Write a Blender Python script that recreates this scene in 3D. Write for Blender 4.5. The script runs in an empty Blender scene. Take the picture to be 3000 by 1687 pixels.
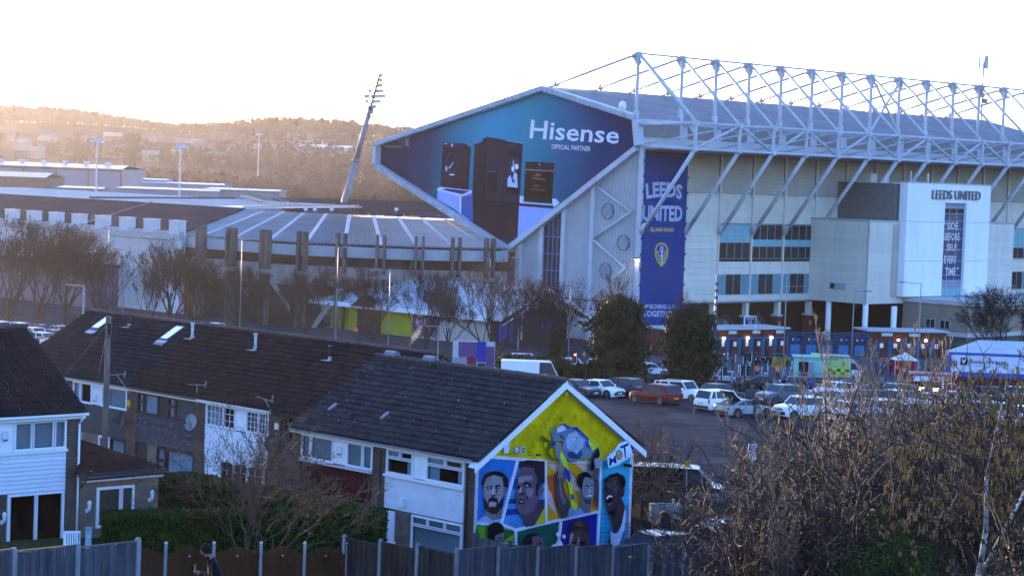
import bpy, bmesh, math, random
import numpy as np
from mathutils import Vector, Matrix
random.seed(7)
R = math.radians
SC = bpy.context.scene
COL = SC.collection

# ---------------------------------------------------------------- camera
FP = 6500.0            # focal length in photo pixels (3000 wide)
PIT, ROL, CAMH = R(2.94), R(2.10), 23.0
_F = np.array([0, math.cos(PIT), -math.sin(PIT)])
_r = np.array([1.0, 0, 0]); _u = np.array([0, math.sin(PIT), math.cos(PIT)])
_RT = _r*math.cos(ROL) + _u*math.sin(ROL)
_UP = _u*math.cos(ROL) - _r*math.sin(ROL)
_O = np.array([0, 0, CAMH])
cam_data = bpy.data.cameras.new('camera')
cam = bpy.data.objects.new('camera', cam_data); COL.objects.link(cam)
cam_data.sensor_width = 36.0; cam_data.lens = 36.0*FP/3000.0
cam_data.clip_start = 1.0; cam_data.clip_end = 12000
cam.matrix_world = Matrix(((_RT[0], _UP[0], -_F[0], 0), (_RT[1], _UP[1], -_F[1], 0), (_RT[2], _UP[2], -_F[2], CAMH), (0, 0, 0, 1)))
SC.camera = cam
# ---------------------------------------------------------------- sky, sun, exposure
SUN_EL, SUN_AZ = 4.0, -24.0       # azimuth from +Y, negative = left
w = bpy.data.worlds.new('World'); SC.world = w; w.use_nodes = True
nt = w.node_tree; nt.nodes.clear()
sky = nt.nodes.new('ShaderNodeTexSky'); sky.sky_type = 'NISHITA'; sky.sun_disc = False
sky.sun_elevation = R(SUN_EL); sky.sun_rotation = R(SUN_AZ)
sky.altitude = 60; sky.air_density = 1.0; sky.dust_density = 1.2; sky.ozone_density = 1.6
bg = nt.nodes.new('ShaderNodeBackground'); bg.inputs['Strength'].default_value = 0.15
wo = nt.nodes.new('ShaderNodeOutputWorld')
tint = nt.nodes.new('ShaderNodeVectorMath'); tint.operation = 'MULTIPLY'; tint.inputs[1].default_value = (.68, .92, 1.60)   # cool white balance of the photograph
nt.links.new(sky.outputs[0], tint.inputs[0]); nt.links.new(tint.outputs[0], bg.inputs[0]); nt.links.new(bg.outputs[0], wo.inputs[0])
sun_d = bpy.data.lights.new('sun', 'SUN'); sun_d.energy = 2.6; sun_d.angle = R(0.5); sun_d.color = (.88, 0.64, 0.44)
sun = bpy.data.objects.new('sun', sun_d); COL.objects.link(sun)
sd = Vector((math.sin(R(SUN_AZ))*math.cos(R(SUN_EL)), math.cos(R(SUN_AZ))*math.cos(R(SUN_EL)), math.sin(R(SUN_EL))))
sun.rotation_euler = sd.to_track_quat('Z', 'Y').to_euler(); sun.location = (-100, 100, 120)
SC.view_settings.view_transform = 'Standard'; SC.view_settings.look = 'None'
SC.view_settings.exposure = 2.98; SC.view_settings.gamma = 1.0; SC.view_settings.use_curve_mapping = False
SC.cycles.max_bounces = 6; SC.cycles.diffuse_bounces = 3; SC.cycles.glossy_bounces = 3
SC.cycles.transmission_bounces = 4; SC.cycles.volume_bounces = 1; SC.cycles.transparent_max_bounces = 8
SC.cycles.use_denoising = True; SC.cycles.volume_step_rate = 4

# ---------------------------------------------------------------- projection helpers (photo pixel -> place in the world)
def ray(px, py): return _F*FP + _RT*(px-1500) - _UP*(py-843.5)
def atY(px, py, Y): d = ray(px, py); return _O + d*(Y/d[1])
def atZ(px, py, z): d = ray(px, py); return _O + d*((z-CAMH)/d[2])
def proj(P):
    v = np.array(P, float)-_O; k = v@_F
    return 1500+FP*(v@_RT)/k, 843.5-FP*(v@_UP)/k
TY = [(-80, 21.3), (0, 21.2), (20, 18.6), (48, 13.2), (62, 10.2), (72, 8.5), (84, 7.3), (92, 6.9), (125, 6.6), (150, 6.1), (175, 5.3), (185, 4.7), (215, 2.4), (240, 1.0), (258, 0.25), (290, 0), (9000, 0)]
def T(x, y):
    z = float(np.interp(y, [a for a, b in TY], [b for a, b in TY]))
    z += 1.3*math.exp(-(((x+18)/9)**2+((y-84)/9)**2))
    return z
def G(px, py):
    d = ray(px, py); d = d/d[1]; y = 30.0
    while y < 900:
        P = _O+d*y
        if P[2] <= T(P[0], y): break
        y += .25
    P = _O+d*y
    return P
class Fr:
    """right-handed local frame of a building: x = u (right and away), y = w (left and away), z up"""
    def __init__(s, o, ang):
        s.o = np.array(o, float); a = R(ang); s.ang = R(90-ang)
        s.u = np.array([math.sin(a), math.cos(a), 0]); s.w = np.array([-math.cos(a), math.sin(a), 0])
    def W(s, u, w, z): return s.o+s.u*u+s.w*w+np.array([0, 0, z])
    def L(s, P): P = np.array(P)-s.o; return (P@s.u, P@s.w, P[2])
    def pu(s, px, py, w=0.0):
        d = ray(px, py); t = ((s.o-_O)@s.w+w)/(d@s.w); P = _O+d*t-s.o; return (P@s.u, P[2])
    def pw(s, px, py, u=0.0):
        d = ray(px, py); t = ((s.o-_O)@s.u+u)/(d@s.u); P = _O+d*t-s.o; return (P@s.w, P[2])
    def pz(s, px, py, z): P = atZ(px, py, z+s.o[2])-s.o; return (P@s.u, P@s.w)
    def px(s, u, w, z): return proj(s.W(u, w, z))

# ---------------------------------------------------------------- materials
def lin(h):
    h = h.lstrip('#'); r = []
    for i in (0, 2, 4):
        c = int(h[i:i+2], 16)/255; r.append(c/12.92 if c <= .04045 else ((c+.055)/1.055)**2.4)
    return tuple(r)
MATS = {}
def mat(name, col, rough=.7, metal=0.0, var=.12, scale=1.5, bump=0.0, bscale=20.0, rnd=0.0, emit=None, spec=.2, stretch=None, spots=None):
    if name in MATS: return MATS[name]
    if isinstance(col, str): col = lin(col)
    m = bpy.data.materials.new(name); m.use_nodes = True; MATS[name] = m
    n = m.node_tree.nodes; l = m.node_tree.links; b = n['Principled BSDF']
    b.inputs['Roughness'].default_value = rough; b.inputs['Metallic'].default_value = metal
    b.inputs['Specular IOR Level'].default_value = spec
    src = None
    if var or spots or bump:
        geo = n.new('ShaderNodeNewGeometry'); vec = geo.outputs['Position']
        if stretch:
            mp = n.new('ShaderNodeMapping'); mp.inputs['Scale'].default_value = stretch
            l.new(vec, mp.inputs['Vector']); vec = mp.outputs[0]
    rgb = n.new('ShaderNodeRGB'); rgb.outputs[0].default_value = (*col, 1); src = rgb.outputs[0]
    if var:
        nz = n.new('ShaderNodeTexNoise'); nz.inputs['Scale'].default_value = scale; nz.inputs['Detail'].default_value = 6; nz.inputs['Roughness'].default_value = .62
        l.new(vec, nz.inputs['Vector'])
        mr = n.new('ShaderNodeMapRange'); mr.inputs[1].default_value = .3; mr.inputs[2].default_value = .7
        mr.inputs[3].default_value = 1-var; mr.inputs[4].default_value = 1+var
        l.new(nz.outputs[0], mr.inputs[0])
        mx = n.new('ShaderNodeVectorMath'); mx.operation = 'SCALE'; l.new(src, mx.inputs[0]); l.new(mr.outputs[0], mx.inputs['Scale']); src = mx.outputs[0]
    if rnd:
        oi = n.new('ShaderNodeObjectInfo'); mr = n.new('ShaderNodeMapRange')
        mr.inputs[3].default_value = 1-rnd; mr.inputs[4].default_value = 1+rnd; l.new(oi.outputs['Random'], mr.inputs[0])
        mx = n.new('ShaderNodeVectorMath'); mx.operation = 'SCALE'; l.new(src, mx.inputs[0]); l.new(mr.outputs[0], mx.inputs['Scale']); src = mx.outputs[0]
    if spots:      # (colour, scale, threshold)
        nz = n.new('ShaderNodeTexNoise'); nz.inputs['Scale'].default_value = spots[1]; nz.inputs['Detail'].default_value = 3
        l.new(vec, nz.inputs['Vector'])
        mr = n.new('ShaderNodeMapRange'); mr.inputs[1].default_value = spots[2]; mr.inputs[2].default_value = spots[2]+.06
        l.new(nz.outputs[0], mr.inputs[0]); mx = n.new('ShaderNodeMix'); mx.data_type = 'RGBA'
        l.new(mr.outputs[0], mx.inputs[0]); l.new(src, mx.inputs[6]); sc = spots[0]; sc = lin(sc) if isinstance(sc, str) else sc
        mx.inputs[7].default_value = (*sc, 1); src = mx.outputs[2]
    l.new(src, b.inputs['Base Color'])
    if bump:
        nz = n.new('ShaderNodeTexNoise'); nz.inputs['Scale'].default_value = bscale; nz.inputs['Detail'].default_value = 4
        l.new(vec, nz.inputs['Vector']); bp = n.new('ShaderNodeBump'); bp.inputs['Strength'].default_value = bump; bp.inputs['Distance'].default_value = .03
        l.new(nz.outputs[0], bp.inputs['Height']); l.new(bp.outputs[0], b.inputs['Normal'])
    if emit:
        b.inputs['Emission Color'].default_value = (*emit[0], 1); b.inputs['Emission Strength'].default_value = emit[1]
    return m
def brickmat(name, c1, c2, mortar, bw=.225, bh=.075, bump=.5, axis='local'):
    """brick material in the wall's own local metres (x or y along the wall, z up)"""
    if name in MATS: return MATS[name]
    c1, c2, mortar = [lin(c) if isinstance(c, str) else c for c in (c1, c2, mortar)]
    m = bpy.data.materials.new(name); m.use_nodes = True; MATS[name] = m
    n = m.node_tree.nodes; l = m.node_tree.links; b = n['Principled BSDF']; b.inputs['Roughness'].default_value = .9; b.inputs['Specular IOR Level'].default_value = .05
    tc = n.new('ShaderNodeTexCoord'); sp = n.new('ShaderNodeSeparateXYZ'); l.new(tc.outputs['Object'], sp.inputs[0])
    ad = n.new('ShaderNodeMath'); ad.operation = 'ADD'; l.new(sp.outputs[0], ad.inputs[0]); l.new(sp.outputs[1], ad.inputs[1])
    cb = n.new('ShaderNodeCombineXYZ'); l.new(ad.outputs[0], cb.inputs[0]); l.new(sp.outputs[2], cb.inputs[1])
    br = n.new('ShaderNodeTexBrick'); br.inputs['Scale'].default_value = 1.0
    br.inputs['Brick Width'].default_value = bw; br.inputs['Row Height'].default_value = bh; br.inputs['Mortar Size'].default_value = .009
    br.inputs['Color1'].default_value = (*c1, 1); br.inputs['Color2'].default_value = (*c2, 1); br.inputs['Mortar'].default_value = (*mortar, 1)
    l.new(cb.outputs[0], br.inputs['Vector'])
    nz = n.new('ShaderNodeTexNoise'); nz.inputs['Scale'].default_value = 1.2; nz.inputs['Detail'].default_value = 5; l.new(tc.outputs['Object'], nz.inputs['Vector'])
    mr = n.new('ShaderNodeMapRange'); mr.inputs[1].default_value = .3; mr.inputs[2].default_value = .7; mr.inputs[3].default_value = .75; mr.inputs[4].default_value = 1.2; l.new(nz.outputs[0], mr.inputs[0])
    mx = n.new('ShaderNodeVectorMath'); mx.operation = 'SCALE'; l.new(br.outputs[0], mx.inputs[0]); l.new(mr.outputs[0], mx.inputs['Scale']); l.new(mx.outputs[0], b.inputs['Base Color'])
    bp = n.new('ShaderNodeBump'); bp.inputs['Strength'].default_value = bump; bp.inputs['Distance'].default_value = .02; bp.invert = True
    l.new(br.outputs['Fac'], bp.inputs['Height']); l.new(bp.outputs[0], b.inputs['Normal'])
    return m
def glass(name, col=(.02, .025, .03), rough=.08):
    return mat(name, col, rough=rough, var=.1, scale=.7, spec=.12)
def paintmat(hexc, brick=True, rough=.75):
    """a flat painted or printed colour; on the mural the joints of the brick below show through as relief"""
    nm = ('mural_paint_' if brick else 'print_')+hexc.lstrip('#')
    if nm in MATS: return MATS[nm]
    if not brick: return mat(nm, hexc, rough=rough, var=.06, scale=.6, spec=.02)
    m = brickmat(nm, hexc, hexc, hexc, bump=.35); c = lin(hexc)
    for nd in m.node_tree.nodes:
        if nd.type == 'TEX_BRICK':
            nd.inputs['Color1'].default_value = (*[x*.95 for x in c], 1); nd.inputs['Color2'].default_value = (*[min(1, x*1.05) for x in c], 1)
            nd.inputs['Mortar'].default_value = (*[x*.62 for x in c], 1)
    return m

# ---------------------------------------------------------------- objects
def setp(o, label=None, cat=None, group=None, kind=None):
    if label: o['label'] = label
    if cat: o['category'] = cat
    if group: o['group'] = group
    if kind: o['kind'] = kind
    return o
def thing(name, label, cat, loc=(0, 0, 0), rz=0.0, group=None):
    o = bpy.data.objects.new(name, None); COL.objects.link(o); o.empty_display_size = .3
    o.location = tuple(loc); o.rotation_euler = (0, 0, rz)
    return setp(o, label, cat, group)
class MB:
    def __init__(s): s.v = []; s.f = []; s.m = []; s.mi = 0
    def tri(s): return len(s.f)
    def quad(s, *p):
        k = len(s.v); s.v.extend([tuple(map(float, q)) for q in p]); s.f.append(tuple(range(k, k+len(p)))); s.m.append(s.mi); return s
    def box(s, c, d, rz=0.0, rx=0.0, ax=None):
        x, y, z = d[0]/2, d[1]/2, d[2]/2; k = len(s.v)
        cs = [(-x, -y, -z), (x, -y, -z), (x, y, -z), (-x, y, -z), (-x, -y, z), (x, -y, z), (x, y, z), (-x, y, z)]
        if rx: cs = [(a, b*math.cos(rx)-e*math.sin(rx), b*math.sin(rx)+e*math.cos(rx)) for a, b, e in cs]
        if rz: cs = [(a*math.cos(rz)-b*math.sin(rz), a*math.sin(rz)+b*math.cos(rz), e) for a, b, e in cs]
        s.v.extend([(a+c[0], b+c[1], e+c[2]) for a, b, e in cs])
        for f in ((3, 2, 1, 0), (4, 5, 6, 7), (0, 1, 5, 4), (1, 2, 6, 5), (2, 3, 7, 6), (3, 0, 4, 7)): s.f.append(tuple(k+i for i in f)); s.m.append(s.mi)
        return s
    def bb(s, x0, x1, y0, y1, z0, z1): return s.box(((x0+x1)/2, (y0+y1)/2, (z0+z1)/2), (abs(x1-x0), abs(y1-y0), abs(z1-z0)))
    def tube(s, a, b, r0, r1=None, n=6, cap=True):
        r1 = r0 if r1 is None else r1
        a = np.array(a, float); b = np.array(b, float); d = b-a; L = np.linalg.norm(d)
        if L < 1e-6: return s
        d /= L; h = np.array([0, 0, 1.0]) if abs(d[2]) < .9 else np.array([1.0, 0, 0])
        e = np.cross(d, h); e /= np.linalg.norm(e); g = np.cross(d, e); k = len(s.v)
        for i in range(n):
            t = 2*math.pi*i/n; o = e*math.cos(t)+g*math.sin(t)
            s.v.append(tuple(a+o*r0)); s.v.append(tuple(b+o*r1))
        for i in range(n):
            j = (i+1) % n; s.f.append((k+2*i, k+2*j, k+2*j+1, k+2*i+1)); s.m.append(s.mi)
        if cap:
            s.f.append(tuple(k+2*i for i in range(n))[::-1]); s.m.append(s.mi); s.f.append(tuple(k+2*i+1 for i in range(n))); s.m.append(s.mi)
        return s
    def bar(s, a, b, wd, ht=None):
        """rectangular bar between two points"""
        ht = ht or wd; a = np.array(a, float); b = np.array(b, float); d = b-a; d /= np.linalg.norm(d)
        h = np.array([0, 0, 1.0]) if abs(d[2]) < .95 else np.array([1.0, 0, 0])
        e = np.cross(d, h); e /= np.linalg.norm(e); g = np.cross(e, d); k = len(s.v)
        for P in (a, b):
            for p, q in ((-1, -1), (1, -1), (1, 1), (-1, 1)): s.v.append(tuple(P+e*p*wd/2+g*q*ht/2))
        for f in ((0, 1, 2, 3), (7, 6, 5, 4), (0, 4, 5, 1), (1, 5, 6, 2), (2, 6, 7, 3), (3, 7, 4, 0)): s.f.append(tuple(k+i for i in f)); s.m.append(s.mi)
        return s
    def prism(s, pts, off):
        """extrude a planar polygon (3-D points) by the vector off"""
        k = len(s.v); n = len(pts); off = np.array(off, float)
        for p in pts: s.v.append(tuple(np.array(p, float)))
        for p in pts: s.v.append(tuple(np.array(p, float)+off))
        s.f.append(tuple(range(k, k+n))); s.m.append(s.mi); s.f.append(tuple(range(k+2*n-1, k+n-1, -1))); s.m.append(s.mi)
        for i in range(n): j = (i+1) % n; s.f.append((k+i, k+j, k+n+j, k+n+i)[::-1]); s.m.append(s.mi)
        return s
    def mesh(s, name, mats, smooth=False):
        me = bpy.data.meshes.new(name); me.from_pydata(s.v, [], s.f)
        for m in (mats if isinstance(mats, (list, tuple)) else [mats]): me.materials.append(m)
        if any(s.m): me.polygons.foreach_set('material_index', s.m)
        if smooth: me.polygons.foreach_set('use_smooth', [True]*len(s.f))
        me.update(); return me
    def build(s, name, mats, parent=None, smooth=False, **k):
        return link(name, s.mesh(name, mats, smooth), parent, **k)
def link(name, me, parent=None, loc=None, rot=None, **k):
    o = bpy.data.objects.new(name, me); COL.objects.link(o)
    if parent is not None: o.parent = parent
    if loc is not None: o.location = tuple(loc)
    if rot is not None: o.rotation_euler = rot
    return setp(o, **k)
def copy_tree(o, parent=None):
    c = o.copy(); COL.objects.link(c)
    if parent is not None: c.parent = parent
    for ch in KIDS.get(o.name, []) if KIDS else list(o.children): copy_tree(ch, c)
    return c
KIDS = {}
def remember(o):
    """list the children once, so that copying does not search the scene each time"""
    KIDS[o.name] = list(o.children)
    for c in KIDS[o.name]: remember(c)
def text_mesh(s, bold=0.0, ext=0.0, name='lettering', shear=0.0):
    cu = bpy.data.curves.new('txt', 'FONT'); cu.body = s; cu.size = 1; cu.offset = bold; cu.extrude = ext; cu.resolution_u = 2; cu.shear = shear
    ob = bpy.data.objects.new('txt', cu); COL.objects.link(ob)
    dg = bpy.context.evaluated_depsgraph_get(); me = bpy.data.meshes.new_from_object(ob.evaluated_get(dg))
    bpy.data.objects.remove(ob); bpy.data.curves.remove(cu); me.name = name
    return me
def text(s, fn, box, name, m, parent, bold=0.0, thick=None, shear=0.0, arch=None):
    """lettering fitted to box=(a0,a1,z0,z1) of a plane; fn(a, z, depth) -> local point"""
    me = text_mesh(s, bold, .5 if thick else 0, name, shear)
    n = len(me.vertices); co = np.empty(n*3); me.vertices.foreach_get('co', co); co = co.reshape(-1, 3)
    mn = co.min(0); mx = co.max(0); a0, a1, z0, z1 = box
    out = []
    for x, y, z in co:
        fx = (x-mn[0])/(mx[0]-mn[0]); fy = (y-mn[1])/(mx[1]-mn[1]); a = a0+fx*(a1-a0); zz = z0+fy*(z1-z0)
        if arch: zz += arch*(1-(2*fx-1)**2)*(.35+.65*fy)
        out.extend(fn(a, zz, (z+.5)*thick if thick else 0))
    me.vertices.foreach_set('co', out); me.materials.clear(); me.materials.append(m); me.update()
    return link(name, me, parent)
# ================================================================ SETTING
M_asph = mat('asphalt', (.040, .043, .048), rough=1.0, var=.30, scale=.25, bump=.3, bscale=9, spec=0, spots=((.062, .062, .066), .35, .60))
M_grass = mat('rough_grass', (.035, .045, .02), rough=.95, var=.4, scale=.5, bump=.8, bscale=6, spec=0)
M_soil = mat('winter_ground', (.05, .04, .03), rough=.95, var=.4, scale=.3)
M_far = mat('valley_ground', (.045, .038, .032), rough=1, var=.35, scale=.006, spec=0)
M_pave = mat('paving', (.085, .088, .095), rough=.85, var=.2, scale=.8, spec=0)
M_line = mat('road_paint', (.7, .7, .7), rough=.7, var=.2, scale=3)
def hill(x, y):
    z = T(x, y) if y < 1000 else 0.0
    if y > 900:
        s = min(1, (y-900)/1750.0); s = s*s*(3-2*s)
        ridge = 60+4*math.sin(x*.0023+1.0)+2.5*math.sin(x*.009+.5)+1.5*math.sin(x*.021)
        z += s*ridge+8*math.sin(x*.004+y*.003)*s*(1-s)*4*.6
    if y > 2700: z -= (y-2700)*.02
    return z
def ground():
    ys = list(np.arange(-80, 320, 5.0))+list(np.arange(320, 900, 20.0))+list(np.arange(900, 2800, 40.0))+list(np.arange(2800, 6600, 250.0))
    fx = np.linspace(-1, 1, 61); vs = []; fs = []
    for y in ys:
        hw = max(90, abs(y)*.5+60)
        for f in fx: vs.append((f*hw, y, hill(f*hw, y)))
    n = len(fx)
    for j in range(len(ys)-1):
        for i in range(n-1): fs.append((j*n+i, j*n+i+1, (j+1)*n+i+1, (j+1)*n+i))
    me = bpy.data.meshes.new('ground'); me.from_pydata(vs, [], fs)
    for m in (M_grass, M_asph, M_far): me.materials.append(m)
    mi = []
    for f in fs:
        y = sum(vs[i][1] for i in f)/4; mi.append(0 if y < 86 else (1 if y < 420 else 2))
    me.polygons.foreach_set('material_index', mi); me.polygons.foreach_set('use_smooth', [True]*len(fs))
    return link('ground', me, kind='structure')
ground()
def sheet(name, pts, m, dz=.004, n=14, kind='structure'):
    """a thin sheet draped on the terrain, corner points in plan (x,y) of a quad"""
    (x0, y0), (x1, y1), (x2, y2), (x3, y3) = pts; b = MB(); vs = []
    for j in range(n+1):
        for i in range(n+1):
            a, c = i/n, j/n
            x = (x0*(1-a)+x1*a)*(1-c)+(x3*(1-a)+x2*a)*c; y = (y0*(1-a)+y1*a)*(1-c)+(y3*(1-a)+y2*a)*c
            vs.append((x, y, hill(x, y)+dz))
    b.v = vs
    for j in range(n):
        for i in range(n): b.f.append((j*(n+1)+i, j*(n+1)+i+1, (j+1)*(n+1)+i+1, (j+1)*(n+1)+i)); b.m.append(0)
    return b.build(name, m, kind=kind)
# pavement beyond the road (between road and stadium turnstiles) and its kerb
sheet('pavement', [(20, 258.5), (75, 257), (75, 300), (12, 300)], M_pave, .03)
b = MB()
for i in range(28):
    x0 = 20+i*2.0; b.box((x0+1, 258.4-i*.055, hill(x0, 258)+.03), (1.98, .16, .16))
b.build('kerb', mat('kerb_stone', (.22, .22, .22), var=.15), kind='structure')
for k in range(9):
    sheet('road_marking', [(18+k*6, 239.0), (21+k*6, 239.0), (21+k*6, 239.25), (18+k*6, 239.25)], M_line, .012, 2)
for k in range(5):
    sheet('stop_line', [(19, 228+k*1.2), (33, 227.5+k*1.2), (33, 227.65+k*1.2), (19, 228.15+k*1.2)], M_line, .014, 3) if k in (0, 3) else None
# the hazy air of the low winter sun
def haze():
    b = MB(); b.bb(-3600, 3600, -300, 5200, -45, 135)
    m = bpy.data.materials.new('haze_air'); m.use_nodes = True; n = m.node_tree.nodes; n.clear()
    o = n.new('ShaderNodeOutputMaterial'); v = n.new('ShaderNodeVolumePrincipled')
    v.inputs['Color'].default_value = (.88, .83, .87, 1); v.inputs['Density'].default_value = 2.0e-5; v.inputs['Anisotropy'].default_value = .72
    m.node_tree.links.new(v.outputs[0], o.inputs['Volume'])
    b.build('haze', m, kind='stuff')
haze()
M_patch = mat('tar_patch', (.026, .027, .031), rough=1, var=.3, scale=1, spec=0)
for x0, y0, w0, l0 in ((19, 150, 1.6, 9), (24, 163, 5, 2.2), (14.5, 132, 1.2, 12), (28, 140, 3, 3.5)): sheet('tarmac_patch', [(x0, y0), (x0+w0, y0+.4), (x0+w0+.3, y0+l0), (x0+.2, y0+l0)], M_patch, .008, 8)
for k in range(14):
    x0 = 15+k*2.6; sheet('bay_marking', [(x0, 172-k*.1), (x0+.13, 172-k*.1), (x0+3.2, 176.6-k*.1), (x0+3.07, 176.6-k*.1)], mat('worn_bay_paint', (.24, .24, .25), rough=.9, var=.6, scale=2, spec=0), .012, 2)
# ================================================================ EAST STAND
ST = Fr((17.38, 306, 0), 45.04)
M_steel = mat('white_painted_steel', (.42, .44, .49), rough=.5, var=.16, scale=.5, spots=((.2, .19, .18), 2.5, .67))
M_clad = mat('cream_cladding', (.56, .53, .475), rough=.6, var=.09, scale=.6, rnd=.05, stretch=(1, 1, .15))
M_louv = mat('grey_louvre', (.50, .46, .415), rough=.55, var=.1, scale=.3)
M_ribbed = mat('ribbed_grey_cladding', (.46, .47, .50), rough=.5, var=.1, scale=.3)
M_roof = mat('stand_roof_sheet', (.22, .235, .27), rough=.5, var=.2, scale=.15, bump=.2, bscale=2)
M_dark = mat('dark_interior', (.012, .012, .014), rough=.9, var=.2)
M_lbrick = brickmat('red_brick', '#6b3a2e', '#58302a', '#4a3a34')
M_tan = mat('tan_render', (.27, .20, .155), rough=.85, var=.08, scale=.5)
M_trim = mat('pale_trim', (.42, .42, .43), rough=.6, var=.1)
M_white = mat('white_render', (.74, .75, .78), rough=.7, var=.07, scale=.8, stretch=(1, 1, .12))
M_gblue = glass('blue_tinted_glass', (.10, .24, .30), .12)
M_gdark = glass('dark_glass', (.02, .026, .034), .1)
M_frame = mat('grey_window_frame', (.35, .36, .38), rough=.5, var=.05)
M_bframe = mat('blue_window_frame', (.06, .16, .32), rough=.5, var=.05)
M_conc = mat('weathered_concrete', (.20, .19, .185), rough=.9, var=.3, scale=.7, stretch=(1, 1, .3), bump=.3)
M_blu = mat('royal_blue_banner', (.0005, .038, .175), rough=.6, var=.1, scale=.4, spec=0)
M_blue2 = mat('blue_gate_steel', (.015, .07, .17), rough=.55, var=.12)

east = thing('stadium_stand', 'large football stand with white roof truss and cream cladding', 'stadium', ST.o, ST.ang)
UK = [0.0]+[9.3+7.47*k for k in range(14)]     # bay lines
ZT, ZU, ZL = 40.2, 0, 0
FW = -9.3                                        # front truss line
zu = ST.pu(2028, 360, FW)[1]; zl = ST.pu(2028, 436.7, FW)[1]
def P_(b, name, m, sm=False, par=east, **k): return b.build(name, m, par, sm, **k)
# back walls (core volume behind panels)
b = MB(); b.prism([(.82, .25, 6.1), (.82, .25, 27.0), (.82, 1.2, 27.0), (.82, 24.0, 12.7), (.82, 24.0, 6.1)], (111, 0, 0)); P_(b, 'wall', M_clad)
# facade cladding panels, each row of each bay
pan = MB(); pan.bb(.015, 7.455, 0, .2, .01, .91); panel_me = pan.mesh('panel', M_clad)
lou = MB()
for k in range(26): lou.quad((.12, -.02, .04+k*.205), (7.2, -.02, .04+k*.205), (7.2, .12, .19+k*.205), (.12, .12, .19+k*.205)); lou.quad((.12, -.02, .04+k*.205), (7.2, -.02, .04+k*.205), (7.2, .0, .005+k*.205), (.12, .0, .005+k*.205))
lou.mi = 0; louv_me = lou.mesh('louvre_panel', M_louv)
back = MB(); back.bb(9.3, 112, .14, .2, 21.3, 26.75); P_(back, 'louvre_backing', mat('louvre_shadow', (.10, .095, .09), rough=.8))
def bay_rows(k):
    rows = [6.0+i*.92 for i in range(16)]; out = []
    for z in rows:
        if z+.92 > 21.3: continue
        win = k in (2, 3, 4) or k >= 12
        if win and (6.7 < z+.46 < 9.75 or 11.9 < z+.46 < 17.0): continue
        out.append(z)
    return out
for k in range(1, 14):
    for z in bay_rows(k): link('panel', panel_me, east, (UK[k], 0, z))
    link('louvre_panel', louv_me, east, (UK[k], 0, 21.35))
for k in range(1, 15):
    b = MB(); b.bb(UK[k]-.14, UK[k]+.14, -.22, 0, 5.9, 26.8); P_(b, 'mullion', M_clad)
b = MB(); b.bb(9.3, 112, -.12, .2, 5.72, 6.0); b.bb(9.3, 112, -.1, .1, 26.75, 27.1); P_(b, 'sill_band', M_trim)
# windows of the three glazed bays (and those right of the tower)
def window(u0, u1, z0, z1, nx, zs, cols, par=east, w=0.0, dep=.12, fm=None, axis='u', name='window'):
    """framed window; zs = row boundaries; cols = material for each row, a list mixes panes"""
    f = MB(); t = .06; fm = fm or M_frame
    def B(b, a0, a1, y0, y1, c0, c1):
        if axis == 'u': b.bb(a0, a1, y0, y1, c0, c1)
        else: b.bb(y0, y1, a0, a1, c0, c1)
    s = -1
    for i in range(nx+1): x = u0+(u1-u0)*i/nx; B(f, x-t/2, x+t/2, w-dep, w+.1, z0, z1)
    for z in zs: B(f, u0, u1, w-dep+.005, w+.095, z-t/2, z+t/2)
    fo = f.build(name, fm, par)
    for r in range(len(zs)-1):
        for i in range(nx):
            a = u0+(u1-u0)*i/nx; c = u0+(u1-u0)*(i+1)/nx; g = MB(); B(g, a+t/2, c-t/2, w-dep+.05, w-dep+.07, zs[r]+t/2, zs[r+1]-t/2)
            mm = cols[r]; mm = mm[i % len(mm)] if isinstance(mm, list) else mm
            g.build('pane', mm, fo)
    return fo
M_gblue2 = glass('pale_blue_blind_glass', (.16, .36, .42), .2); M_curt = glass('curtained_glass', (.22, .25, .33), .3)
M_lit = glass('dim_office_glass', (.035, .03, .03), .12)
for j, k in enumerate((2, 3, 4, 12, 13)):
    u0, u1 = UK[k]+.2, UK[k+1]-.35
    window(u0, u1, 11.95, 16.9, 4, [11.95, 14.3, 15.5, 16.9] if j == 0 else [11.95, 13.75, 14.7, 16.9], [[M_gdark, M_lit], M_gblue2, M_gblue2 if j in (0, 3) else [M_gdark, M_lit]])
    window(u0, u1, 6.75, 9.7, 4, [6.75, 9.7] if j != 2 else [6.75, 7.8, 9.7], [[M_gblue, M_gdark, M_lit, M_gblue]]*2)
b = MB(); b.bb(UK[2], UK[5], .2, .24, 6.7, 17); P_(b, 'window_reveal', M_dark)
# open undercroft: dark recess, brick pillars, floor slab, concourse steps
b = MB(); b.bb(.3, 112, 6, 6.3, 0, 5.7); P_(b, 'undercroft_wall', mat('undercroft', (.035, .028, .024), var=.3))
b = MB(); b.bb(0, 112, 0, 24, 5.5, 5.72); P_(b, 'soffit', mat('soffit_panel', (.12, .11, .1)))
for k in (1, 2, 3, 4, 5):
    b = MB(); b.bb(UK[k]-.55, UK[k]+.55, .0, 1.1, -1, 3.4); o = P_(b, 'pillar', M_lbrick)
    b = MB(); b.bb(UK[k]-.63, UK[k]+.63, -.08, 1.18, 3.4, 3.65); b.build('capital', M_trim, o)
    b = MB(); b.bb(UK[k]-.33, UK[k]+.33, .1, .9, 3.65, 5.5); b.build('column', M_clad, o)
    b = MB(); b.bb(UK[k]-.25, UK[k]+.2, -.03, .0, 2.0, 2.6); b.build('column_sign', mat('red_small_sign', (.55, .12, .18)), o)
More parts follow.
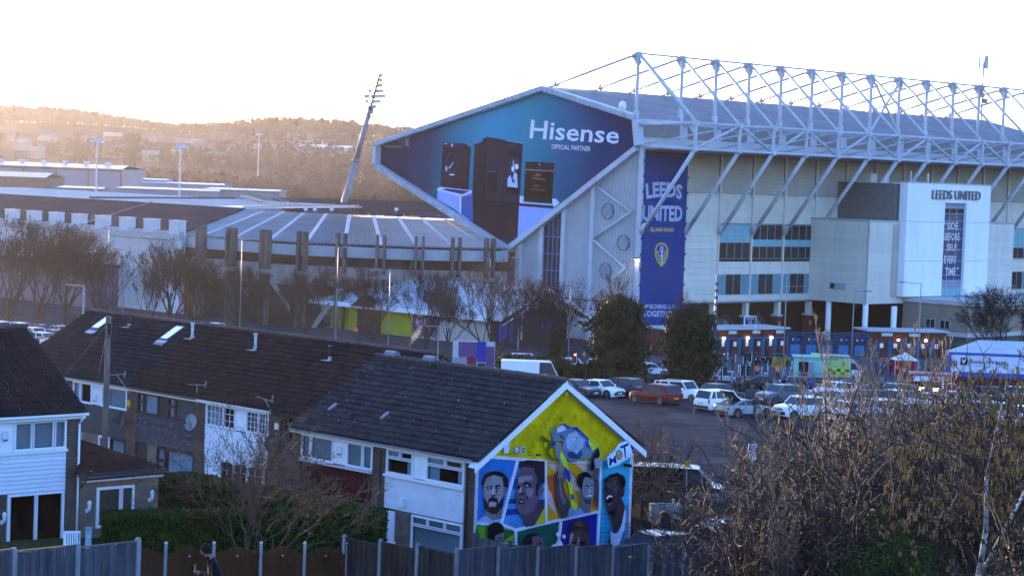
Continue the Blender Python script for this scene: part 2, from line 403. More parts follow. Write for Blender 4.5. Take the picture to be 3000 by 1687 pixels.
for k in range(3):
    b = MB(); x = 14+k*7.5
    for i in range(12): b.bb(x+i*.3, x+i*.3+.3, 2.2, 5.4, -.5, 3.0-i*.25)
    for i in range(5): b.tube((x+i*.9, 2.1, 3.9-i*.75), (x+i*.9, 2.1, 2.9-i*.75), .03, n=4)
    b.tube((x, 2.1, 3.9), (x+3.6, 2.1, .9), .04, n=4); P_(b, 'stair', M_conc)
# --- projecting wing
W0 = -10.65
wing = MB(); wing.bb(38.5, 77, W0+.15, .1, 5.8, 17.95); P_(wing, 'wing_wall', M_clad)
for i in range(13):
    z = 5.8+i*.94; h = .92 if i < 12 else .8
    b = MB(); b.bb(38.3, 38.5, W0, -.02, z, z+h); P_(b, 'panel', M_clad)
    b = MB(); b.bb(38.3, 44.3, W0-.0, W0+.16, z+.002, z+h); P_(b, 'panel', M_clad) if True else 0
    b = MB(); b.bb(69.5, 77.1, W0, W0+.16, z+.002, z+h); P_(b, 'panel', M_clad)
b = MB(); b.bb(38.2, 77.2, W0-.1, .1, 18.0, 18.15); P_(b, 'wing_roof', M_trim)
for (a, c) in ((44.4, 45.8), (68.1, 69.4)):
    b = MB()
    for k in range(42): b.quad((a, W0-.12, 6.8+k*.26), (c, W0-.12, 6.8+k*.26), (c, W0+.05, 6.99+k*.26), (a, W0+.05, 6.99+k*.26))
    P_(b, 'louvre_panel', M_louv)
window(*[abs(x) for x in (0, 0)], 0, 0, 1, [0, .01], [M_gdark]) if False else None
ww = [ST.pw(2000+x/2.415, 400+y/2.415, 38.3) for x, y in ((1045, 1033), (1148, 1083))]
window(ww[1][0], ww[0][0], ww[1][1], ww[0][1], 3, [ww[1][1], ww[0][1]], [[M_gblue2, M_gblue2, M_gdark]], w=38.3, axis='w')
# plant box above the wing
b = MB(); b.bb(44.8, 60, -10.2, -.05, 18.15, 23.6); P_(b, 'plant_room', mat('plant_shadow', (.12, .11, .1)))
b = MB()
for k in range(26): b.quad((44.55, -10.1, 18.3+k*.2), (44.55, -.1, 18.3+k*.2), (44.75, -.1, 18.46+k*.2), (44.75, -10.1, 18.46+k*.2))
P_(b, 'louvre_panel', mat('brown_grey_louvre', (.27, .245, .23), rough=.6))
b = MB(); b.bb(44.4, 60, -10.3, .0, 23.6, 23.75); P_(b, 'plant_roof', M_trim)
b = MB(); b.bb(46, 47.6, -5, -3.6, 23.75, 25); b.bb(48.5, 49.5, -5.8, -5, 23.75, 24.7); b.tube((52, -8, 23.7), (52, -8, 25.6), .15); b.tube((56.5, -8, 23.7), (56.5, -8, 25.4), .22); P_(b, 'rooftop_unit', M_louv)
# white tower with tall slot window
TF = -11.9; t0, t1, s0, s1 = 45.85, 68.0, 55.75, 61.55
for nm, (a, c, z0, z1) in dict(l=(t0, s0, 6.85, 23.85), r=(s1, t1, 6.85, 23.85), t=(s0, s1, 21.0, 23.85)).items():
    zs = [z0, 12.2, 18.1, z1] if nm != 't' else [z0, z1]
    for i in range(len(zs)-1):
        b = MB(); b.bb(a, c, TF, TF+1.2, zs[i]+.02, zs[i+1]-.02); P_(b, 'tower_panel', M_white)
b = MB(); b.bb(t0+.03, t1-.03, TF+.9, W0+.2, 6.85, 23.8); P_(b, 'tower_wall', M_white)
b = MB(); b.bb(t0-.1, t1+.1, TF-.1, W0+.3, 23.85, 24.0); P_(b, 'tower_coping', M_trim)
print_navy = mat('navy_glass_print', (.012, .035, .12), rough=.2, spec=.6)
wz = [6.85, 7.9, 9.2, 10.0, 12.2, 13.9, 15.6, 17.0, 18.3, 19.4, 20.2, 21.0]
window(s0, s1, 6.85, 21.0, 3, wz, [M_gblue2, M_curt, print_navy]+[print_navy]*6+[M_gdark, M_curt], w=TF+.55, fm=M_trim)
Tf = lambda dw: (lambda a, z, d: (a, TF+.40-d, z))
M_wprint = mat('white_print', (.62, .62, .66), rough=.6, var=.08)
M_silver = mat('silver_letters', (.17, .17, .18), rough=.5, var=.1)
for s, zc, x0, x1 in (('SIDE', 17.55, 57.0, 60.1), ('BEFORE', 15.9, 56.6, 60.6), ('SELF,', 14.2, 57.2, 60.2), ('EVERY', 12.4, 56.7, 60.1), ('TIME', 10.6, 57.1, 60.0)):
    text(s, Tf(0), (x0, x1, zc-.6, zc+.55), 'lettering', M_wprint, east, .01)
text('"', Tf(0), (56.4, 56.8, 17.7, 18.1), 'lettering', M_wprint, east); text('"', Tf(0), (60.3, 60.7, 10.8, 11.2), 'lettering', M_wprint, east)
text('LEEDS UNITED', lambda a, z, d: (a, TF-.05-d, z), (52.0, 64.9, 21.55, 22.95), 'raised_lettering', M_silver, east, -.005, .25)
# lower tan building wing
b = MB(); b.bb(48, 112, -22, W0+.2, 1.9, 6.2); P_(b, 'lower_wall', M_tan)
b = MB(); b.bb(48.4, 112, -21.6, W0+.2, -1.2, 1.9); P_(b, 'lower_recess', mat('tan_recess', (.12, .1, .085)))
b = MB(); b.bb(47.8, 112, -22.2, W0+.1, 1.5, 2.1); b.bb(47.7, 112, -22.3, W0+.1, 6.1, 6.75); P_(b, 'cornice', M_trim)
for x0, y0, x1, y1 in ((1333, 428, 1413, 517), (1467, 442, 1553, 528)):
    a = ST.pw(2300+x0/3.22, 800+y0/3.22, 48)
    c = ST.pw(2300+x1/3.22, 800+y1/3.22, 48)
    window(c[0], a[0], c[1], a[1], 2, [c[1], a[1]], [M_gdark], w=48, axis='w', fm=M_trim)
for px, py in ((2428, 890), (2536, 895), (2620, 895)):
    w_, z_ = ST.pw(px, py, 38.9); b = MB(); b.tube((38.9, w_, -1), (38.9, w_, 5.8), .42, n=12); P_(b, 'column', M_white, True)
# --- end wall under the roof, framed posts, glazing strip, diagonal bracing and round vents
b = MB(); b.prism([(.3, .3, 0), (.3, .3, 27.0), (.3, 1.2, 27.2), (.3, 24.6, 12.4), (.3, 24.6, 0)], (.5, 0, 0)); P_(b, 'end_wall', mat('cladding_rib_shade', (.27, .28, .30), rough=.7))  # wall behind the ribs darkened in colour to stand in for their shadows
wv, zv = 25.4, 12.3
def zdiag(w_): return 27.5+(w_-1.2)*(zv-27.5)/(wv-1.2)
pw = lambda x, y: ST.pw(1100+x/2.5875, 240+y/2.5875, 0)
w1 = [pw(x, y)[0] for x, y in ((1105, 1300), (1260, 1250), (1420, 1150), (1635, 1000), (1960, 700))]  # post lines, left to right
posts = [pw(1090, 1330)[0], pw(1258, 1250)[0], pw(1425, 1200)[0], pw(1648, 1050)[0], .15]
for w_ in posts:
    b = MB(); b.bb(-.25, .3, w_-.35, w_+.35, 0, zdiag(max(1.2, w_))-.1); P_(b, 'post', M_steel)
for i, (a, c) in enumerate(((posts[1], posts[0]), (posts[3], posts[2]), (posts[4], posts[3]))):
    b = MB(); a += .35; c -= .35
    if i < 2:
        z = -14.0
        sl = .82 if i == 1 else .78                       # slanting ribs of the two left panels
        while z < 26:
            p, q = max(z, 0), max(z, 0)
            za, zc = z+(c-a)*sl, z
            pts = []
            for t in np.linspace(0, 1, 9):
                w_ = c+(a-c)*t; zz = z+(c-w_)*-sl*-1
                zz = z+(c-w_)*(-sl)+(c-a)*sl
                if 0 < zz < zdiag(w_)-.3: pts.append((w_, zz))
            if len(pts) > 1: b.bar((.26, pts[0][0], pts[0][1]), (.26, pts[-1][0], pts[-1][1]), .1, .1)
            z += .34
    else:
        w_ = a+.15
        while w_ < c: b.bb(.18, .3, w_-.07, w_+.07, 0, zdiag(max(1.2, w_))-.3); w_ += .33
    P_(b, 'ribbed_panel', M_ribbed)
a, c = posts[2]+.35, posts[1]-.35                           # glazing
gz = [0, 2.2, 4.6, 7.0, 9.4, 11.8, 14.2]
f = MB(); g = MB(); nx = 4
for i in range(nx+1):
    w_ = a+(c-a)*i/nx; f.bb(.02, .2, w_-.06, w_+.06, 0, zdiag(w_)-.4)
for z in gz: f.bb(.03, .19, a, c if z < zdiag(c)-.4 else (c if z < 12 else a+.8), z-.06, z+.06)
fo = P_(f, 'end_window', M_bframe)
for i in range(nx):
    wa, wc = a+(c-a)*i/nx+.06, a+(c-a)*(i+1)/nx-.06
    for r in range(len(gz)):
        z0 = gz[r]+.06; z1 = gz[r+1]-.06 if r+1 < len(gz) else 99
        za, zc = min(z1, zdiag(wa)-.45), min(z1, zdiag(wc)-.45)
        if min(za, zc) > z0:
            q = MB(); q.quad((.12, wa, z0), (.12, wc, z0), (.12, wc, zc), (.12, wa, za)); q.build('pane', [M_gdark, M_lit][(r == 4)*((i+1) % 2)], fo)
# bracing
z8 = lambda x, y: ST.pw(1400+x/3.22, 600+y/3.22, -.3)
br = [pw(1680, 780), pw(1940, 975), pw(1655, 1180)]
nodes = [pw(1672, 780), pw(1945, 985), pw(1655, 1190), pw(1900, 1410)]
nodes.append((nodes[2][0], nodes[3][1]-(nodes[1][1]-nodes[3][1])*.5-1))
for p, q in zip(nodes[:-1], nodes[1:]):
    b = MB(); b.tube((-.3, p[0], p[1]), (-.3, q[0], q[1]), .17, n=8); P_(b, 'brace', M_steel, True)
M_ring = mat('blue_vent_ring', (.05, .16, .36), rough=.5)
for (x, y) in ((1208, 60), (1355, 357), (1186, 620), (1340, 900)):
    w_, z_ = z8(x, y); r_ = .95; b = MB(); N = 28
    for i in range(N):
        t, t2 = 2*math.pi*i/N, 2*math.pi*(i+1)/N
        p = [(-.05, w_+k*math.cos(tt), z_+k*math.sin(tt)) for k, tt in ((r_*1.0, t), (r_*1.16, t), (r_*1.16, t2), (r_*1.0, t2))]
        b.prism(p, (.35, 0, 0))
    o = P_(b, 'round_vent', M_ring)
    b = MB()
    for k in range(-6, 7):
        h = math.sqrt(max(0, r_*r_-(k*.15)**2)); b.box((.08, w_, z_+k*.15), (.12, 2*h*.97, .08))
    b.mi = 1; b.bb(.14, .18, w_-.75, w_+.75, z_-.75, z_+.75); b.build('grille', [M_louv, M_dark], o)
# --- the big roof box: rim, roof planes, soffit
apex = (19.3, 35.0); RT_ = (1.6, 31.0); RT2 = (1.0, 27.45); V_ = (25.4, 12.3); LT = (54.7, 23.8); LT2 = (54.7, 26.5)
poly = [RT2, RT_, apex, LT2, LT, V_]
b = MB(); b.prism([(.35, w_, z_) for w_, z_ in poly], (.3, 0, 0)); P_(b, 'banner_backing', M_dark)
def rim(a, c, name='roof_edge', th=1.0, ribs=True, inward=(0, 0)):
    b = MB(); a3 = np.array((0, *a)); c3 = np.array((0, *c)); d = (c3-a3); L = np.linalg.norm(d); d /= L
    nrm = np.array((0, -d[2], d[1]))
    ctr = np.array((0, 26, 24.0)); 
    if nrm@(ctr-a3) > 0: nrm = -nrm
    p = [a3+np.array((-.9, 0, 0)), c3+np.array((-.9, 0, 0)), c3+nrm*.75+np.array((-.9, 0, 0)), a3+nrm*.75+np.array((-.9, 0, 0))]
    b.prism(p, (1.4, 0, 0))
    o = P_(b, name, M_steel)
    if ribs:
        b = MB(); n = int(L/.5)
        for i in range(n):
            q = a3+d*(i+.5)*L/n+np.array((-.97, 0, 0)); b.bar(q+nrm*.05, q+nrm*.68, .16, .14)
        b.build('edge_ribs', M_steel, o)
    return o
rim(RT_, apex); rim(apex, LT2); rim(LT, V_); rim(V_, RT2, ribs=False); rim(RT2, RT_, ribs=False); rim(LT2, LT, ribs=False)
UE = 112
def slab(pts, name, m, t=.3):
    b = MB(); n = len(pts); P = np.array(pts, float); nr = np.cross(P[1]-P[0], P[2]-P[0]); nr /= np.linalg.norm(nr)
    b.prism(P, nr*t*(1 if nr[2] > 0 else -1)*-1); return P_(b, name, m)
slab([(-.5, 1.2, 31.2), (UE, 1.2, 31.2), (UE, 19.3, 35.4), (-.5, 19.3, 35.4)], 'roof', M_roof)
slab([(-.5, 19.3, 35.4), (UE, 19.3, 35.4), (UE, 54.7, 27.0), (-.5, 54.7, 27.0)], 'roof', M_roof)
slab([(.6, 54.5, 23.8), (UE, 54.5, 23.8), (UE, 25.4, 12.2), (.6, 25.4, 12.2)], 'soffit', M_ribbed)
b = MB()
for k in range(150): b.bb(k*.75+.1, k*.75+.2, 1.3, 1.5, 31.4, 31.5)
# roof fascia strip with windows band between truss chords
b = MB(); b.bb(.4, UE, .9, 1.3, 27.2, 31.2); P_(b, 'fascia', M_ribbed)
for i, k in enumerate(range(0, 14)):
    u0, u1 = UK[k]+.9, (UK[k+1] if k < 14 else 0)-.9
    b = MB(); b.bb(u0, u1, .8, .9, 28.7, 30.6); P_(b, 'fascia_grille', mat('fascia_louvre', (.20, .18, .165), rough=.7))
b = MB()
for k in range(18): b.bb(.4, UE, .84, .9, 27.3+k*.22, 27.36+k*.22)
P_(b, 'fascia_ribs', M_ribbed)
b = MB()
for k in range(0, 226): b.bar((k*.5, 1.3, 31.52), (k*.5, 19.2, 35.74-.03), .12, .06)
P_(b, 'roof_seams', M_roof, kind='stuff')
# --- masts, ties, struts, box truss in front
for k, u in enumerate(UK[:14]):
    b = MB(); b.tube((u, 1.6, 31.2), (u, 1.6, ZT), .26, n=8); b.prism([(u-.05, .9, ZT-1.2), (u-.05, 1.4, ZT), (u-.05, 2.6, ZT-.6), (u-.05, 1.6, ZT-2.1)], (.1, 0, 0)); b.bb(u-.3, u+.3, 1.3, 1.9, 31.2, 32.3); b.box((u, 1.6, ZT), (.6, .6, .5))
    P_(b, 'mast', M_steel)
    b = MB(); e = (u, 19.0, 35.5); s_ = (u, 1.8, ZT-.1); b.tube(s_, e, .19, n=8); q = np.array(s_)*.12+np.array(e)*.88; q2 = np.array(s_)*.10+np.array(e)*.90; b.tube(q, q2, .42, n=8); b.tube(np.array(s_)*.94+np.array(e)*.06, s_, .3, n=8)
    P_(b, 'tie_rod', M_steel, True)
    b = MB(); b.tube((u, 1.4, ZT-.2), (u, FW, zu), .22 if k else .32, n=8); P_(b, 'raking_strut', M_steel, True)
    b = MB(); b.tube((u, FW, zu+.25), (u, FW, zl-.2), .25, n=8); b.prism([(u-.05, FW, zu), (u-.05, FW+1.6, zu-.1), (u-.05, FW, zu-1.8)], (.1, 0, 0)); b.box((u, FW, zu), (.7, .7, .7)); b.box((u, FW, zl), (.7, .7, .6)); P_(b, 'truss_post', M_steel)
    b = MB(); b.tube((u, FW, zl), (u, -.25, 15.6), .3, n=10); b.tube((u, -.9, 16.8), (u, -.2, 15.5), .38, n=10); P_(b, 'lower_strut', M_steel, True)
    b = MB(); b.tube((u, FW, zu), (u, .9, 30.6), .2, n=6); b.tube((u, FW, zl), (u, .9, 27.6), .2, n=6); P_(b, 'truss_beam', M_steel, True)
    if k < 13:
        v = UK[k+1]; b = MB()
        a, c = ((u, FW, zl), (v, FW, zu)) if k % 2 == 0 else ((u, FW, zu), (v, FW, zl))
        b.tube(a, c, .19, n=6); b.tube((u, .8, 27.6), (v, FW, zu), .12, n=5)
        if k in (8,): b.tube((u, FW, zu), (v, FW, zl), .19, n=6) if k % 2 == 0 else b.tube((u, FW, zl), (v, FW, zu), .19, n=6)
        P_(b, 'truss_brace', M_steel, True)
b = MB()
b.tube((.0, 1.6, ZT), (UE-6, 1.6, ZT), .17, n=6); P_(b, 'top_chord', M_steel, True)
for z in (zu, zl):
    b = MB(); b.tube((-.2, FW, z), (UE-6, FW, z), .19, n=8); P_(b, 'chord', M_steel, True)
    b = MB(); b.tube((-.2, .5, z-.3 if z == zu else 27.5), (-.2, FW, z), .26, n=8); P_(b, 'chord', M_steel, True)
b = MB(); b.bb(-.2, UE, FW+.2, FW+.9, zu-.40, zu-.34); b.bb(-.2, UE, FW+1.2, .8, zl-.1, zl); P_(b, 'walkway', M_steel)
for a, c in ((8, 7),):
    b = MB(); b.tube((UK[7], 1.4, ZT-.3), (UK[8], 1.4, 31.6), .2, n=6); b.tube((UK[8], 1.4, ZT-.3), (UK[7], 1.4, 31.6), .2, n=6); P_(b, 'cross_brace', M_steel)
# telecom mast on the roof truss
tm = thing('telecom_mast', 'slim phone antenna mast rising above the white roof truss', 'antenna mast', ST.W(UK[11], 1.0, 31.5), ST.ang)
b = MB(); b.tube((0, 0, 0), (0, 0, 12.6), .14); P_(b, 'pole', mat('grey_mast', (.25, .26, .28), rough=.5), par=tm)
for a in range(3):
    t = a*2.1+.3; b = MB(); b.box((.75*math.cos(t), .75*math.sin(t), 12.6), (.3, .3, 2.1), t); b.bar((0, 0, 12.9), (.7*math.cos(t), .7*math.sin(t), 12.9), .08); b.bar((0, 0, 12.1), (.7*math.cos(t), .7*math.sin(t), 12.1), .08); P_(b, 'antenna', mat('antenna_grey', (.35, .42, .5), rough=.5), par=tm)
for k, z in enumerate((7.2, 6.3, 8.2)):
    b = MB(); b.box((-.5+.5*(k % 2)*2, -.3, z), (.7, .5, .8)); P_(b, 'radio_unit', mat('grey_mast', (.25, .26, .28)), par=tm)
dsh = thing('satellite_dish', 'small round dish on the stand roof beside the end mast', 'satellite dish', ST.W(-.3, 3.4, 31.6), ST.ang)
b = MB()
for i in range(12):
    t, t2 = i*math.pi/6, (i+1)*math.pi/6; b.quad((-.9, 0, 1.3), (-.6, .75*math.cos(t), 1.3+.75*math.sin(t)), (-.6, .75*math.cos(t2), 1.3+.75*math.sin(t2)))
P_(b, 'dish', M_white, par=dsh); b = MB(); b.tube((0, 0, 0), (-.5, 0, 1.2), .05); b.tube((-.6, 0, .7), (-1.5, 0, 1.2), .03); P_(b, 'bracket', M_louv, par=dsh)
# --- printed advert covering the end of the roof
adv = thing('advert_banner', 'giant teal and navy appliance advert covering the end of the stand roof', 'banner', ST.o, ST.ang)
def gradmat():
    m = bpy.data.materials.new('advert_print'); m.use_nodes = True; n = m.node_tree.nodes; l = m.node_tree.links; bs = n['Principled BSDF']; bs.inputs['Roughness'].default_value = .7; bs.inputs['Specular IOR Level'].default_value = 0
    tc = n.new('ShaderNodeTexCoord'); sp = n.new('ShaderNodeSeparateXYZ'); l.new(tc.outputs['Object'], sp.inputs[0])
    mr = n.new('ShaderNodeMapRange'); mr.inputs[1].default_value = 0; mr.inputs[2].default_value = 55; l.new(sp.outputs[1], mr.inputs[0])
    nz = n.new('ShaderNodeTexNoise'); nz.inputs['Scale'].default_value = .06; l.new(tc.outputs['Object'], nz.inputs['Vector'])
    ad = n.new('ShaderNodeMath'); ad.operation = 'MULTIPLY_ADD'; l.new(nz.outputs[0], ad.inputs[0]); ad.inputs[1].default_value = .12; l.new(mr.outputs[0], ad.inputs[2])
    r = n.new('ShaderNodeValToRGB'); cr = r.color_ramp; l.new(ad.outputs[0], r.inputs[0])
    stops = [(0.06, (.006, .015, .06)), (.2, (.004, .035, .11)), (.34, (.003, .11, .21)), (.46, (.002, .20, .27)), (.62, (.002, .25, .40)), (.76, (.002, .17, .25)), (.86, (.002, .045, .10)), (.99, (.003, .014, .055))]
    cr.elements[0].position = stops[0][0]; cr.elements[0].color = (*stops[0][1], 1); cr.elements[1].position = stops[-1][0]; cr.elements[1].color = (*stops[-1][1], 1)
    for p, c in stops[1:-1]: e = cr.elements.new(p); e.color = (*c, 1)
    mz = n.new('ShaderNodeMapRange'); mz.inputs[1].default_value = 13; mz.inputs[2].default_value = 33; mz.inputs[3].default_value = .55; mz.inputs[4].default_value = 1.25; l.new(sp.outputs[2], mz.inputs[0])
    mx = n.new('ShaderNodeVectorMath'); mx.operation = 'SCALE'; l.new(r.outputs[0], mx.inputs[0]); l.new(mz.outputs[0], mx.inputs['Scale']); l.new(mx.outputs[0], bs.inputs['Base Color'])
    return m
b = MB(); b.prism([(.25, w_, z_) for w_, z_ in poly], (.08, 0, 0)); P_(b, 'printed_sheet', gradmat(), par=adv)
pe = lambda x, y, u=.2: ST.pw(1100+x/2.5875, 240+y/2.5875, u)
p5 = lambda x, y, u=.2: ST.pw(1280+x/4.528, 400+y/4.528, u)
def art(name, shapes, f=p5, par=adv, base=.24):
    b = MB(); ms = []
    for i, (c, pts) in enumerate(shapes):
        m = paintmat(c, False); 
        if m not in ms: ms.append(m)
        b.mi = ms.index(m); b.quad(*[(base-.006*(i+1), *f(x, y)) for x, y in pts])
    return b.build(name, ms, par)
def ell(cx, cy, rx, ry, n=20, a0=0, a1=360, rot=0):
    o = []
    for i in range(n):
        t = R(a0+(a1-a0)*i/(n-1 if a1-a0 < 360 else n)); x, y = rx*math.cos(t), ry*math.sin(t)
        o.append((cx+x*math.cos(R(rot))-y*math.sin(R(rot)), cy+x*math.sin(R(rot))+y*math.cos(R(rot))))
    return o
art('podium_print', [('#8fa3e0', [(10, 715), (320, 790), (462, 760), (420, 1160), (305, 1020), (230, 960), (0, 835)]), ('#46589a', [(325, 800), (470, 770), (480, 1140), (320, 1030)]), ('#c4d0ff', [(0, 700), (40, 668), (460, 718), (460, 745), (320, 792), (0, 715)]), ('#20284e', [(60, 705), (130, 690), (440, 725), (330, 770)]), ('#e6ebff', [(304, 800), (318, 800), (314, 1028), (302, 1016)])], p5)
art('podium_print', [('#93a4e6', [(1085, 920), (1548, 960), (1440, 1060), (1080, 1350), (1070, 1335)]), ('#c3d0ff', [(1095, 785), (1150, 795), (1145, 870), (1530, 900), (1530, 822), (1580, 830), (1625, 880), (1545, 945), (1080, 905), (1095, 880)]), ('#171b36', [(1080, 882), (1548, 915), (1545, 950), (1080, 918)])], p5)
art('washing_machine_print', [('#15182a', [(80, 90), (360, 92), (452, 150), (416, 742), (330, 775), (45, 690), (60, 380)]), ('#262538', [(80, 90), (355, 92), (350, 165), (78, 150)]), ('#0c1020', ell(190, 360, 128, 185)), ('#15304a', ell(190, 355, 88, 140)), ('#0b1624', ell(200, 350, 66, 112)), ('#6f9fd0', [(150, 420), (215, 335), (225, 345), (170, 430)]), ('#86acd6', ell(125, 430, 14, 36)), ('#aac4e8', ell(200, 508, 40, 10)), ('#8ea6d8', ell(203, 118, 16, 22)), ('#c8d0f0', [(105, 96), (135, 98), (135, 106), (105, 104)])], p5)
art('fridge_print', [('#151826', [(495, 105), (600, 70), (605, 35), (665, 5), (1138, 92), (1095, 870), (1062, 1330), (945, 1420), (770, 1330), (440, 1120), (470, 720)]), ('#262636', [(665, 8), (1136, 94), (1094, 872), (860, 860), (640, 850)]), ('#8fb5d8', [(912, 50), (1138, 90), (1138, 97), (912, 57)]), ('#0b0b14', [(908, 50), (914, 50), (870, 1200), (862, 1200)]), ('#14131d', [(700, 440), (800, 450), (795, 740), (665, 725), (670, 600)]), ('#111019', [(945, 185), (1105, 212), (1078, 760), (918, 745)]), ('#2c2a40', [(945, 260), (1092, 290), (1074, 685), (932, 668)]), ('#9fb0da', [(1010, 320), (1022, 318), (1030, 470), (1000, 470)]), ('#cfd6ee', ell(1058, 400, 26, 38)), ('#b7c2ea', [(935, 665), (940, 560), (975, 510), (1000, 590), (1030, 470), (1065, 500), (1072, 680)]), ('#3f3f60', ell(1015, 590, 18, 28)), ('#e8ecff', [(992, 400), (1022, 404), (1018, 460), (992, 456)]), ('#4a4a5e', [(700, 455), (790, 462), (790, 475), (700, 470)]), ('#0b0b14', [(600, 860), (1060, 880), (1060, 890), (600, 868)])], p5)
art('oven_print', [('#101218', [(1175, 330), (1555, 355), (1525, 885), (1148, 858)]), ('#232028', [(1175, 330), (1555, 355), (1550, 458), (1170, 438)]), ('#9a9aa8', [(1170, 436), (1550, 458), (1550, 466), (1170, 444)]), ('#0c0b0f', [(1215, 490), (1510, 505), (1490, 780), (1195, 765)]), ('#503a34', ell(1330, 520, 60, 16)), ('#8b6a60', ell(1340, 505, 35, 9)), ('#55382c', ell(1320, 655, 55, 18)), ('#7d6a58', [(1270, 545), (1440, 565), (1440, 580), (1270, 560)]), ('#a09080', ell(1363, 374, 11, 13)), ('#4b4640', [(1240, 690), (1440, 700), (1440, 720), (1240, 710)])], p5)
M_adt = mat('advert_white', (.66, .68, .78), rough=.6, var=.04)
def quadtext(s, q, fpx, u, m, par, bold=.02, name='lettering', frame=None):
    """lettering fitted to four photo pixels (bl, br, tr, tl) on the plane x=u of the frame"""
    bl, br_, tr, tl = [np.array(fpx(*p)) for p in q]
    def fn(a, z, d):
        p = (bl*(1-a)+br_*a)*(1-z)+(tl*(1-a)+tr*a)*z; return (u, p[0], p[1])
    return text(s, fn, (0, 1, 0, 1), name, m, par, bold)
quadtext('Hisense', ((1168, 430), (1842, 472), (1858, 340), (1182, 288)), pe, .17, M_adt, adv, .014)
quadtext('OFFICIAL PARTNER', ((1335, 508), (1630, 528), (1633, 490), (1337, 473)), pe, .17, M_adt, adv, .01)
# --- tall blue banner on the corner bay
ban = thing('hanging_banner', 'tall royal blue banner with white club lettering and yellow crest', 'banner', ST.o, ST.ang)
b = MB(); b.bb(.15, 9.2, -.32, -.22, 1.5, 26.8); P_(b, 'banner_sheet', M_blu, par=ban)
b = MB()
for k in range(11):
    for u in (.0, 9.35): b.box((u, -.3, 4+k*2.15), (.2, .1, .3))
P_(b, 'fixing', M_dark, par=ban)
pf = lambda x, y: ST.pu(1840+x/2.587, 420+y/2.587, -.32)
M_bw = mat('faded_white_print', (.36, .40, .56), rough=.7, var=.06); M_by = mat('yellow_print', (.52, .44, .07), rough=.7, var=.08)
def quadtext_u(s, q, fpx, wv_, m, par, bold=.02, arch=0):
    bl, br_, tr, tl = [np.array(fpx(*p)) for p in q]
    def fn(a, z, d):
        p = (bl*(1-a)+br_*a)*(1-z)+(tl*(1-a)+tr*a)*z; return (p[0], wv_, p[1]+arch*(1-(2*a-1)**2)*-1)
    return text(s, fn, (0, 1, 0, 1), 'lettering', m, par, bold)
quadtext_u('LEEDS', ((140, 425), (408, 430), (412, 318), (132, 305)), pf, -.33, M_bw, ban, .035, -.35)
quadtext_u('UNITED', ((108, 588), (410, 594), (414, 474), (112, 470)), pf, -.33, M_bw, ban, .035)
quadtext_u('ELLAND ROAD', ((170, 668), (346, 670), (348, 642), (172, 638)), pf, -.33, M_by, ban, .02)
quadtext_u('MARCHING ON', ((110, 1252), (355, 1256), (358, 1222), (112, 1216)), pf, -.33, M_bw, ban, .03)
quadtext_u('TOGETHER', ((112, 1312), (352, 1316), (355, 1270), (114, 1266)), pf, -.33, M_bw, ban, .03)
def artu(name, shapes, f, wv_, par, mats=None, step=.006, brick=False):
    b = MB(); ms = []
    for i, (c, pts) in enumerate(shapes):
        m = mats[c] if mats and c in mats else paintmat(c, brick)
        if m not in ms: ms.append(m)
        b.mi = ms.index(m); P = [f(x, y) for x, y in pts]; b.quad(*[(p[0], wv_-step*(i+1), p[1]) for p in P])
    return b.build(name, ms, par)
def shield(s):
    cx, cy = 253, 850; o = []
    for i in range(13): t = R(180+i*15); o.append((cx+50*s*math.cos(t), cy-40+58*s*math.sin(t)))
    o += [(cx+48*s, cy+5), (cx+30*s, cy+50*s), (cx, cy-2+90*s), (cx-30*s, cy+50*s), (cx-48*s, cy+5)]; return o
Y_ = '#b9a52c'; B_ = '#0a2a8c'
cs = [(Y_, shield(1)), (B_, shield(.78)), (Y_, [(213, 816), (293, 816), (292, 824), (214, 824)])]
for k in range(3):
    y = 832+k*20; cs += [(Y_, [(246, y+20+k*3), (217+k*7, y-6), (217+k*7, y+4), (246, y+32+k*3)]), (Y_, [(260, y+20+k*3), (289-k*7, y-6), (289-k*7, y+4), (260, y+32+k*3)])]
cs += [('#b8c4e8', ell(253, 795, 12, 20, 14)), ('#b8c4e8', [(248, 822), (259, 822), (257, 915), (250, 915)]), (B_, ell(253, 795, 5, 14, 10))]
artu('crest', cs, pf, -.33, ban)
lampm = mat('lit_lamp', (.9, .9, .8), emit=((1, .86, .6), 14), var=0)
fl = thing('floodlight', 'lit wall lamp glowing on the white post beside the blue banner', 'lamp', ST.W(-.35, .1, 0), ST.ang)
zf = ST.pu(1868, 757, -.3)[1]; b = MB(); b.box((-.2, -.2, zf), (.9, .5, .18)); P_(b, 'housing', M_dark, par=fl); b = MB(); b.box((-.2, -.2, zf-.12), (.6, .35, .05)); P_(b, 'lit_lens', lampm, par=fl)
# ================================================================ HOUSES
_c = atY(1388, 1500, 88); HS = Fr((_c[0], 88, 7.0), 46.2)
def Gh(px, py, h, y0=30.0):
    """point on the sight line that is h above the ground"""
    d = ray(px, py); d = d/d[1]; y = y0
    while y < 900:
        P = _O+d*y
        if P[2]-h <= T(P[0], P[1]): break
        y += .2
    return P
M_upvc = mat('white_upvc', (.72, .74, .78), rough=.35, var=.05, scale=2)
M_wplank = mat('white_boarding', (.66, .69, .76), rough=.5, var=.08, scale=1, rnd=.04)
M_rplank = mat('dark_red_boarding', (.050, .008, .012), rough=.7, var=.2, rnd=.1, spec=.03)
M_dplank = mat('weathered_black_boarding', (.028, .040, .062), rough=.6, var=.5, scale=3, stretch=(1, .3, 3), rnd=.3, spots=((.09, .11, .15), 3, .62))
M_brick = brickmat('brown_brick', '#5f4a40', '#4a3a34', '#6a6058')
M_buff = brickmat('buff_brick', '#7d6e60', '#6d5e52', '#6f675e')
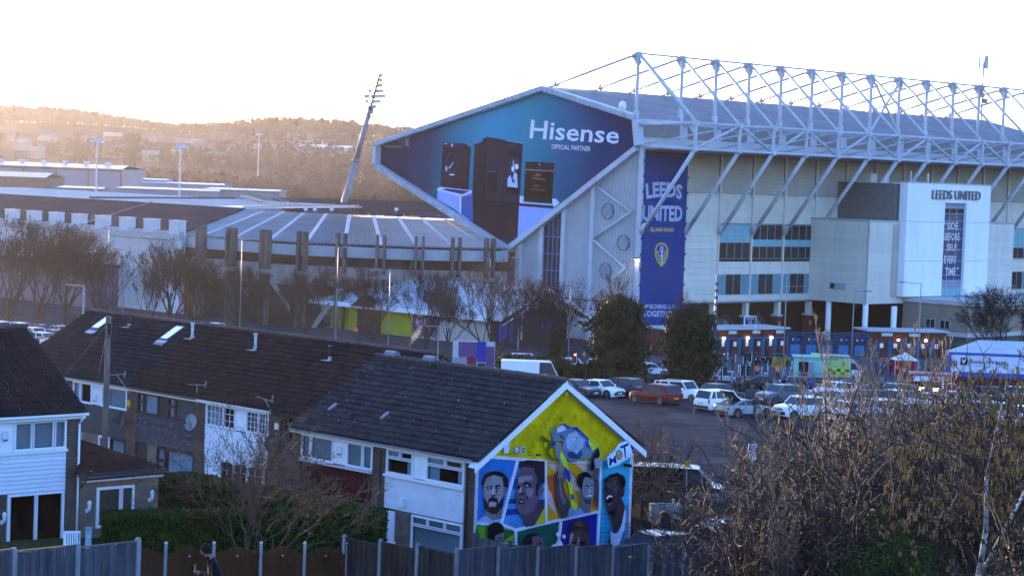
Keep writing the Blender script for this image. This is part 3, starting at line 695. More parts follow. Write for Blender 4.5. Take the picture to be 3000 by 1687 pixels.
M_wbrick = brickmat('white_painted_brick', '#d4dae8', '#cbd2e2', '#a9b2c6', bump=.4)
M_tileg = mat('grey_concrete_tile', (.034, .034, .037), rough=.75, var=.4, scale=1.6, rnd=.2, spec=.15, spots=((.16, .17, .15), 5, .66))
M_tileb = mat('brown_concrete_tile', (.036, .019, .017), rough=.75, var=.35, scale=1.6, rnd=.18, spec=.15, spots=((.15, .15, .15), 9, .735))
M_tilek = mat('dark_grey_tile', (.022, .021, .024), rough=.75, var=.35, scale=2, rnd=.22, spec=.15, spots=((.15, .16, .17), 8, .72))
M_ridge = mat('ridge_tile', (.06, .045, .04), rough=.85, var=.4, scale=3, spots=((.2, .17, .12), 6, .66))
M_lead = mat('lead_flashing', (.28, .31, .36), rough=.5, metal=.3, var=.2)
M_blind = mat('vertical_blind', (.42, .50, .52), rough=.7, var=.1)
M_curtain = mat('net_curtain', (.6, .66, .72), rough=.8, var=.15, scale=4)
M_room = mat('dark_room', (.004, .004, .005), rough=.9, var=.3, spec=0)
M_hglass = mat('house_glass', (.02, .025, .03), rough=.04, var=0, spec=.7)
M_black = mat('black_plastic', (.015, .015, .018), rough=.4, var=.1)
M_bframe2 = mat('black_timber', (.016, .016, .022), rough=.5, var=.2)
M_rend = mat('grey_green_render', (.045, .055, .058), rough=.85, var=.12, scale=.8)
M_wrend = mat('white_painted_render', (.66, .70, .78), rough=.8, var=.07, scale=.8)
# glass must let the room behind show: thin transparent-ish pane
def seethrough():
    m = bpy.data.materials.new('clear_window_glass'); m.use_nodes = True; n = m.node_tree.nodes; l = m.node_tree.links; n.clear()
    o = n.new('ShaderNodeOutputMaterial'); mx = n.new('ShaderNodeMixShader'); tr = n.new('ShaderNodeBsdfTransparent'); gl = n.new('ShaderNodeBsdfGlossy')
    tr.inputs[0].default_value = (.72, .8, .84, 1); gl.inputs['Roughness'].default_value = .03
    mx.inputs[0].default_value = .05
    l.new(tr.outputs[0], mx.inputs[1]); l.new(gl.outputs[0], mx.inputs[2]); l.new(mx.outputs[0], o.inputs[0])
    return m
M_clear = seethrough()
class Wall:
    """maps (a along the wall, d outwards, z) into the local axes of the house; kind 'y': wall along y facing -x ; kind 'x': wall along x facing -y"""
    def __init__(s, par, kind, c): s.par = par; s.k = kind; s.c = c
    def bb(s, b, a0, a1, d0, d1, z0, z1):
        if s.k == 'y': b.bb(s.c-d1, s.c-d0, a0, a1, z0, z1)
        else: b.bb(a0, a1, s.c-d1, s.c-d0, z0, z1)
        return b
    def box(s, name, a0, a1, d0, d1, z0, z1, m, par=None, **k): return s.bb(MB(), a0, a1, d0, d1, z0, z1).build(name, m, par or s.par, **k)
    def planks(s, a0, a1, z0, z1, m, pitch=.15, name='plank'):
        n = int(round((z1-z0)/pitch)); p = (z1-z0)/n
        b = MB(); s.bb(b, a0, a1, -.02, .03, .004, p-.010); s.bb(b, a0, a1, .03, .045, .004, p*.55); me = b.mesh(name, m)
        for i in range(n): link(name, me, s.par, (0, 0, z0+i*p))
    def win(s, a0, a1, z0, z1, lights, inside='vblind', fm=None, t=.055, name='window', grid=None, hole=True):
        """lights: (a0,a1,z0,z1) of each glazed light inside the outer frame"""
        fm = fm or M_upvc; f = MB()
        s.bb(f, a0, a1, -.05, .05, z1-t, z1); s.bb(f, a0, a1, -.05, .07, z0, z0+t)
        s.bb(f, a0, a0+t, -.05, .048, z0+t, z1-t); s.bb(f, a1-t, a1, -.05, .048, z0+t, z1-t)
        fo = f.build(name, fm, s.par)
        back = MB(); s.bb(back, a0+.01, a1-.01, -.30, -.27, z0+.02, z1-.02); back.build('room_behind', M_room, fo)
        for j, (p, q, r, v) in enumerate(lights):
            c = MB(); u = .04
            s.bb(c, p, q, -.04, .065, v-u, v); s.bb(c, p, q, -.04, .065, r, r+u); s.bb(c, p, p+u, -.04, .063, r+u, v-u); s.bb(c, q-u, q, -.04, .063, r+u, v-u)
            if grid:
                gx, gz = grid if not isinstance(grid, dict) else grid.get(j, (1, 1))
                for i in range(1, gx): x = p+(q-p)*i/gx; s.bb(c, x-.012, x+.012, -.01, .03, r+u, v-u)
                for i in range(1, gz): z = r+(v-r)*i/gz; s.bb(c, p+u, q-u, -.008, .028, z-.012, z+.012)
            c.build('casement', fm, fo)
            g = MB(); s.bb(g, p+u, q-u, -.005, .003, r+u, v-u); g.build('pane', M_clear, fo)
            ins = inside[j] if isinstance(inside, list) else inside
            if ins == 'vblind':
                bl = MB(); x = p+.03
                while x < q-.04:
                    A, B = (s.c+.13, s.c+.10) if s.k == 'y' else (s.c+.13, s.c+.10)
                    if s.k == 'y': bl.quad((s.c+.14, x, r+.05), (s.c+.10, x+.085, r+.05), (s.c+.10, x+.085, v-.03), (s.c+.14, x, v-.03))
                    else: bl.quad((x, s.c+.14, r+.05), (x+.085, s.c+.10, r+.05), (x+.085, s.c+.10, v-.03), (x, s.c+.14, v-.03))
                    x += .089
                bl.build('blind', M_blind, fo)
            elif ins == 'hblind':
                bl = MB(); z = r+.05
                while z < v-.05: s.bb(bl, p+.05, q-.05, -.12, -.09, z, z+.02); z += .06
                bl.build('blind', M_blind, fo)
            elif ins in ('curtL', 'curtR', 'net', 'curt2'):
                bl = MB(); L = q-p
                rg = {'curtL': [(p, p+.3*L)], 'curtR': [(q-.3*L, q)], 'net': [(p, q)], 'curt2': [(p, p+.22*L), (q-.28*L, q)]}[ins]
                for x0, x1 in rg:
                    x = x0+.02; i = 0
                    while x < x1-.03:
                        dd = .10 if i % 2 else .15
                        if s.k == 'y': bl.quad((s.c+dd, x, r+.03), (s.c+.25-dd, x+.06, r+.03), (s.c+.25-dd, x+.06, v-.02), (s.c+dd, x, v-.02))
                        else: bl.quad((x, s.c+dd, r+.03), (x+.06, s.c+.25-dd, r+.03), (x+.06, s.c+.25-dd, v-.02), (x, s.c+dd, v-.02))
                        x += .06; i += 1
                bl.build('curtain', M_curtain, fo)
        return fo
def tile_mesh(wd, ln, m, name='roof_tile'):
    """interlocking tile with two rolls; x across, y up the slope, z out"""
    b = MB(); xs = [0, .04, .13, .17, .21, .30, .34, .5, .54, .63, .67, .71, .80, .84, 1.0]; xs = [0, .10, .16, .24, .32, .50, .60, .66, .74, .82, 1.0]
    hz = [0, 0, .05, .06, .012, 0, 0, .05, .06, .012, 0]; L = ln*1.10; dz0 = .075
    for y, dz in ((0, dz0), (L, 0)):
        for x, h in zip(xs, hz): b.v.append((x*wd, y, dz+h))
    n = len(xs)
    for i in range(n-1): b.f.append((i, i+1, n+i+1, n+i)); b.m.append(0)
    k = len(b.v)
    for x, h in zip(xs, hz): b.v.append((x*wd, .004, dz0+h-.024))
    for i in range(n-1): b.f.append((k+i, k+i+1, i+1, i)); b.m.append(0)
    me = b.mesh(name, m); return me
RNG = random.Random(5)
def slope_roof(par, y0, y1, x0, x1, z0, z1, m, cols, rows, flip='x', single=300, keep=None):
    """tiled slope rising from the eave (x0,z0) to the ridge (x1,z1), running y0..y1; flip='y' swaps the axes (eave along x)"""
    L = math.hypot(x1-x0, z1-z0); c, s = (x1-x0)/L, (z1-z0)/L; wd = (y1-y0)/cols; ln = L/rows; me = tile_mesh(wd, ln, m)
    if flip == 'x': A, U, N = Vector((0, -1, 0)), Vector((c, 0, s)), Vector((-s, 0, c))
    else: A, U, N = Vector((1, 0, 0)), Vector((0, c, s)), Vector((0, -s, c))
    rot = Matrix((A, U, N)).transposed().to_euler(); k = 0; rest = MB()
    # battened deck below the tiles
    b = MB()
    def pt(a, t, n):
        base = Vector((x0, 0, z0)) if flip == 'x' else Vector((0, x0, z0))
        v = base+U*t+N*n; return (v[0], a, v[2]) if flip == 'x' else (a, v[1], v[2])
    b.prism([pt(y0+.01, .02, -.03), pt(y1-.01, .02, -.03), pt(y1-.01, L-.02, -.03), pt(y0+.01, L-.02, -.03)], tuple(N*-.1)); b.build('roof', m, par)
    for r in range(rows):
        for q in range(cols):
            if keep and not keep(q, r): continue
            a = (y1-q*wd) if flip == 'x' else y0+q*wd
            P = Vector(pt(a, r*ln, RNG.uniform(-.004, .004)))
            rz = RNG.uniform(-.008, .008)
            if k < single: link('roof_tile', me, par, P, (rot[0]+RNG.uniform(-.006, .006), rot[1]+rz, rot[2])); k += 1
            else:
                o0 = len(rest.v)
                for v in me.vertices: w_ = P+A*v.co[0]+U*v.co[1]+N*v.co[2]; rest.v.append(tuple(w_))
                for f in me.polygons: rest.f.append(tuple(o0+i for i in f.vertices)); rest.m.append(0)
    if rest.f: rest.build('roof_tiles', m, par, kind='stuff')
def ridge(par, y0, y1, x, z, flip='x', m=None, n=None):
    n = n or int(round((y1-y0)/.45)); p = (y1-y0)/n; b = MB(); r_ = .15
    for i in range(6):
        t, t2 = math.pi*i/6, math.pi*(i+1)/6
        q = [(r_*math.cos(t), -.06+r_*math.sin(t)), (r_*math.cos(t2), -.06+r_*math.sin(t2))]
        b.quad((q[0][0], 0, q[0][1]), (q[1][0], 0, q[1][1]), (q[1][0]*.94, p*.98, q[1][1]*.97), (q[0][0]*.94, p*.98, q[0][1]*.97))
    b.quad(*[(r_*math.cos(math.pi*i/6), 0, -.06+r_*math.sin(math.pi*i/6)) for i in range(7)])
    me = b.mesh('ridge_tile', m or M_ridge)
    for i in range(n):
        if flip == 'x': link('ridge_tile', me, par, (x, y0+i*p, z+RNG.uniform(-.006, .006)))
        else: link('ridge_tile', me, par, (y0+i*p, x, z+RNG.uniform(-.006, .006)), (0, 0, -math.pi/2))
def dish(par_frame, loc, face, col, label, r=.38):
    t = thing('satellite_dish', label, 'satellite dish', par_frame.W(*loc), par_frame.ang)
    b = MB(); N = 14; f = Vector(face).normalized(); e = f.cross(Vector((0, 0, 1))).normalized(); g = e.cross(f); ctr = f*.35
    for ring in range(3):
        r0, r1 = r*ring/3, r*(ring+1)/3; d0, d1 = (r0/r)**2*.1, (r1/r)**2*.1
        for i in range(N):
            t0, t1 = 2*math.pi*i/N, 2*math.pi*(i+1)/N
            P = lambda rr, tt, dd: tuple(ctr+e*rr*math.cos(tt)+g*rr*1.08*math.sin(tt)+f*dd)
            if ring == 0: b.quad(P(0, 0, 0), P(r1, t0, d1), P(r1, t1, d1))
            else: b.quad(P(r0, t0, d0), P(r1, t0, d1), P(r1, t1, d1), P(r0, t1, d0))
    b.build('reflector', mat('dish_'+col, col, rough=.6, var=.25, scale=4), t, True)
    b = MB(); b.tube((0, 0, 0), tuple(ctr*.8), .03); b.tube(tuple(ctr+g*-r), tuple(ctr+f*.5+g*-.1), .018); b.box(tuple(ctr+f*.5+g*-.08), (.09, .09, .12)); b.build('arm', M_black, t)
    return t
def alarm(fr, wall, a, z, col, label, par_w=.26):
    t = thing('alarm_box', label, 'alarm box', fr.W(*( (wall.c-.0, a, z) if wall.k == 'y' else (a, wall.c, z))), fr.ang)
    b = MB(); wd, h = .28, .36
    pts = [(-wd/2, -h*.3), (-wd/3, -h/2), (wd/3, -h/2), (wd/2, -h*.3), (wd/2, h*.3), (wd/3, h/2), (-wd/3, h/2), (-wd/2, h*.3)]
    if wall.k == 'y': b.prism([(-.03, p, q) for p, q in pts], (-.09, 0, 0))
    else: b.prism([(p, -.03, q) for p, q in pts], (0, -.09, 0))
    b.build('cover', mat('alarm_'+col, col, rough=.4, var=.05), t)
    b = MB(); (b.box((-.13, 0, -h/2+.03), (.03, .16, .05)) if wall.k == 'y' else b.box((0, -.13, -h/2+.03), (.16, .03, .05))); b.build('strobe', M_black, t)
EZ, RX, RZ = 4.65, 4.6, 7.58
def house(label, y0, y1, x0, tm, group='houses in the terrace rows', front='none', cat='house', floor=-.4):
    t = thing('terraced_house', label, cat, HS.W(0, 0, 0), HS.ang, group)
    for nm, (xa, xb, ya, yb) in dict(side=(x0, x0+9.2, y0, y0+.12), side2=(x0, x0+9.2, y1-.12, y1), back=(x0+9.1, x0+9.2, y0+.12, y1-.12)).items():
        b = MB(); b.bb(xa+(.35 if nm != 'back' else 0), xb-(.12 if nm != 'back' else 0), ya, yb, floor, EZ-.05); b.build('wall', M_brick, t)
    slope_roof(t, y0, y1, x0-.32, x0+RX, EZ+.0, RZ, tm, 18, 16)
    b = MB(); b.prism([(x0+RX+.02, y0, RZ-.02), (x0+9.5, y0, EZ-.0), (x0+9.5, y0, EZ-.12), (x0+RX+.02, y0, RZ-.14)], (0, y1-y0, 0)); b.build('rear_roof', tm, t)
    ridge(t, y0, y1, x0+RX, RZ+.08)
    W = Wall(t, 'y', x0)
    W.box('fascia', y0, y1, .22, .26, EZ-.2, EZ-.02, M_upvc if front != 'black' else M_bframe2); W.box('soffit', y0, y1, 0, .22, EZ-.2, EZ-.17, M_upvc if front != 'black' else M_bframe2)
    b = MB(); n = 6
    for i in range(n):
        t0, t1 = math.pi+math.pi*i/n, math.pi+math.pi*(i+1)/n; r_ = .055; cx, cz = x0-.32, EZ-.07
        b.quad((cx+r_*math.cos(t0), y0, cz+r_*math.sin(t0)), (cx+r_*math.cos(t0), y1, cz+r_*math.sin(t0)), (cx+r_*math.cos(t1), y1, cz+r_*math.sin(t1)), (cx+r_*math.cos(t1), y0, cz+r_*math.sin(t1)))
    b.build('gutter', M_black if front in ('black', 'dark') else M_upvc if front == 'white' else mat('grey_gutter', (.2, .21, .24), rough=.5), t)
    return t, W
# ---- end house with the mural
h0, W = house('end house of the front pair with a painted mural covering its gable', 0, 5.85, 0, M_tileg)
for o in [c for c in h0.children if c.name.startswith('wall') and c.data.vertices[0].co[1] < .3][:1]: bpy.data.objects.remove(o)
b = MB(); b.prism([(.02, 0, -1), (9.2, 0, -1), (9.2, 0, EZ-.1), (RX, 0, RZ-.12), (.02, 0, EZ-.1)], (0, .2, 0)); b.build('gable_wall', M_wbrick, h0)
W.box('pier', .0, .55, -.34, 0, -.6, EZ-.2, M_brick); W.box('pier', 5.46, 5.85, -.3, .05, -.6, EZ-.2, M_brick)
W.win(3.71, 5.42, 3.38, 4.43, [(4.58, 5.36, 4.1, 4.39), (3.77, 4.54, 4.1, 4.39), (3.77, 5.36, 3.44, 4.06)], ['net', 'dark', 'curtL'])
W.win(.6, 2.93, 3.38, 4.43, [(1.78, 2.87, 4.1, 4.39), (.66, 1.74, 4.1, 4.39), (.66, 2.87, 3.44, 4.06)], ['net', 'curtL', 'curt2'])
W.box('window_panel', 2.95, 3.69, 0, .03, 3.4, 4.43, M_upvc); W.box('sill', .55, 5.48, 0, .14, 3.28, 3.37, M_upvc)
W.planks(.58, 5.46, 1.95, 3.27, M_wplank, .105)
W.win(.6, 3.72, .3, 1.9, [(2.72, 3.66, 1.52, 1.85), (1.68, 2.68, 1.52, 1.85), (.66, 1.64, 1.52, 1.85), (.66, 3.66, .35, 1.48)], 'vblind')
W.box('stone_pier', 3.76, 4.72, -.1, .04, -.4, 1.93, mat('rough_stone', (.11, .095, .08), rough=.9, var=.45, scale=4, bump=1, bscale=8))
W.box('wall', .55, 3.75, -.1, .0, -.6, .3, M_brick)
d_ = W.box('door', 4.78, 5.42, -.06, .02, -.4, 1.85, M_upvc)
bb_ = MB(); [W.bb(bb_, 4.86, 5.34, .02, .03, .0+i*.3, .22+i*.3) for i in range(6)]; bb_.build('door_panel', M_wrend, d_)
# white bargeboards of the gable, verge
for (xa, za, xb, zb) in ((-.38, EZ-.33, RX, RZ+.02), (9.58, EZ-.33, RX, RZ+.02)):
    b = MB(); b.prism([(xa, -.42, za+.06), (xb, -.42, zb+.0), (xb, -.42, zb-.33), (xa, -.42, za-.20)], (0, .05, 0)); b.build('bargeboard', M_upvc, h0)
    b = MB(); b.prism([(xa, -.37, za+.04), (xb, -.37, zb-.02), (xb, -.37, zb-.08), (xa, -.37, za-.02)], (0, .38, 0)); b.build('verge_soffit', M_upvc, h0)
slope_roof(h0, -.42, 0, -.32, RX, EZ, RZ, M_tileg, 1, 16, single=12)
b = MB(); b.prism([(RX+.02, -.42, RZ-.02), (9.5, -.42, EZ), (9.5, -.42, EZ-.06), (RX+.02, -.42, RZ-.08)], (0, .42, 0)); b.build('rear_roof', M_tileg, h0); ridge(h0, -.42, 0, RX, RZ+.08)
W.box('vent_box', 4.15, 4.4, .03, .16, 2.15, 2.5, M_upvc)
b = MB(); b.tube((-.12, .3, -.4), (-.12, .3, EZ-.3), .045); b.tube((-.12, 5.66, -.4), (-.12, 5.66, EZ-.3), .03); b.build('downpipe', M_black, h0)
# mural: flat paint on the gable wall
mz1 = lambda x, y: HS.pu(1380+x/4.83, 1100+y/4.83); mz2 = lambda x, y: HS.pu(1600+x/4.83, 1100+y/4.83)
mz3 = lambda x, y: HS.pu(1380+x/5.573, 1380+y/5.573); mz4 = lambda x, y: HS.pu(1620+x/5.573, 1380+y/5.573); mp = lambda x, y: HS.pu(x, y)
mz5 = lambda x, y: HS.pu(1300+x/2.414, 1087+y/2.414)
mural = MB(); MM = []; _n = [0]
def mpaint(shapes, f, name, step=.0012):
    b = MB(); ms = []
    for c, pts in shapes:
        _n[0] += 1; m = paintmat(c)
        if m not in ms: ms.append(m)
        b.mi = ms.index(m); P = [f(x, y) for x, y in pts]; b.quad(*[(p[0], -.004-step*_n[0], p[1]) for p in P])
    return b.build(name, ms, None)
mur = MB(); mur.quad(*[(p[0], -.003, p[1]) for p in [mz5(302, 592), mz5(830, 112), mz5(1262, 490), mz5(1108, 640), mz5(700, 625)]]); MO = mur.build('mural', paintmat('#f0cf08'), h0)
def sub(o): o.parent = MO; return o
def blob(cx, cy, rx, ry, n=14, rot=0, j=0, seed=1):
    r = random.Random(seed); return [(x+r.uniform(-j, j), y+r.uniform(-j, j)) for x, y in ell(cx, cy, rx, ry, n, 0, 360, rot)]
SK = ['#8e8d94', '#6d6a72', '#4a4148']
# panels (frame px of the 2.414 zoom)
sub(mpaint([('#1f73c8', [(250, 616), (508, 628), (392, 1060), (235, 1062)]), ('#3a8cd0', [(525, 630), (703, 637), (705, 1070), (500, 1112), (412, 1090)]),
 ('#e0a41c', [(722, 640), (1010, 655), (1095, 668), (1085, 985), (728, 1060)]), ('#2fb4d8', [(1112, 690), (1120, 640), (1270, 560), (1318, 560), (1310, 910), (1290, 1275), (1088, 1275)]),
 ('#2f6b1f', [(233, 1085), (300, 1092), (495, 1125), (498, 1215), (210, 1190)]), ('#0f5a4c', [(512, 1130), (815, 1062), (790, 1290), (512, 1250)]), ('#10258e', [(832, 1055), (1084, 1000), (1072, 1290), (805, 1290)])], mz5, 'painted_panel'))
sub(mpaint([('#1f4f9c', [(495, 755), (640, 760), (700, 790), (700, 830), (470, 830)]), ('#163a86', [(455, 900), (700, 905), (700, 935), (440, 935)]), ('#163a86', [(425, 975), (700, 960), (700, 990), (420, 1020)]),
 ('#c9a9a0', [(728, 660), (800, 655), (1080, 860), (1080, 910), (960, 860)]), ('#d0582a', [(724, 740), (800, 720), (860, 840), (900, 960), (830, 1040), (760, 900)]), ('#cdb7b2', [(726, 830), (760, 860), (800, 1020), (728, 930)]), ('#d9662e', [(900, 690), (1000, 840), (1085, 900), (1085, 975), (1000, 930)]), ('#d8c0b0', [(930, 655), (1000, 660), (1090, 740), (1090, 800)]),
 ('#5d9a2a', [(300, 1095), (330, 1190), (260, 1190), (235, 1100)]), ('#7ab33a', [(495, 1150), (420, 1200), (480, 1210), (498, 1190)])], mz5, 'painted_panel'))
dots = []
for i in range(4):
    for k in range(9): dots.append(('#1f8fc0', ell(1112+i*28+(k % 2)*0-k*1, 1010+k*32, 11, 13, 10)))
sub(mpaint([d for d in dots if d[1][0][0] < 1190], mz5, 'painted_dots'))
# white dividing lines
sub(mpaint([('#d3dbf0', [(232, 1062), (395, 1062), (400, 1090), (232, 1078)]), ('#d3dbf0', [(508, 628), (526, 630), (412, 1075), (392, 1072)]), ('#d3dbf0', [(395, 1065), (500, 1108), (722, 1058), (1090, 980), (1090, 1000), (720, 1080), (505, 1132), (395, 1090)]), ('#d3dbf0', [(703, 640), (722, 640), (726, 1062), (709, 1068)]), ('#d3dbf0', [(1098, 640), (1113, 640), (1106, 900), (1088, 1275), (1074, 1275), (1090, 900)]), ('#d3dbf0', [(818, 1062), (832, 1058), (808, 1290), (790, 1290)]), ('#d3dbf0', [(497, 1125), (512, 1130), (512, 1250), (497, 1240)]), ('#d3dbf0', [(290, 592), (700, 625), (700, 642), (270, 612)])], mz5, 'painted_divider'))
# portraits (generic comic faces)
sub(mpaint([('#8ea2c8', [(95, 790), (210, 715), (480, 690), (450, 835), (290, 835), (95, 820)]), (SK[1], [(215, 600), (490, 600), (480, 760), (330, 800), (210, 700)]), ('#1d1a20', blob(375, 190, 220, 200, 20, 0, 9)), (SK[0], [(190, 210), (235, 100), (350, 55), (490, 90), (510, 220), (510, 460), (440, 600), (330, 650), (240, 600), (190, 460)]), (SK[1], [(515, 250), (560, 245), (545, 390), (515, 400)]), ('#2a2228', [(185, 400), (250, 520), (270, 440), (330, 405), (410, 440), (430, 520), (515, 380), (500, 560), (400, 690), (310, 690), (200, 600)]), ('#9c9aa2', [(270, 500), (340, 488), (400, 510), (380, 570), (270, 575)]), ('#1d1a20', [(230, 250), (325, 225), (330, 285), (245, 285)]), ('#1d1a20', [(370, 220), (455, 215), (455, 275), (375, 280)]), ('#d8dce8', ell(285, 262, 22, 10, 8)), ('#d8dce8', ell(425, 258, 22, 10, 8)), ('#15151a', ell(285, 260, 9, 9, 7)), ('#15151a', ell(422, 256, 9, 9, 7)), ('#b8bccc', [(330, 250), (345, 250), (350, 375), (315, 375)]), ('#3a3036', [(300, 380), (380, 375), (370, 405), (310, 405)]), ('#7d1420', [(385, 285), (415, 280), (412, 350), (400, 300), (395, 420), (388, 420)]), ('#2a2228', [(300, 455), (385, 450), (340, 480)])], mz3, 'painted_portrait'))
sub(mpaint([('#4a3c4c', [(740, 640), (1180, 440), (1180, 760), (1000, 880), (860, 900), (830, 760)]), ('#27222a', [(760, -160), (900, -190), (1180, -170), (1180, 190), (1060, 160), (1000, -60), (760, -60)]), ('#6a5364', [(715, 240), (750, 60), (820, -80), (980, -60), (1060, 100), (1050, 400), (1130, 200), (1170, 300), (1090, 440), (1000, 640), (830, 720), (740, 650), (720, 520), (705, 380)]), ('#9c8698', [(740, 100), (840, 60), (970, 60), (980, 140), (870, 150), (760, 190)]), ('#8a7486', [(880, 250), (1000, 280), (960, 420), (880, 400)]), ('#27222a', [(830, 190), (880, 165), (950, 195), (960, 250), (880, 260), (835, 230)]), ('#dfe0ea', ell(890, 225, 24, 14, 9)), ('#111118', ell(892, 222, 10, 10, 8)), ('#27222a', [(720, 230), (790, 220), (760, 290), (725, 280)]), ('#b0a0b4', [(790, 230), (800, 330), (770, 350), (745, 340)]), ('#34262f', [(745, 350), (840, 340), (835, 380), (760, 375)]), ('#34262f', [(745, 480), (780, 440), (840, 460), (850, 500), (800, 530), (750, 530)]), ('#d5d2dc', [(760, 480), (830, 478), (800, 498)]), ('#403040', [(850, 330), (905, 420), (895, 470), (870, 400)]), ('#c8b428', [(1010, 870), (1180, 570), (1188, 830)]), ('#27222a', [(1030, 200), (1100, 150), (1050, 400), (1025, 400)])], mz3, 'painted_portrait'))
sub(mpaint([(SK[2], [(40, 0), (140, 0), (150, 320), (230, 480), (240, 580), (200, 740), (100, 770), (40, 500), (5, 200)]), ('#6c6468', [(60, 0), (110, 0), (110, 330), (190, 480), (150, 560), (90, 400)]), (SK[2], [(640, 0), (700, 0), (720, 300), (715, 600), (650, 420)]), ('#6f96c8', [(245, 575), (350, 640), (410, 575), (490, 680), (205, 745)]), (SK[1], [(410, 400), (600, 480), (570, 660), (500, 670), (420, 570)]), ('#1a181f', blob(490, 150, 130, 150, 16, 0, 8)), ('#85828c', [(465, 130), (500, 80), (560, 100), (630, 90), (640, 200), (630, 380), (600, 480), (520, 510), (460, 440), (440, 300)]), (SK[2], [(450, 400), (520, 440), (600, 430), (580, 520), (500, 530)]), ('#1a181f', [(490, 235), (550, 215), (545, 275), (495, 275)]), ('#1a181f', [(585, 220), (625, 215), (620, 265), (590, 265)]), ('#e4e6f0', ell(515, 258, 15, 10, 8)), ('#e4e6f0', ell(602, 252, 12, 9, 8)), ('#b5b5c0', [(555, 240), (590, 330), (545, 335)]), ('#efefff', [(515, 385), (600, 380), (585, 405), (530, 400)]), ('#1a181f', [(525, 402), (590, 402), (560, 425)]), (SK[1], [(370, 300), (420, 300), (430, 420), (400, 410), (375, 370)])], mz4, 'painted_portrait'))
sub(mpaint([('#3f73c4', [(240, 160), (140, 0), (190, 0), (250, 160)]), ('#173f9c', [(140, 0), (235, 0), (250, 180), (205, 150)]), ('#c7cf3a', [(150, 40), (210, 150), (270, 200), (290, 340), (310, 470), (370, 560), (330, 640), (270, 590), (245, 400), (225, 250)]), ('#173f9c', [(250, 370), (300, 365), (310, 460), (265, 450)])], mz4, 'painted_scarf'))
sub(mpaint([('#15141a', blob(980, 170, 180, 150, 24, 10, 16, 3)), ('#3b3035', [(820, 200), (880, 90), (1010, 70), (1080, 250), (1140, 280), (1120, 400), (1080, 420), (1120, 520), (1140, 560), (1090, 850), (990, 1000), (950, 960), (900, 720), (850, 640), (800, 420), (800, 280)]), ('#584850', [(840, 190), (980, 130), (1020, 260), (990, 400), (960, 300), (850, 240)]), ('#15141a', [(860, 650), (960, 620), (1000, 600), (960, 740), (900, 700)]), ('#100e12', [(835, 450), (880, 395), (940, 400), (940, 470), (880, 515), (840, 500)]), ('#eef0ff', [(835, 420), (880, 380), (935, 395), (930, 415), (880, 410), (845, 450)]), ('#15141a', [(895, 180), (940, 155), (985, 180), (940, 170), (900, 205)]), ('#15141a', [(920, 240), (970, 225), (940, 260)]), ('#15141a', [(808, 240), (845, 220), (840, 300), (812, 300)]), ('#6b5a60', [(840, 520), (930, 500), (880, 555)]), ('#c9d4f2', [(905, 960), (960, 1010), (1010, 1000), (1080, 880), (1130, 620), (1150, 640), (1140, 900), (1050, 1150), (1030, 1310), (920, 1310), (900, 1200)]), ('#5f86b8', [(1150, 540), (1200, 500), (1195, 1120), (1090, 1180), (1150, 900)]), ('#15141a', [(1180, 1120), (1180, 1190), (1090, 1290), (1040, 1300), (1090, 1180)]), ('#3b3035', [(900, 1060), (900, 1300), (820, 1300), (830, 1180)]), ('#3b3035', [(1110, 1300), (1180, 1200), (1178, 1300)])], mz4, 'painted_portrait'))
sub(mpaint([('#16151a', blob(365, 930, 135, 112, 16, 0, 3)), ('#16151a', [(230, 900), (500, 920), (480, 1120), (230, 1080)]), ('#766d74', [(345, 1040), (490, 985), (495, 1080), (470, 1130), (350, 1110)]), ('#2a2228', [(400, 1075), (465, 1065), (460, 1090), (410, 1095)]), ('#1b1a1f', blob(960, 1130, 170, 130, 18, -20, 6)), ('#6d4d5c', [(950, 1060), (1060, 1030), (1135, 1090), (1165, 1250), (1060, 1290), (960, 1180)]), ('#34262f', [(1050, 1160), (1110, 1140), (1100, 1180), (1055, 1190)])], mz3, 'painted_portrait'))
sub(mpaint([('#33262a', blob(390, 930, 165, 145, 20, 0, 12, 4)), ('#4a3a3e', [(230, 1000), (400, 930), (540, 1000), (560, 1120), (540, 1260), (500, 1330), (230, 1310), (200, 1180)]), ('#8a8290', [(240, 1020), (290, 980), (280, 1090), (240, 1160), (270, 1260), (215, 1250)]), ('#7a6f76', [(360, 1060), (395, 1060), (380, 1160), (395, 1240), (330, 1250), (350, 1150)]), ('#171216', [(260, 1150), (340, 1130), (330, 1180), (270, 1190)]), ('#171216', [(400, 1140), (490, 1120), (480, 1180), (410, 1185)]), ('#171216', [(320, 1300), (440, 1280), (430, 1330), (310, 1330)]), ('#5d3e38', [(300, 850), (340, 800), (370, 830), (400, 790), (440, 860), (500, 880), (360, 900)])], mz4, 'painted_portrait'))
sub(mpaint([('#dfe6fa', blob(50, 1190, 60, 85, 12, 0, 8, 2)), ('#dfe6fa', blob(-20, 1250, 60, 80, 12, 0, 8, 3)), ('#dfe6fa', blob(40, 1015, 38, 38, 10, 0, 5, 5)), ('#dfe6fa', blob(135, 1050, 26, 34, 9, 0, 5, 6))], mz4, 'painted_smoke'))
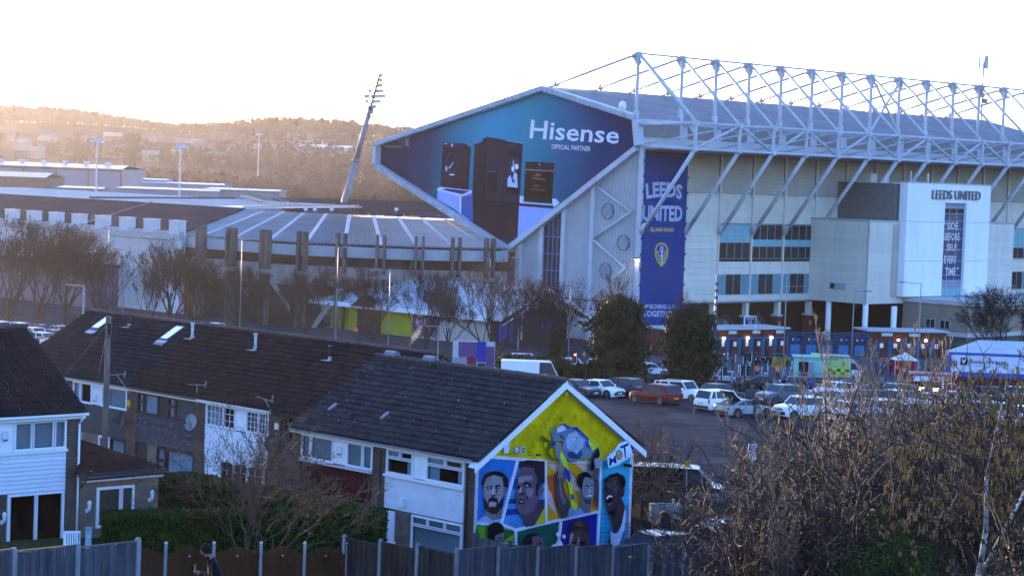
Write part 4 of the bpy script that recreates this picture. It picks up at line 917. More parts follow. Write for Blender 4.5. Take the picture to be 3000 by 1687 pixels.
# trophy and its shadow, hands
sub(mpaint([('#6d6413', [(935, 880), (965, 830), (1045, 900), (1110, 870), (1110, 1000), (1060, 1060), (1110, 1150), (1250, 1180), (1180, 1210), (1080, 1180), (1020, 1100), (1040, 960)])], mz1, 'painted_shadow'))
sub(mpaint([('#1c3fa0', [(130, 700), (200, 665), (400, 720), (560, 880), (690, 1000), (725, 1090), (720, 1150), (650, 1080), (480, 960), (300, 800)]), ('#c7cf3a', [(555, 890), (690, 1000), (620, 1060), (560, 960)]), ('#c7cf3a', [(220, 668), (330, 680), (380, 715), (300, 720)]), ('#6a7a98', [(0, 690), (60, 770), (190, 690), (260, 730), (330, 745), (440, 800), (530, 900), (520, 1000), (620, 1060), (580, 1150), (460, 1180), (330, 1215), (240, 1160), (190, 1040), (200, 920), (60, 910), (40, 820)]), ('#9fb4d4', [(270, 820), (380, 770), (430, 850), (500, 900), (480, 1000), (380, 1110), (250, 1010), (240, 900)]), ('#c6d2ea', [(300, 830), (400, 800), (400, 880), (330, 930)]), ('#2f4560', [(250, 1080), (330, 1060), (400, 1110), (440, 1030), (470, 1100), (430, 1170), (280, 1160)]), ('#39506e', [(380, 860), (410, 870), (380, 890)]), ('#1c3fa0', [(40, 910), (110, 940), (60, 1000), (25, 980)]), ('#cfd8ee', [(100, 720), (200, 690), (240, 760), (120, 800)]), ('#2f4560', [(140, 820), (200, 850), (220, 900), (160, 880)]), ('#34465e', ell(640, 1180, 48, 175, 20, 0, 360, 18)), ('#0d1016', ell(648, 1185, 34, 150, 20, 0, 360, 18)), ('#8aa0c0', ell(345, 850, 6, 60, 8, 0, 360, 60))], mz2, 'painted_trophy'))
sub(mpaint([('#7b7278', [(80, 1040), (100, 960), (150, 940), (180, 1000), (170, 1150), (200, 1450), (110, 1450), (150, 1200), (90, 1110)]), ('#c7cf3a', [(165, 1040), (240, 1170), (310, 1449), (240, 1449), (190, 1250), (155, 1150)]), ('#1c3fa0', [(200, 1270), (280, 1330), (310, 1449), (230, 1449)]), ('#9a93a0', [(630, 1200), (650, 1155), (680, 1160), (720, 1180), (730, 1260), (700, 1300), (650, 1290)]), ('#5a4e54', [(640, 1290), (710, 1300), (690, 1449), (600, 1449)])], mz2, 'painted_arm'))
# small faces repeated over the yellow, badges, plaque, word
sm = []
for (x, y) in ((1225, 340), (1172, 430), (1115, 520), (1058, 610), (1000, 700), (1225, 598), (1170, 690), (835, 707), (605, 797), (768, 798), (935, 797), (535, 893), (706, 885), (875, 890), (1045, 870), (813, 982), (988, 965), (925, 1065), (640, 975), (572, 1095)): sm += [('#77680f', ell(x, y, 28, 42, 12)), ('#e2c40c', ell(x, y, 23, 36, 12)), ('#77680f', [(x-10, y-20), (x+14, y-8), (x-12, y+4)]), ('#77680f', [(x-12, y+10), (x+12, y+6), (x, y+22)])]
sub(mpaint(sm, mz1, 'painted_motif'))
sm = []
for (x, y) in ((222, 252), (165, 340), (275, 408), (222, 500), (335, 575), (160, 598), (448, 640), (608, 630), (553, 725), (660, 803), (755, 890), (870, 945), (705, 985), (817, 1040), (270, 660)): sm += [('#77680f', ell(x, y, 28, 42, 12)), ('#e2c40c', ell(x, y, 23, 36, 12)), ('#77680f', [(x-10, y-20), (x+14, y-8), (x-12, y+4)]), ('#77680f', [(x-12, y+10), (x+12, y+6), (x, y+22)])]
sub(mpaint(sm, mz2, 'painted_motif'))
sub(mpaint([('#22308a', ell(560, 1035, 40, 57, 16)), ('#d6dcf0', ell(560, 1035, 30, 44, 16)), ('#22308a', ell(560, 1035, 22, 32, 12)), ('#e4e8f4', [(548, 1010), (572, 1010), (572, 1045), (560, 1060), (548, 1045)]), ('#d6dcf0', ell(650, 1040, 38, 57, 16)), ('#22308a', ell(650, 1040, 31, 47, 16)), ('#b9a82a', ell(650, 1040, 20, 32, 12)), ('#1c2c86', [(825, 1085), (885, 1090), (885, 1122), (825, 1120)]), ('#101014', [(888, 1120), (900, 1088), (915, 1120)]), ('#5a5110', [(712, 1040), (752, 1042), (752, 1050), (712, 1048)]), ('#5a5110', [(712, 1060), (760, 1062), (760, 1070), (712, 1068)]), ('#5a5110', [(712, 1080), (798, 1084), (798, 1092), (712, 1088)]), ('#5a5110', [(712, 1100), (768, 1104), (768, 1112), (712, 1108)])], mz1, 'painted_badge'))
sub(mpaint([('#cfe0f4', [(770, 1140), (790, 1290), (930, 1245), (1120, 1120), (1150, 1095), (1140, 950), (1090, 900), (1040, 905), (930, 950), (880, 1040)])], mz2, 'painted_word'))
M_mnavy = paintmat('#1b2a80')
def mtext(s, q, m, f=mz2, bold=.025):
    bl, br_, tr, tl = [np.array(f(*p)) for p in q]; _n[0] += 1; dep = -.006-.0012*_n[0]
    def fn(a, z, d): p = (bl*(1-a)+br_*a)*(1-z)+(tl*(1-a)+tr*a)*z; return (p[0], dep, p[1])
    return text(s, fn, (0, 1, 0, 1), 'lettering', m, MO, bold)
mtext('M', ((802, 1262), (905, 1215), (890, 1110), (800, 1150)), M_mnavy); sub(mpaint([('#1b2a80', ell(940, 1105, 46, 70, 18)), ('#c9b21a', ell(940, 1105, 33, 56, 18)), ('#1b2a80', [(915, 1100), (930, 1115), (960, 1070), (965, 1080), (932, 1132)])], mz2, 'painted_word')); mtext('T', ((1005, 1160), (1060, 1140), (1070, 935), (950, 985)), M_mnavy); mtext('!', ((1125, 1085), (1155, 1075), (1140, 950), (1095, 960)), M_mnavy)
pl = MB(); a_, z_ = mz1(427, 1090); a2, z2_ = mz1(505, 932); pl.bb(a_, a2, -.16, -.14, z_, z2_); pl.build('plaque', M_wrend, h0)
for (f, x, y) in ((mz2, 1105, 1260),): a_, z_ = f(x, y); b = MB(); b.tube((a_, 0, z_), (a_, -.4, z_), .07, n=8); b.build('camera_unit', M_black, h0)
for o in bpy.data.objects:
    if o.name.startswith(('painted_motif', 'painted_portrait', 'painted_arm', 'painted_dots')) and o.parent == MO: o['kind'] = 'stuff' if 'motif' in o.name or 'dots' in o.name else 'thing'
# ---- neighbour with red boarding
h1, W = house('left house of the front pair with dark red boarding and vertical blinds', 5.85, 11.75, 0, M_tileg)
W.box('pier', 5.85, 6.27, -.3, .05, -.6, EZ-.2, M_brick); W.box('pier', 11.15, 11.75, -.34, .05, -.6, EZ-.2, M_brick)
W.win(8.9, 11.12, 3.36, 4.43, [(10.47, 11.06, 3.42, 4.38), (8.95, 10.43, 3.42, 4.38)], 'vblind'); W.win(6.3, 8.02, 3.36, 4.43, [(6.98, 7.97, 3.42, 4.38), (6.35, 6.92, 3.42, 4.38)], 'vblind')
W.box('window_panel', 8.04, 8.88, 0, .03, 3.38, 4.43, M_upvc); W.box('sill', 6.27, 11.15, 0, .12, 3.24, 3.34, M_trim)
W.planks(6.28, 11.14, 1.95, 3.23, M_rplank, .105); W.box('wall', 6.28, 11.14, -.1, 0, -.6, 1.95, M_brick)
alarm(HS, W, 8.45, 3.98, '#cdd0d2', 'white octagonal alarm box between the red boarded house windows')
# ---- the long terrace set back behind
X3 = 3.3
terr = [('black framed end house of the long terrace half hidden by the mural pair', 10.9, 17.3, M_tileb, 'black'), ('white rendered terrace house with square gridded windows', 17.3, 23.15, M_tileb, 'white'), ('terrace house with weathered black boarding and dark window frames', 23.15, 29.0, M_tileb, 'dark'), ('terrace house with grey green render and two skylights in its roof', 29.0, 34.85, M_tilek, 'none'), ('far end house of the long terrace partly behind the left house', 34.85, 40.2, M_tilek, 'none')]
TH = []
for lb, a, c, tm, fr in terr:
    t, W = house(lb, a, c, X3, tm, front=fr); TH.append((t, W))
    W.box('pier', a, a+.42, -.3, .05, -.6, EZ-.2, M_brick); W.box('pier', c-.42, c, -.3, .05, -.6, EZ-.2, M_brick)
b = MB(); b.prism([(X3-.1, 10.9, EZ-.2), (X3+9.3, 10.9, EZ-.2), (X3+RX, 10.9, RZ-.1)], (0, .15, 0)); b.build('gable', M_brick, TH[0][0])
t, W = TH[0]
W.win(14.6, 16.85, 3.35, 4.43, [(15.75, 16.8, 3.4, 4.38), (14.65, 15.7, 3.4, 4.38)], 'dark', fm=M_bframe2, grid=(2, 3)); W.planks(11.35, 16.85, 1.9, 3.3, M_dplank, .16); W.box('wall', 11.35, 16.85, -.1, 0, -.6, 1.9, M_brick)
W.box('window_panel', 11.35, 14.55, -.05, .0, 3.3, 4.45, M_bframe2)
dish(HS, (X3-.05, 17.1, 3.05), (-.9, -.35, .25), '#3a3d44', 'dark satellite dish on the pier beside the black framed house')
alarm(HS, W, 17.05, 3.9, '#d8d8cc', 'pale meter box on the brick pier under the brown roof')
t, W = TH[1]
W.win(20.3, 22.7, 3.36, 4.45, [(21.3, 22.62, 3.42, 4.39), (20.36, 21.26, 3.42, 4.39)], ['net', 'dark'], grid={0: (4, 3), 1: (2, 3)}); W.win(17.72, 19.5, 3.36, 4.45, [(18.55, 19.44, 3.42, 4.39), (17.78, 18.5, 3.42, 4.39)], 'hblind', grid=(3, 4))
W.box('window_panel', 19.52, 20.28, 0, .03, 3.38, 4.45, M_upvc); W.box('render', 17.72, 22.73, -.02, .04, 1.95, 3.33, M_wrend)
W.box('render', 17.72, 22.73, -.08, .0, -.5, .5, M_wrend); W.box('render', 17.72, 22.73, -.08, .0, 1.85, 1.95, M_wrend); W.box('render', 21.6, 22.73, -.08, 0, .5, 1.85, M_wrend)
W.win(18.0, 21.5, .5, 1.85, [(20.4, 21.4, .55, 1.8), (19.3, 20.35, .55, 1.8), (18.1, 19.25, .55, 1.8)], 'dark', grid=(2, 3))
t, W = TH[2]
W.win(26.65, 28.5, 3.38, 4.4, [(27.95, 28.45, 4.0, 4.36), (27.95, 28.45, 3.42, 3.96), (26.7, 27.88, 3.42, 4.36)], ['net', 'net', 'net'], fm=M_bframe2); W.win(23.55, 25.84, 3.38, 4.4, [(25.25, 25.8, 4.0, 4.36), (25.25, 25.8, 3.42, 3.96), (23.6, 25.2, 3.42, 4.36)], ['net', 'net', 'hblind'], fm=M_bframe2)
W.box('window_panel', 25.86, 26.63, 0, .03, 3.35, 4.43, M_bframe2); W.planks(23.5, 28.58, 1.9, 3.35, M_dplank, .19)
W.box('door', 27.62, 28.55, -.06, .0, -.5, 1.85, M_bframe2); W.box('wall', 26.75, 27.6, -.1, -.02, -.5, 1.88, M_buff)
W.win(23.55, 26.72, .5, 1.84, [(26.0, 26.66, 1.25, 1.8), (26.0, 26.66, .55, 1.2), (23.6, 25.92, .55, 1.8)], ['net', 'net', 'net'], fm=M_bframe2); W.box('wall', 23.55, 26.72, -.1, -.02, -.5, .5, M_buff)
dish(HS, (X3-.05, 23.4, 3.35), (-.95, -.2, .25), '#7d8490', 'pale grey satellite dish on the pier between black and white houses')
dish(HS, (X3-.05, 29.2, 2.9), (-.9, .1, .2), '#23252b', 'black satellite dish on the pier beside the grey rendered house')
t, W = TH[3]
W.win(32.62, 34.42, 3.36, 4.45, [(33.75, 34.36, 3.42, 4.4), (32.68, 33.68, 3.42, 4.4)], ['net', 'dark']); W.win(29.42, 31.75, 3.36, 4.45, [(31.2, 31.7, 3.42, 4.4), (29.48, 31.15, 3.42, 4.4)], ['net', 'vblind'])
W.planks(31.77, 32.6, 3.38, 4.43, M_wplank, .105); W.box('render', 29.42, 34.42, -.02, .04, 1.9, 3.34, M_rend)
W.box('wall', 29.42, 34.42, -.1, -.02, -.5, .2, M_buff); W.box('wall', 32.0, 33.5, -.1, -.02, .2, 1.88, M_buff)
W.box('door', 33.55, 34.4, -.06, 0, -.4, 1.85, M_upvc); W.win(30.9, 31.9, .2, 1.86, [(31.0, 31.85, .25, 1.8)], 'vblind'); W.win(29.45, 30.85, .2, 1.86, [(29.5, 30.8, .25, 1.8)], 'vblind', fm=M_bframe2)
alarm(HS, W, 32.3, 3.75, '#c9ccd0', 'white alarm box on the boarding of the grey rendered house')
alarm(HS, W, 29.2, 3.75, '#c8a018', 'yellow alarm box on the brick pier beside the grey rendered house')
dish(HS, (X3-.05, 34.6, 2.7), (-.7, -.6, .2), '#8a6a55', 'rusty brown satellite dish low on the grey rendered house')
t, W = TH[4]
W.win(35.4, 37.6, 3.36, 4.45, [(36.5, 37.5, 3.42, 4.4), (35.45, 36.45, 3.42, 4.4)], 'net'); W.box('wall', 35.2, 39.8, -.12, -.02, -.5, 3.36, M_brick); W.box('wall', 37.6, 39.8, -.12, -.02, 3.36, 4.45, M_brick)
def on_roof(px, py, x0, lift=0.0):
    """local point on the front roof slope seen at a photo pixel"""
    d = ray(px, py); o = _O-HS.o; sl = (RZ-EZ)/(RX+.32)
    du, dw, dz = d@HS.u, d@HS.w, d[2]; ou, ow, oz = o@HS.u, o@HS.w, o[2]
    t = (EZ+lift+sl*(ou-(x0-.32))-oz)/(dz-sl*du); return (ou+du*t, ow+dw*t, oz+dz*t)
SL = math.atan2(RZ-EZ, RX+.32)
def skylight(px, py, par, h=1.15):
    x, y, z = on_roof(px, py, X3); t = link('skylight', None, par, (x, y, z), (0, -SL, 0))
    b = MB(); b.bb(0, h, -.36, .36, .0, .14); b.bb(-.34, .0, -.45, .45, .06, .09); b.build('frame', M_lead if False else mat('skylight_frame', (.06, .05, .05), rough=.5), t)
    b = MB(); b.bb(.08, h-.08, -.30, .30, .14, .155); b.build('pane', mat('skylight_glass', (.5, .55, .6), rough=.06, metal=.9, var=0), t)
    b = MB(); b.bb(-.42, -.01, -.42, .42, .062, .10); b.build('flashing', M_lead, t)
skylight(278, 968, TH[3][0]); skylight(480, 1000, TH[3][0], 1.3)
def flue(px, py, par, h, col, r=.075, cowl=True):
    x, y, z = on_roof(px, py, X3); t = link('flue', None, par, (x, y, z))
    m = mat('flue_'+col, col, rough=.45, var=.2, scale=5, metal=.2)
    b = MB(); b.tube((0, 0, -.05), (0, 0, h), r, n=10); b.tube((0, 0, h-.02), (0, 0, h+.1), r*1.35, n=10); b.build('pipe', m, t, True)
    b = MB(); b.tube((0, 0, .0), (0, 0, .18), r*2.0, r*1.2, n=10); b.box((-.12, 0, .0), (.5, .5, .03), 0); b.build('flashing', M_lead, t)
flue(563, 992, TH[2][0], .72, '#a9adb5'); flue(748, 1025, TH[1][0], .72, '#a9adb5'); flue(378, 958, TH[3][0], .42, '#2a2724', .06); flue(967, 1055, TH[0][0], .6, '#1e1d20', .065)
# tile vents on the front pair and ridge vents
for px, py in ((965, 1206), (1118, 1232)):
    d = on_roof(px, py, 0); t = link('roof_vent', None, h1 if px < 1000 else h0, d, (0, -SL, 0)); b = MB(); b.bb(0, .5, -.1, .1, .02, .13); b.build('hood', mat('slate_blue_vent', (.10, .13, .18), rough=.4), t)
for y_ in (11.2-.2, 8.4):
    b = MB(); N = 8
    for i in range(N):
        t0, t1 = math.pi*i/N, math.pi*(i+1)/N; b.quad((RX+.2*math.cos(t0), y_, RZ+.12+.22*math.sin(t0)), (RX+.2*math.cos(t1), y_, RZ+.12+.22*math.sin(t1)), (RX+.2*math.cos(t1), y_-.7, RZ+.12+.22*math.sin(t1)), (RX+.2*math.cos(t0), y_-.7, RZ+.12+.22*math.sin(t0)))
    b.quad(*[(RX+.2*math.cos(math.pi*i/N), y_-.7, RZ+.12+.22*math.sin(math.pi*i/N)) for i in range(N+1)]); b.build('ridge_vent', mat('slate_blue_vent', (.10, .13, .18)), h1)
# ---- left house in front, with flat-roofed annex
_l = atY(200, 1400, 84); LH = Fr((_l[0], 84, 8.65), 46.2)
h2 = thing('detached_house', 'left house with white boarding, dark tiled roof and patio doors', 'house', LH.o, LH.ang)
W = Wall(h2, 'x', 0.0)
for nm, (a, c, e, f) in dict(a=(.1, .5, .02, 8.4), b=(-6, -5.8, .02, 8.4), c=(-5.8, .1, 8.2, 8.4)).items():
    b = MB(); b.bb(a, c, e, f, -.5, EZ-.1); b.build('wall', M_brick, h2)
W.box('pier', -.14, .5, -.3, .06, -.5, EZ-.15, M_brick); W.box('wall', -6, -2.66, -.1, 0, -.5, 1.75, M_brick)
W.planks(-6, -.15, 1.76, 3.22, M_wplank, .165); W.box('sill', -6, -.12, 0, .13, 3.22, 3.32, M_upvc)
W.win(-2.45, -.15, 3.33, EZ-.18, [(-2.38, -1.66, 3.38, 4.40), (-1.60, -.72, 3.38, 4.40), (-.66, -.20, 3.38, 4.40)], 'vblind'); W.box('window_panel', -6, -2.47, 0, .03, 3.33, EZ-.18, M_upvc)
W.win(-2.62, -.17, -.35, 1.74, [(-2.55, -1.42, -.28, 1.68), (-1.38, -.24, -.28, 1.68)], 'dark', name='patio_door')
W.box('fascia', -6, .55, .2, .25, EZ-.18, EZ+.0, M_upvc); b = MB(); b.tube((-6, -.32, EZ-.03), (.62, -.32, EZ-.03), .06, n=8); b.build('gutter', M_upvc, h2, True)
b = MB(); b.tube((.42, -.34, EZ-.08), (.36, -.12, EZ-.4), .045, n=8); b.tube((.36, -.12, EZ-.4), (.36, -.12, -.2), .045, n=8); b.build('downpipe', M_upvc, h2, True)
slope_roof(h2, -6, .62, -.34, 4.3, EZ+.02, EZ+2.95, mat('purple_black_tile', (.014, .011, .015), rough=.7, var=.3, scale=2, rnd=.2, spec=.15, spots=((.45, .48, .52), 5.5, .735)), 22, 14, flip='y', keep=lambda q, r: True)
b = MB(); b.prism([(-6, 4.32, EZ+2.93), (-6, 8.9, EZ), (-6, 8.9, EZ-.1), (-6, 4.32, EZ+2.8)], (6.62, 0, 0)); b.build('rear_roof', M_tilek, h2); ridge(h2, -6, .62, 4.3, EZ+3.0, flip='y')
b = MB(); b.prism([(.3, 0, EZ-.1), (.3, 4.3, EZ+2.8), (.3, 8.4, EZ-.1)], (.2, 0, 0)); b.build('gable', M_brick, h2)
alarm(LH, W, -2.83, 3.95, '#c4ccd8', 'pale alarm box on the white panel of the left house')
dish(LH, (.2, -.1, 2.35), (.25, -1, .25), '#3b2a24', 'rusty dark satellite dish on the brick pier of the left house', .34)
# annex
an = W; far = LH.pz(230, 1322, 2.35)
b = MB(); b.bb(.5, 4.15, .02, 6.5, -.8, 2.15); b.build('annex_wall', M_buff, h2)
b = MB(); b.prism([(.45, -.25, 2.3), (4.3, -.25, 2.3), (4.3, 6.6, 2.75), (.45, 6.6, 2.75)], (0, 0, .06)); b.build('annex_roof', mat('brown_felt', (.026, .017, .016), spec=0, rough=.95, var=.5, scale=2.5, bump=.8, bscale=9), h2)
W.box('annex_fascia', .5, 4.2, .22, .27, 2.0, 2.2, M_upvc); W.box('annex_fascia', .45, 4.3, .28, .31, 2.18, 2.34, mat('dark_felt_edge', (.035, .04, .045)))
b = MB(); b.tube((.5, -.33, 2.12), (4.45, -.33, 2.14), .05, n=8); b.tube((.6, -.33, 2.1), (.42, -.16, 1.75), .035, n=6); b.build('annex_gutter', M_black, h2, True)
W.win(1.28, 3.0, .15, 1.72, [(1.34, 2.36, .2, 1.66), (2.42, 2.95, .2, 1.66)], 'vblind')
for a, z in ((.85, .95), (3.72, 1.15), (-2.85, .8)):
    lt = thing('wall_lantern', {.85: 'white wall lantern left of the annex window', 3.72: 'white wall lantern right of the annex window', -2.85: 'white wall lantern beside the patio doors'}[a], 'wall lamp', LH.W(a, 0, z), LH.ang, 'white lanterns on the left house')
    b = MB(); b.tube((0, -.2, 0), (0, -.2, .22), .05, .085, n=6); b.tube((0, -.2, -.05), (0, -.2, .0), .02, .05, n=6); b.build('lantern_body', M_upvc, lt); b = MB(); b.tube((0, -.2, .24), (0, -.2, .34), .1, .015, n=6); b.build('cap', M_upvc, lt); b = MB(); b.bar((0, 0, -.1), (0, -.2, -.07), .025); b.box((0, -.012, -.08), (.1, .024, .16)); b.build('bracket', M_upvc, lt)
# ================================================================ OTHER STANDS AND THE PAVILION
M_lroof = mat('pale_blue_roof_sheet', (.34, .38, .42), rough=.5, var=.12, scale=.3, stretch=(1, 1, 1))
M_croof = mat('corrugated_grey_roof', (.26, .285, .31), rough=.6, var=.2, scale=.4, spec=.1)
M_fin = mat('dark_weathered_concrete', (.085, .078, .075), rough=.9, var=.35, scale=.7, stretch=(1, 1, .3))
M_droof = mat('dark_felt_roof', (.035, .033, .042), rough=.9, var=.2, scale=.2, spec=0)
M_wclad = mat('white_ribbed_cladding', (.46, .48, .52), rough=.55, var=.06, scale=.3)
# --- curved corner stand with concrete fins
fx = [590.5, 679, 779, 887, 1001, 1117, 1230.4, 1337.6, 1436]
fy = [662, 667, 673, 677.6, 683, 688, 691.6, 695.6, 698]
corner = thing('corner_stand', 'low curved corner stand with pale ribbed roof and concrete fins', 'stadium stand', (-17, 318, 0))
def C_(P): return (P[0]+17, P[1]-318, P[2])
def arcZ(px):
    for _ in range(1): pass
    y = 320.0
    for _ in range(12):
        x = (px-1500)*y/FP; dx = max(-35.5, min(35.5, x+17)); y = 351-math.sqrt(36*36-dx*dx)
    return y
FZ = [arcZ(x) for x in fx]
def eave_pt(px, py, dz=0): P = atY(px, py, arcZ(px)+.9); return np.array(P)+np.array([0, 0, dz])
ev_y = lambda px: np.interp(px, [535, 700, 850, 1001, 1117, 1240, 1350, 1489], [691, 702, 713, 719, 723.5, 728.5, 730.5, 733])
in_pts = [(714, 617), (774, 623), (829, 626), (889, 629), (956, 631), (1024, 635), (1094, 638), (1166, 641), (1234, 644), (1300, 646), (1345, 648)]
ex = [535, 590.5+6, 688, 789, 897, 1009, 1117, 1222, 1330, 1430, 1489]
E_ = [eave_pt(x, ev_y(x)) for x in ex]; I_ = [atZ(x, y, 15.5) for x, y in in_pts]
# ribbed roof: corrugations run up the slope in every bay
for k in range(len(E_)-1):
    b = MB(); n = 16
    for i in range(n):
        t0, t1 = i/n, (i+1)/n; tm = (t0+t1)/2
        e0, e1, em = [E_[k]*(1-t)+E_[k+1]*t for t in (t0, t1, tm)]; i0, i1, im = [I_[k]*(1-t)+I_[k+1]*t for t in (t0, t1, tm)]
        up = np.array([0, 0, .34]); b.quad(C_(e0), C_(em+up), C_(im+up), C_(i0)); b.quad(C_(em+up), C_(e1), C_(i1), C_(im+up))
    b.build('roof_panel', M_croof, corner)
for k in range(len(E_)):
    b = MB(); b.bar(C_(E_[k]+np.array([0, 0, .25])), C_(I_[k]+np.array([0, 0, .25])), .55, .1); b.build('roof_rib', M_lroof, corner)
for k in range(len(E_)-1):
    a, c = E_[k], E_[k+1]; dn = lambda P, z: C_(P+np.array([0, 0, z]))
    b = MB(); b.quad(dn(a, -.15), dn(c, -.15), dn(c, -1.7), dn(a, -1.7)); n = 14
    for i in range(n): p = a+(c-a)*(i+.5)/n; q = p+np.array([0, -.06, 0]); b.bar(C_(q+np.array([0, 0, -.2])), C_(q+np.array([0, 0, -1.65])), .12, .06)
    b.build('eaves_band', M_lroof, corner)
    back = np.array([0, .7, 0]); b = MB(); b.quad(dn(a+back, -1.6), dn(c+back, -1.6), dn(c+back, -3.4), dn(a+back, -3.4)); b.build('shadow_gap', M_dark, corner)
    b = MB(); b.prism([dn(a+back*.6, -3.1), dn(c+back*.6, -3.1), dn(c+back*.6, -6.0), dn(a+back*.6, -6.0)], (0, .6, 0)); b.build('concrete_beam', M_conc, corner)
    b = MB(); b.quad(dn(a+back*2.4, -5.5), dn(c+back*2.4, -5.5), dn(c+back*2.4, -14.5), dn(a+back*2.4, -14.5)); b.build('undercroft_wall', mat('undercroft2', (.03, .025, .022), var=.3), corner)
b = MB()
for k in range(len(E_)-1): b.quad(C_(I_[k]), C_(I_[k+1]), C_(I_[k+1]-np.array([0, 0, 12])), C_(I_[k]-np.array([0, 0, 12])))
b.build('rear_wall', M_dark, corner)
for i, (x, y) in enumerate(zip(fx, fy)):
    P = atY(x, y, FZ[i]-.2); th = math.asin(max(-1, min(1, (P[0]+17)/36.0))); o = C_(P); top = P[2]
    for s in (-1, 1):
        b = MB(); c, sn = math.cos(th), math.sin(th); off = s*.52
        cx, cy = o[0]+off*c, o[1]+off*sn
        b.box((cx, cy, (top-5.7)/1-(-2.85)), (.34, 1.2, 5.7), th); b.box((cx+.18*sn*0, cy+.0, (top-5.7-1.2)/2-.6), (.33, .9, top-5.7+1.2), th)
        b.build('fin', M_fin, corner)
    if i < 8:
        b = MB(); a = np.array(o)+np.array([.8, .9, 0]); b.bar((a[0], a[1], 6.4), (a[0]+4.6*(1 if i < 4 else -1)*(1 if i < 4 else 1), a[1]+.5, 0), .6, .7); b.build('raking_beam', M_conc, corner)
# --- south stand on the left
US = -27.3
south = thing('south_stand', 'long left stand with dark roof, white ribbed wall and white vent boxes', 'stadium stand', ST.o, ST.ang)
S_ = lambda b, n, m, **k: b.build(n, m, south, **k)
b = MB(); b.bb(US+.15, US+1, 68.5, 170, 0, 12.3); S_(b, 'wall', M_wclad)
wl = MB(); wl.quad((US+.15, 0, .0), (US+.0, 0, .04), (US+.0, 10, .04), (US+.15, 10, .0)); wl.quad((US, 0, .04), (US, 0, .2), (US, 10, .2), (US, 10, .04)); wl.quad((US, 0, .2), (US+.15, 0, .26), (US+.15, 10, .26), (US, 10, .2))
rib = MB()
for k in range(36):
    o0 = len(rib.v); rib.v += [(x, y, z+k*.3) for x, y, z in wl.v]; rib.f += [tuple(i+o0 for i in f) for f in wl.f]; rib.m += wl.m
rib_me = rib.mesh('ribbed_panel', M_wclad)
for k in range(10): link('ribbed_panel', rib_me, south, (0, 69.6+k*10.0, 0))
b = MB(); b.bb(US-.1, US+.2, 68.2, 69.6, 0, 12.3); S_(b, 'corner_post', M_wclad)
b = MB(); b.bb(US-.35, US+.4, 68.2, 170, 11.1, 12.45); S_(b, 'parapet', mat('grey_parapet', (.33, .34, .37), rough=.6))
for x in (32.4, 96.5, 162, 229, 298, 369, 441, 516):
    y0 = np.interp(x, [0, 533], [638.5, 681])-10; w_, z_ = ST.pw(x, y0, US); b = MB(); b.bb(US-.5, US+1.0, w_-1.15, w_+1.15, 12.0, 14.0); b.bb(US-.6, US+1.1, w_-1.22, w_+1.22, 14.0, 14.12); S_(b, 'vent_box', M_wclad)
b = MB(); b.prism([(US, 68.2, 12.4), (US, 175, 12.4), (US+20, 175, 15.95), (US+20, 78.5, 15.95)], (0, 0, -.2)); S_(b, 'roof', M_droof)
zf_ = ST.pw(300, 563, 24)[1]
b = MB(); b.prism([(US+20, 78.4, 15.97), (US+20, 190, 15.97), (24, 190, zf_), (24, 86, zf_)], (0, 0, -.2)); S_(b, 'roof', M_lroof)
for k in range(0, 70): pass
b = MB(); k = 0
while 80+k*1.6 < 185: b.bb(US+20.2, 23.8, 88+k*1.6, 88.06+k*1.6, 0, 0) if False else b.bar((US+20.2, 88+k*1.6, 16.02), (23.8, 88+k*1.6, zf_+.06), .08, .08); k += 1
S_(b, 'roof_seams', M_lroof, kind='stuff')
b = MB(); b.bar((US+20, 122, 16.2), (24, 122, zf_+.25), .9, .25); S_(b, 'roof_joint', M_droof)
b = MB(); b.bar((US+.3, 95, 12.6), (US+20, 104, 16.1), .2, .1); S_(b, 'cable_tray', M_conc)
b = MB(); b.bar((US+20, 79, 16.1), (24, 87, zf_+.2), .3, .2); S_(b, 'roof_walkway', M_conc)
a_ = ST.pw(0+560/3.15, 540+458/3.15, US); c_ = ST.pw(915/3.15, 540+560/3.15, US)
b = MB(); b.bb(US-.12, US-.02, c_[0], a_[0]+8, 8.4, 10.9); so = S_(b, 'sign_board', M_wclad)
me_m = mat('weathered_copper_letters', (.18, .10, .08), rough=.7)
q0 = ST.pw(660/3.15, 540+540/3.15, US); q1 = ST.pw(855/3.15, 540+555/3.15, US)
def ftxt(a, z, d): return (US-.14, a, z)
text('BUILDING', ftxt, (q0[0]+3.2, q1[0], 8.9, 10.4), 'lettering', me_m, so, .03)
text('JOHN CHARLES', ftxt, (q0[0]+12, q0[0]+3.9, 8.9, 10.4), 'lettering', me_m, so, .03) if False else None
b = MB(); w_, z_ = ST.pw(1065/3.15, 540+700/3.15, US); b.bb(US-6, US, w_-1, w_+30, 0, 6.2); S_(b, 'lower_annex', mat('purple_grey_cladding', (.10, .085, .12), rough=.6)); b = MB(); b.bb(US-6.1, US, w_-1.2, w_+30, 6.2, 6.5); S_(b, 'annex_roof', M_droof)
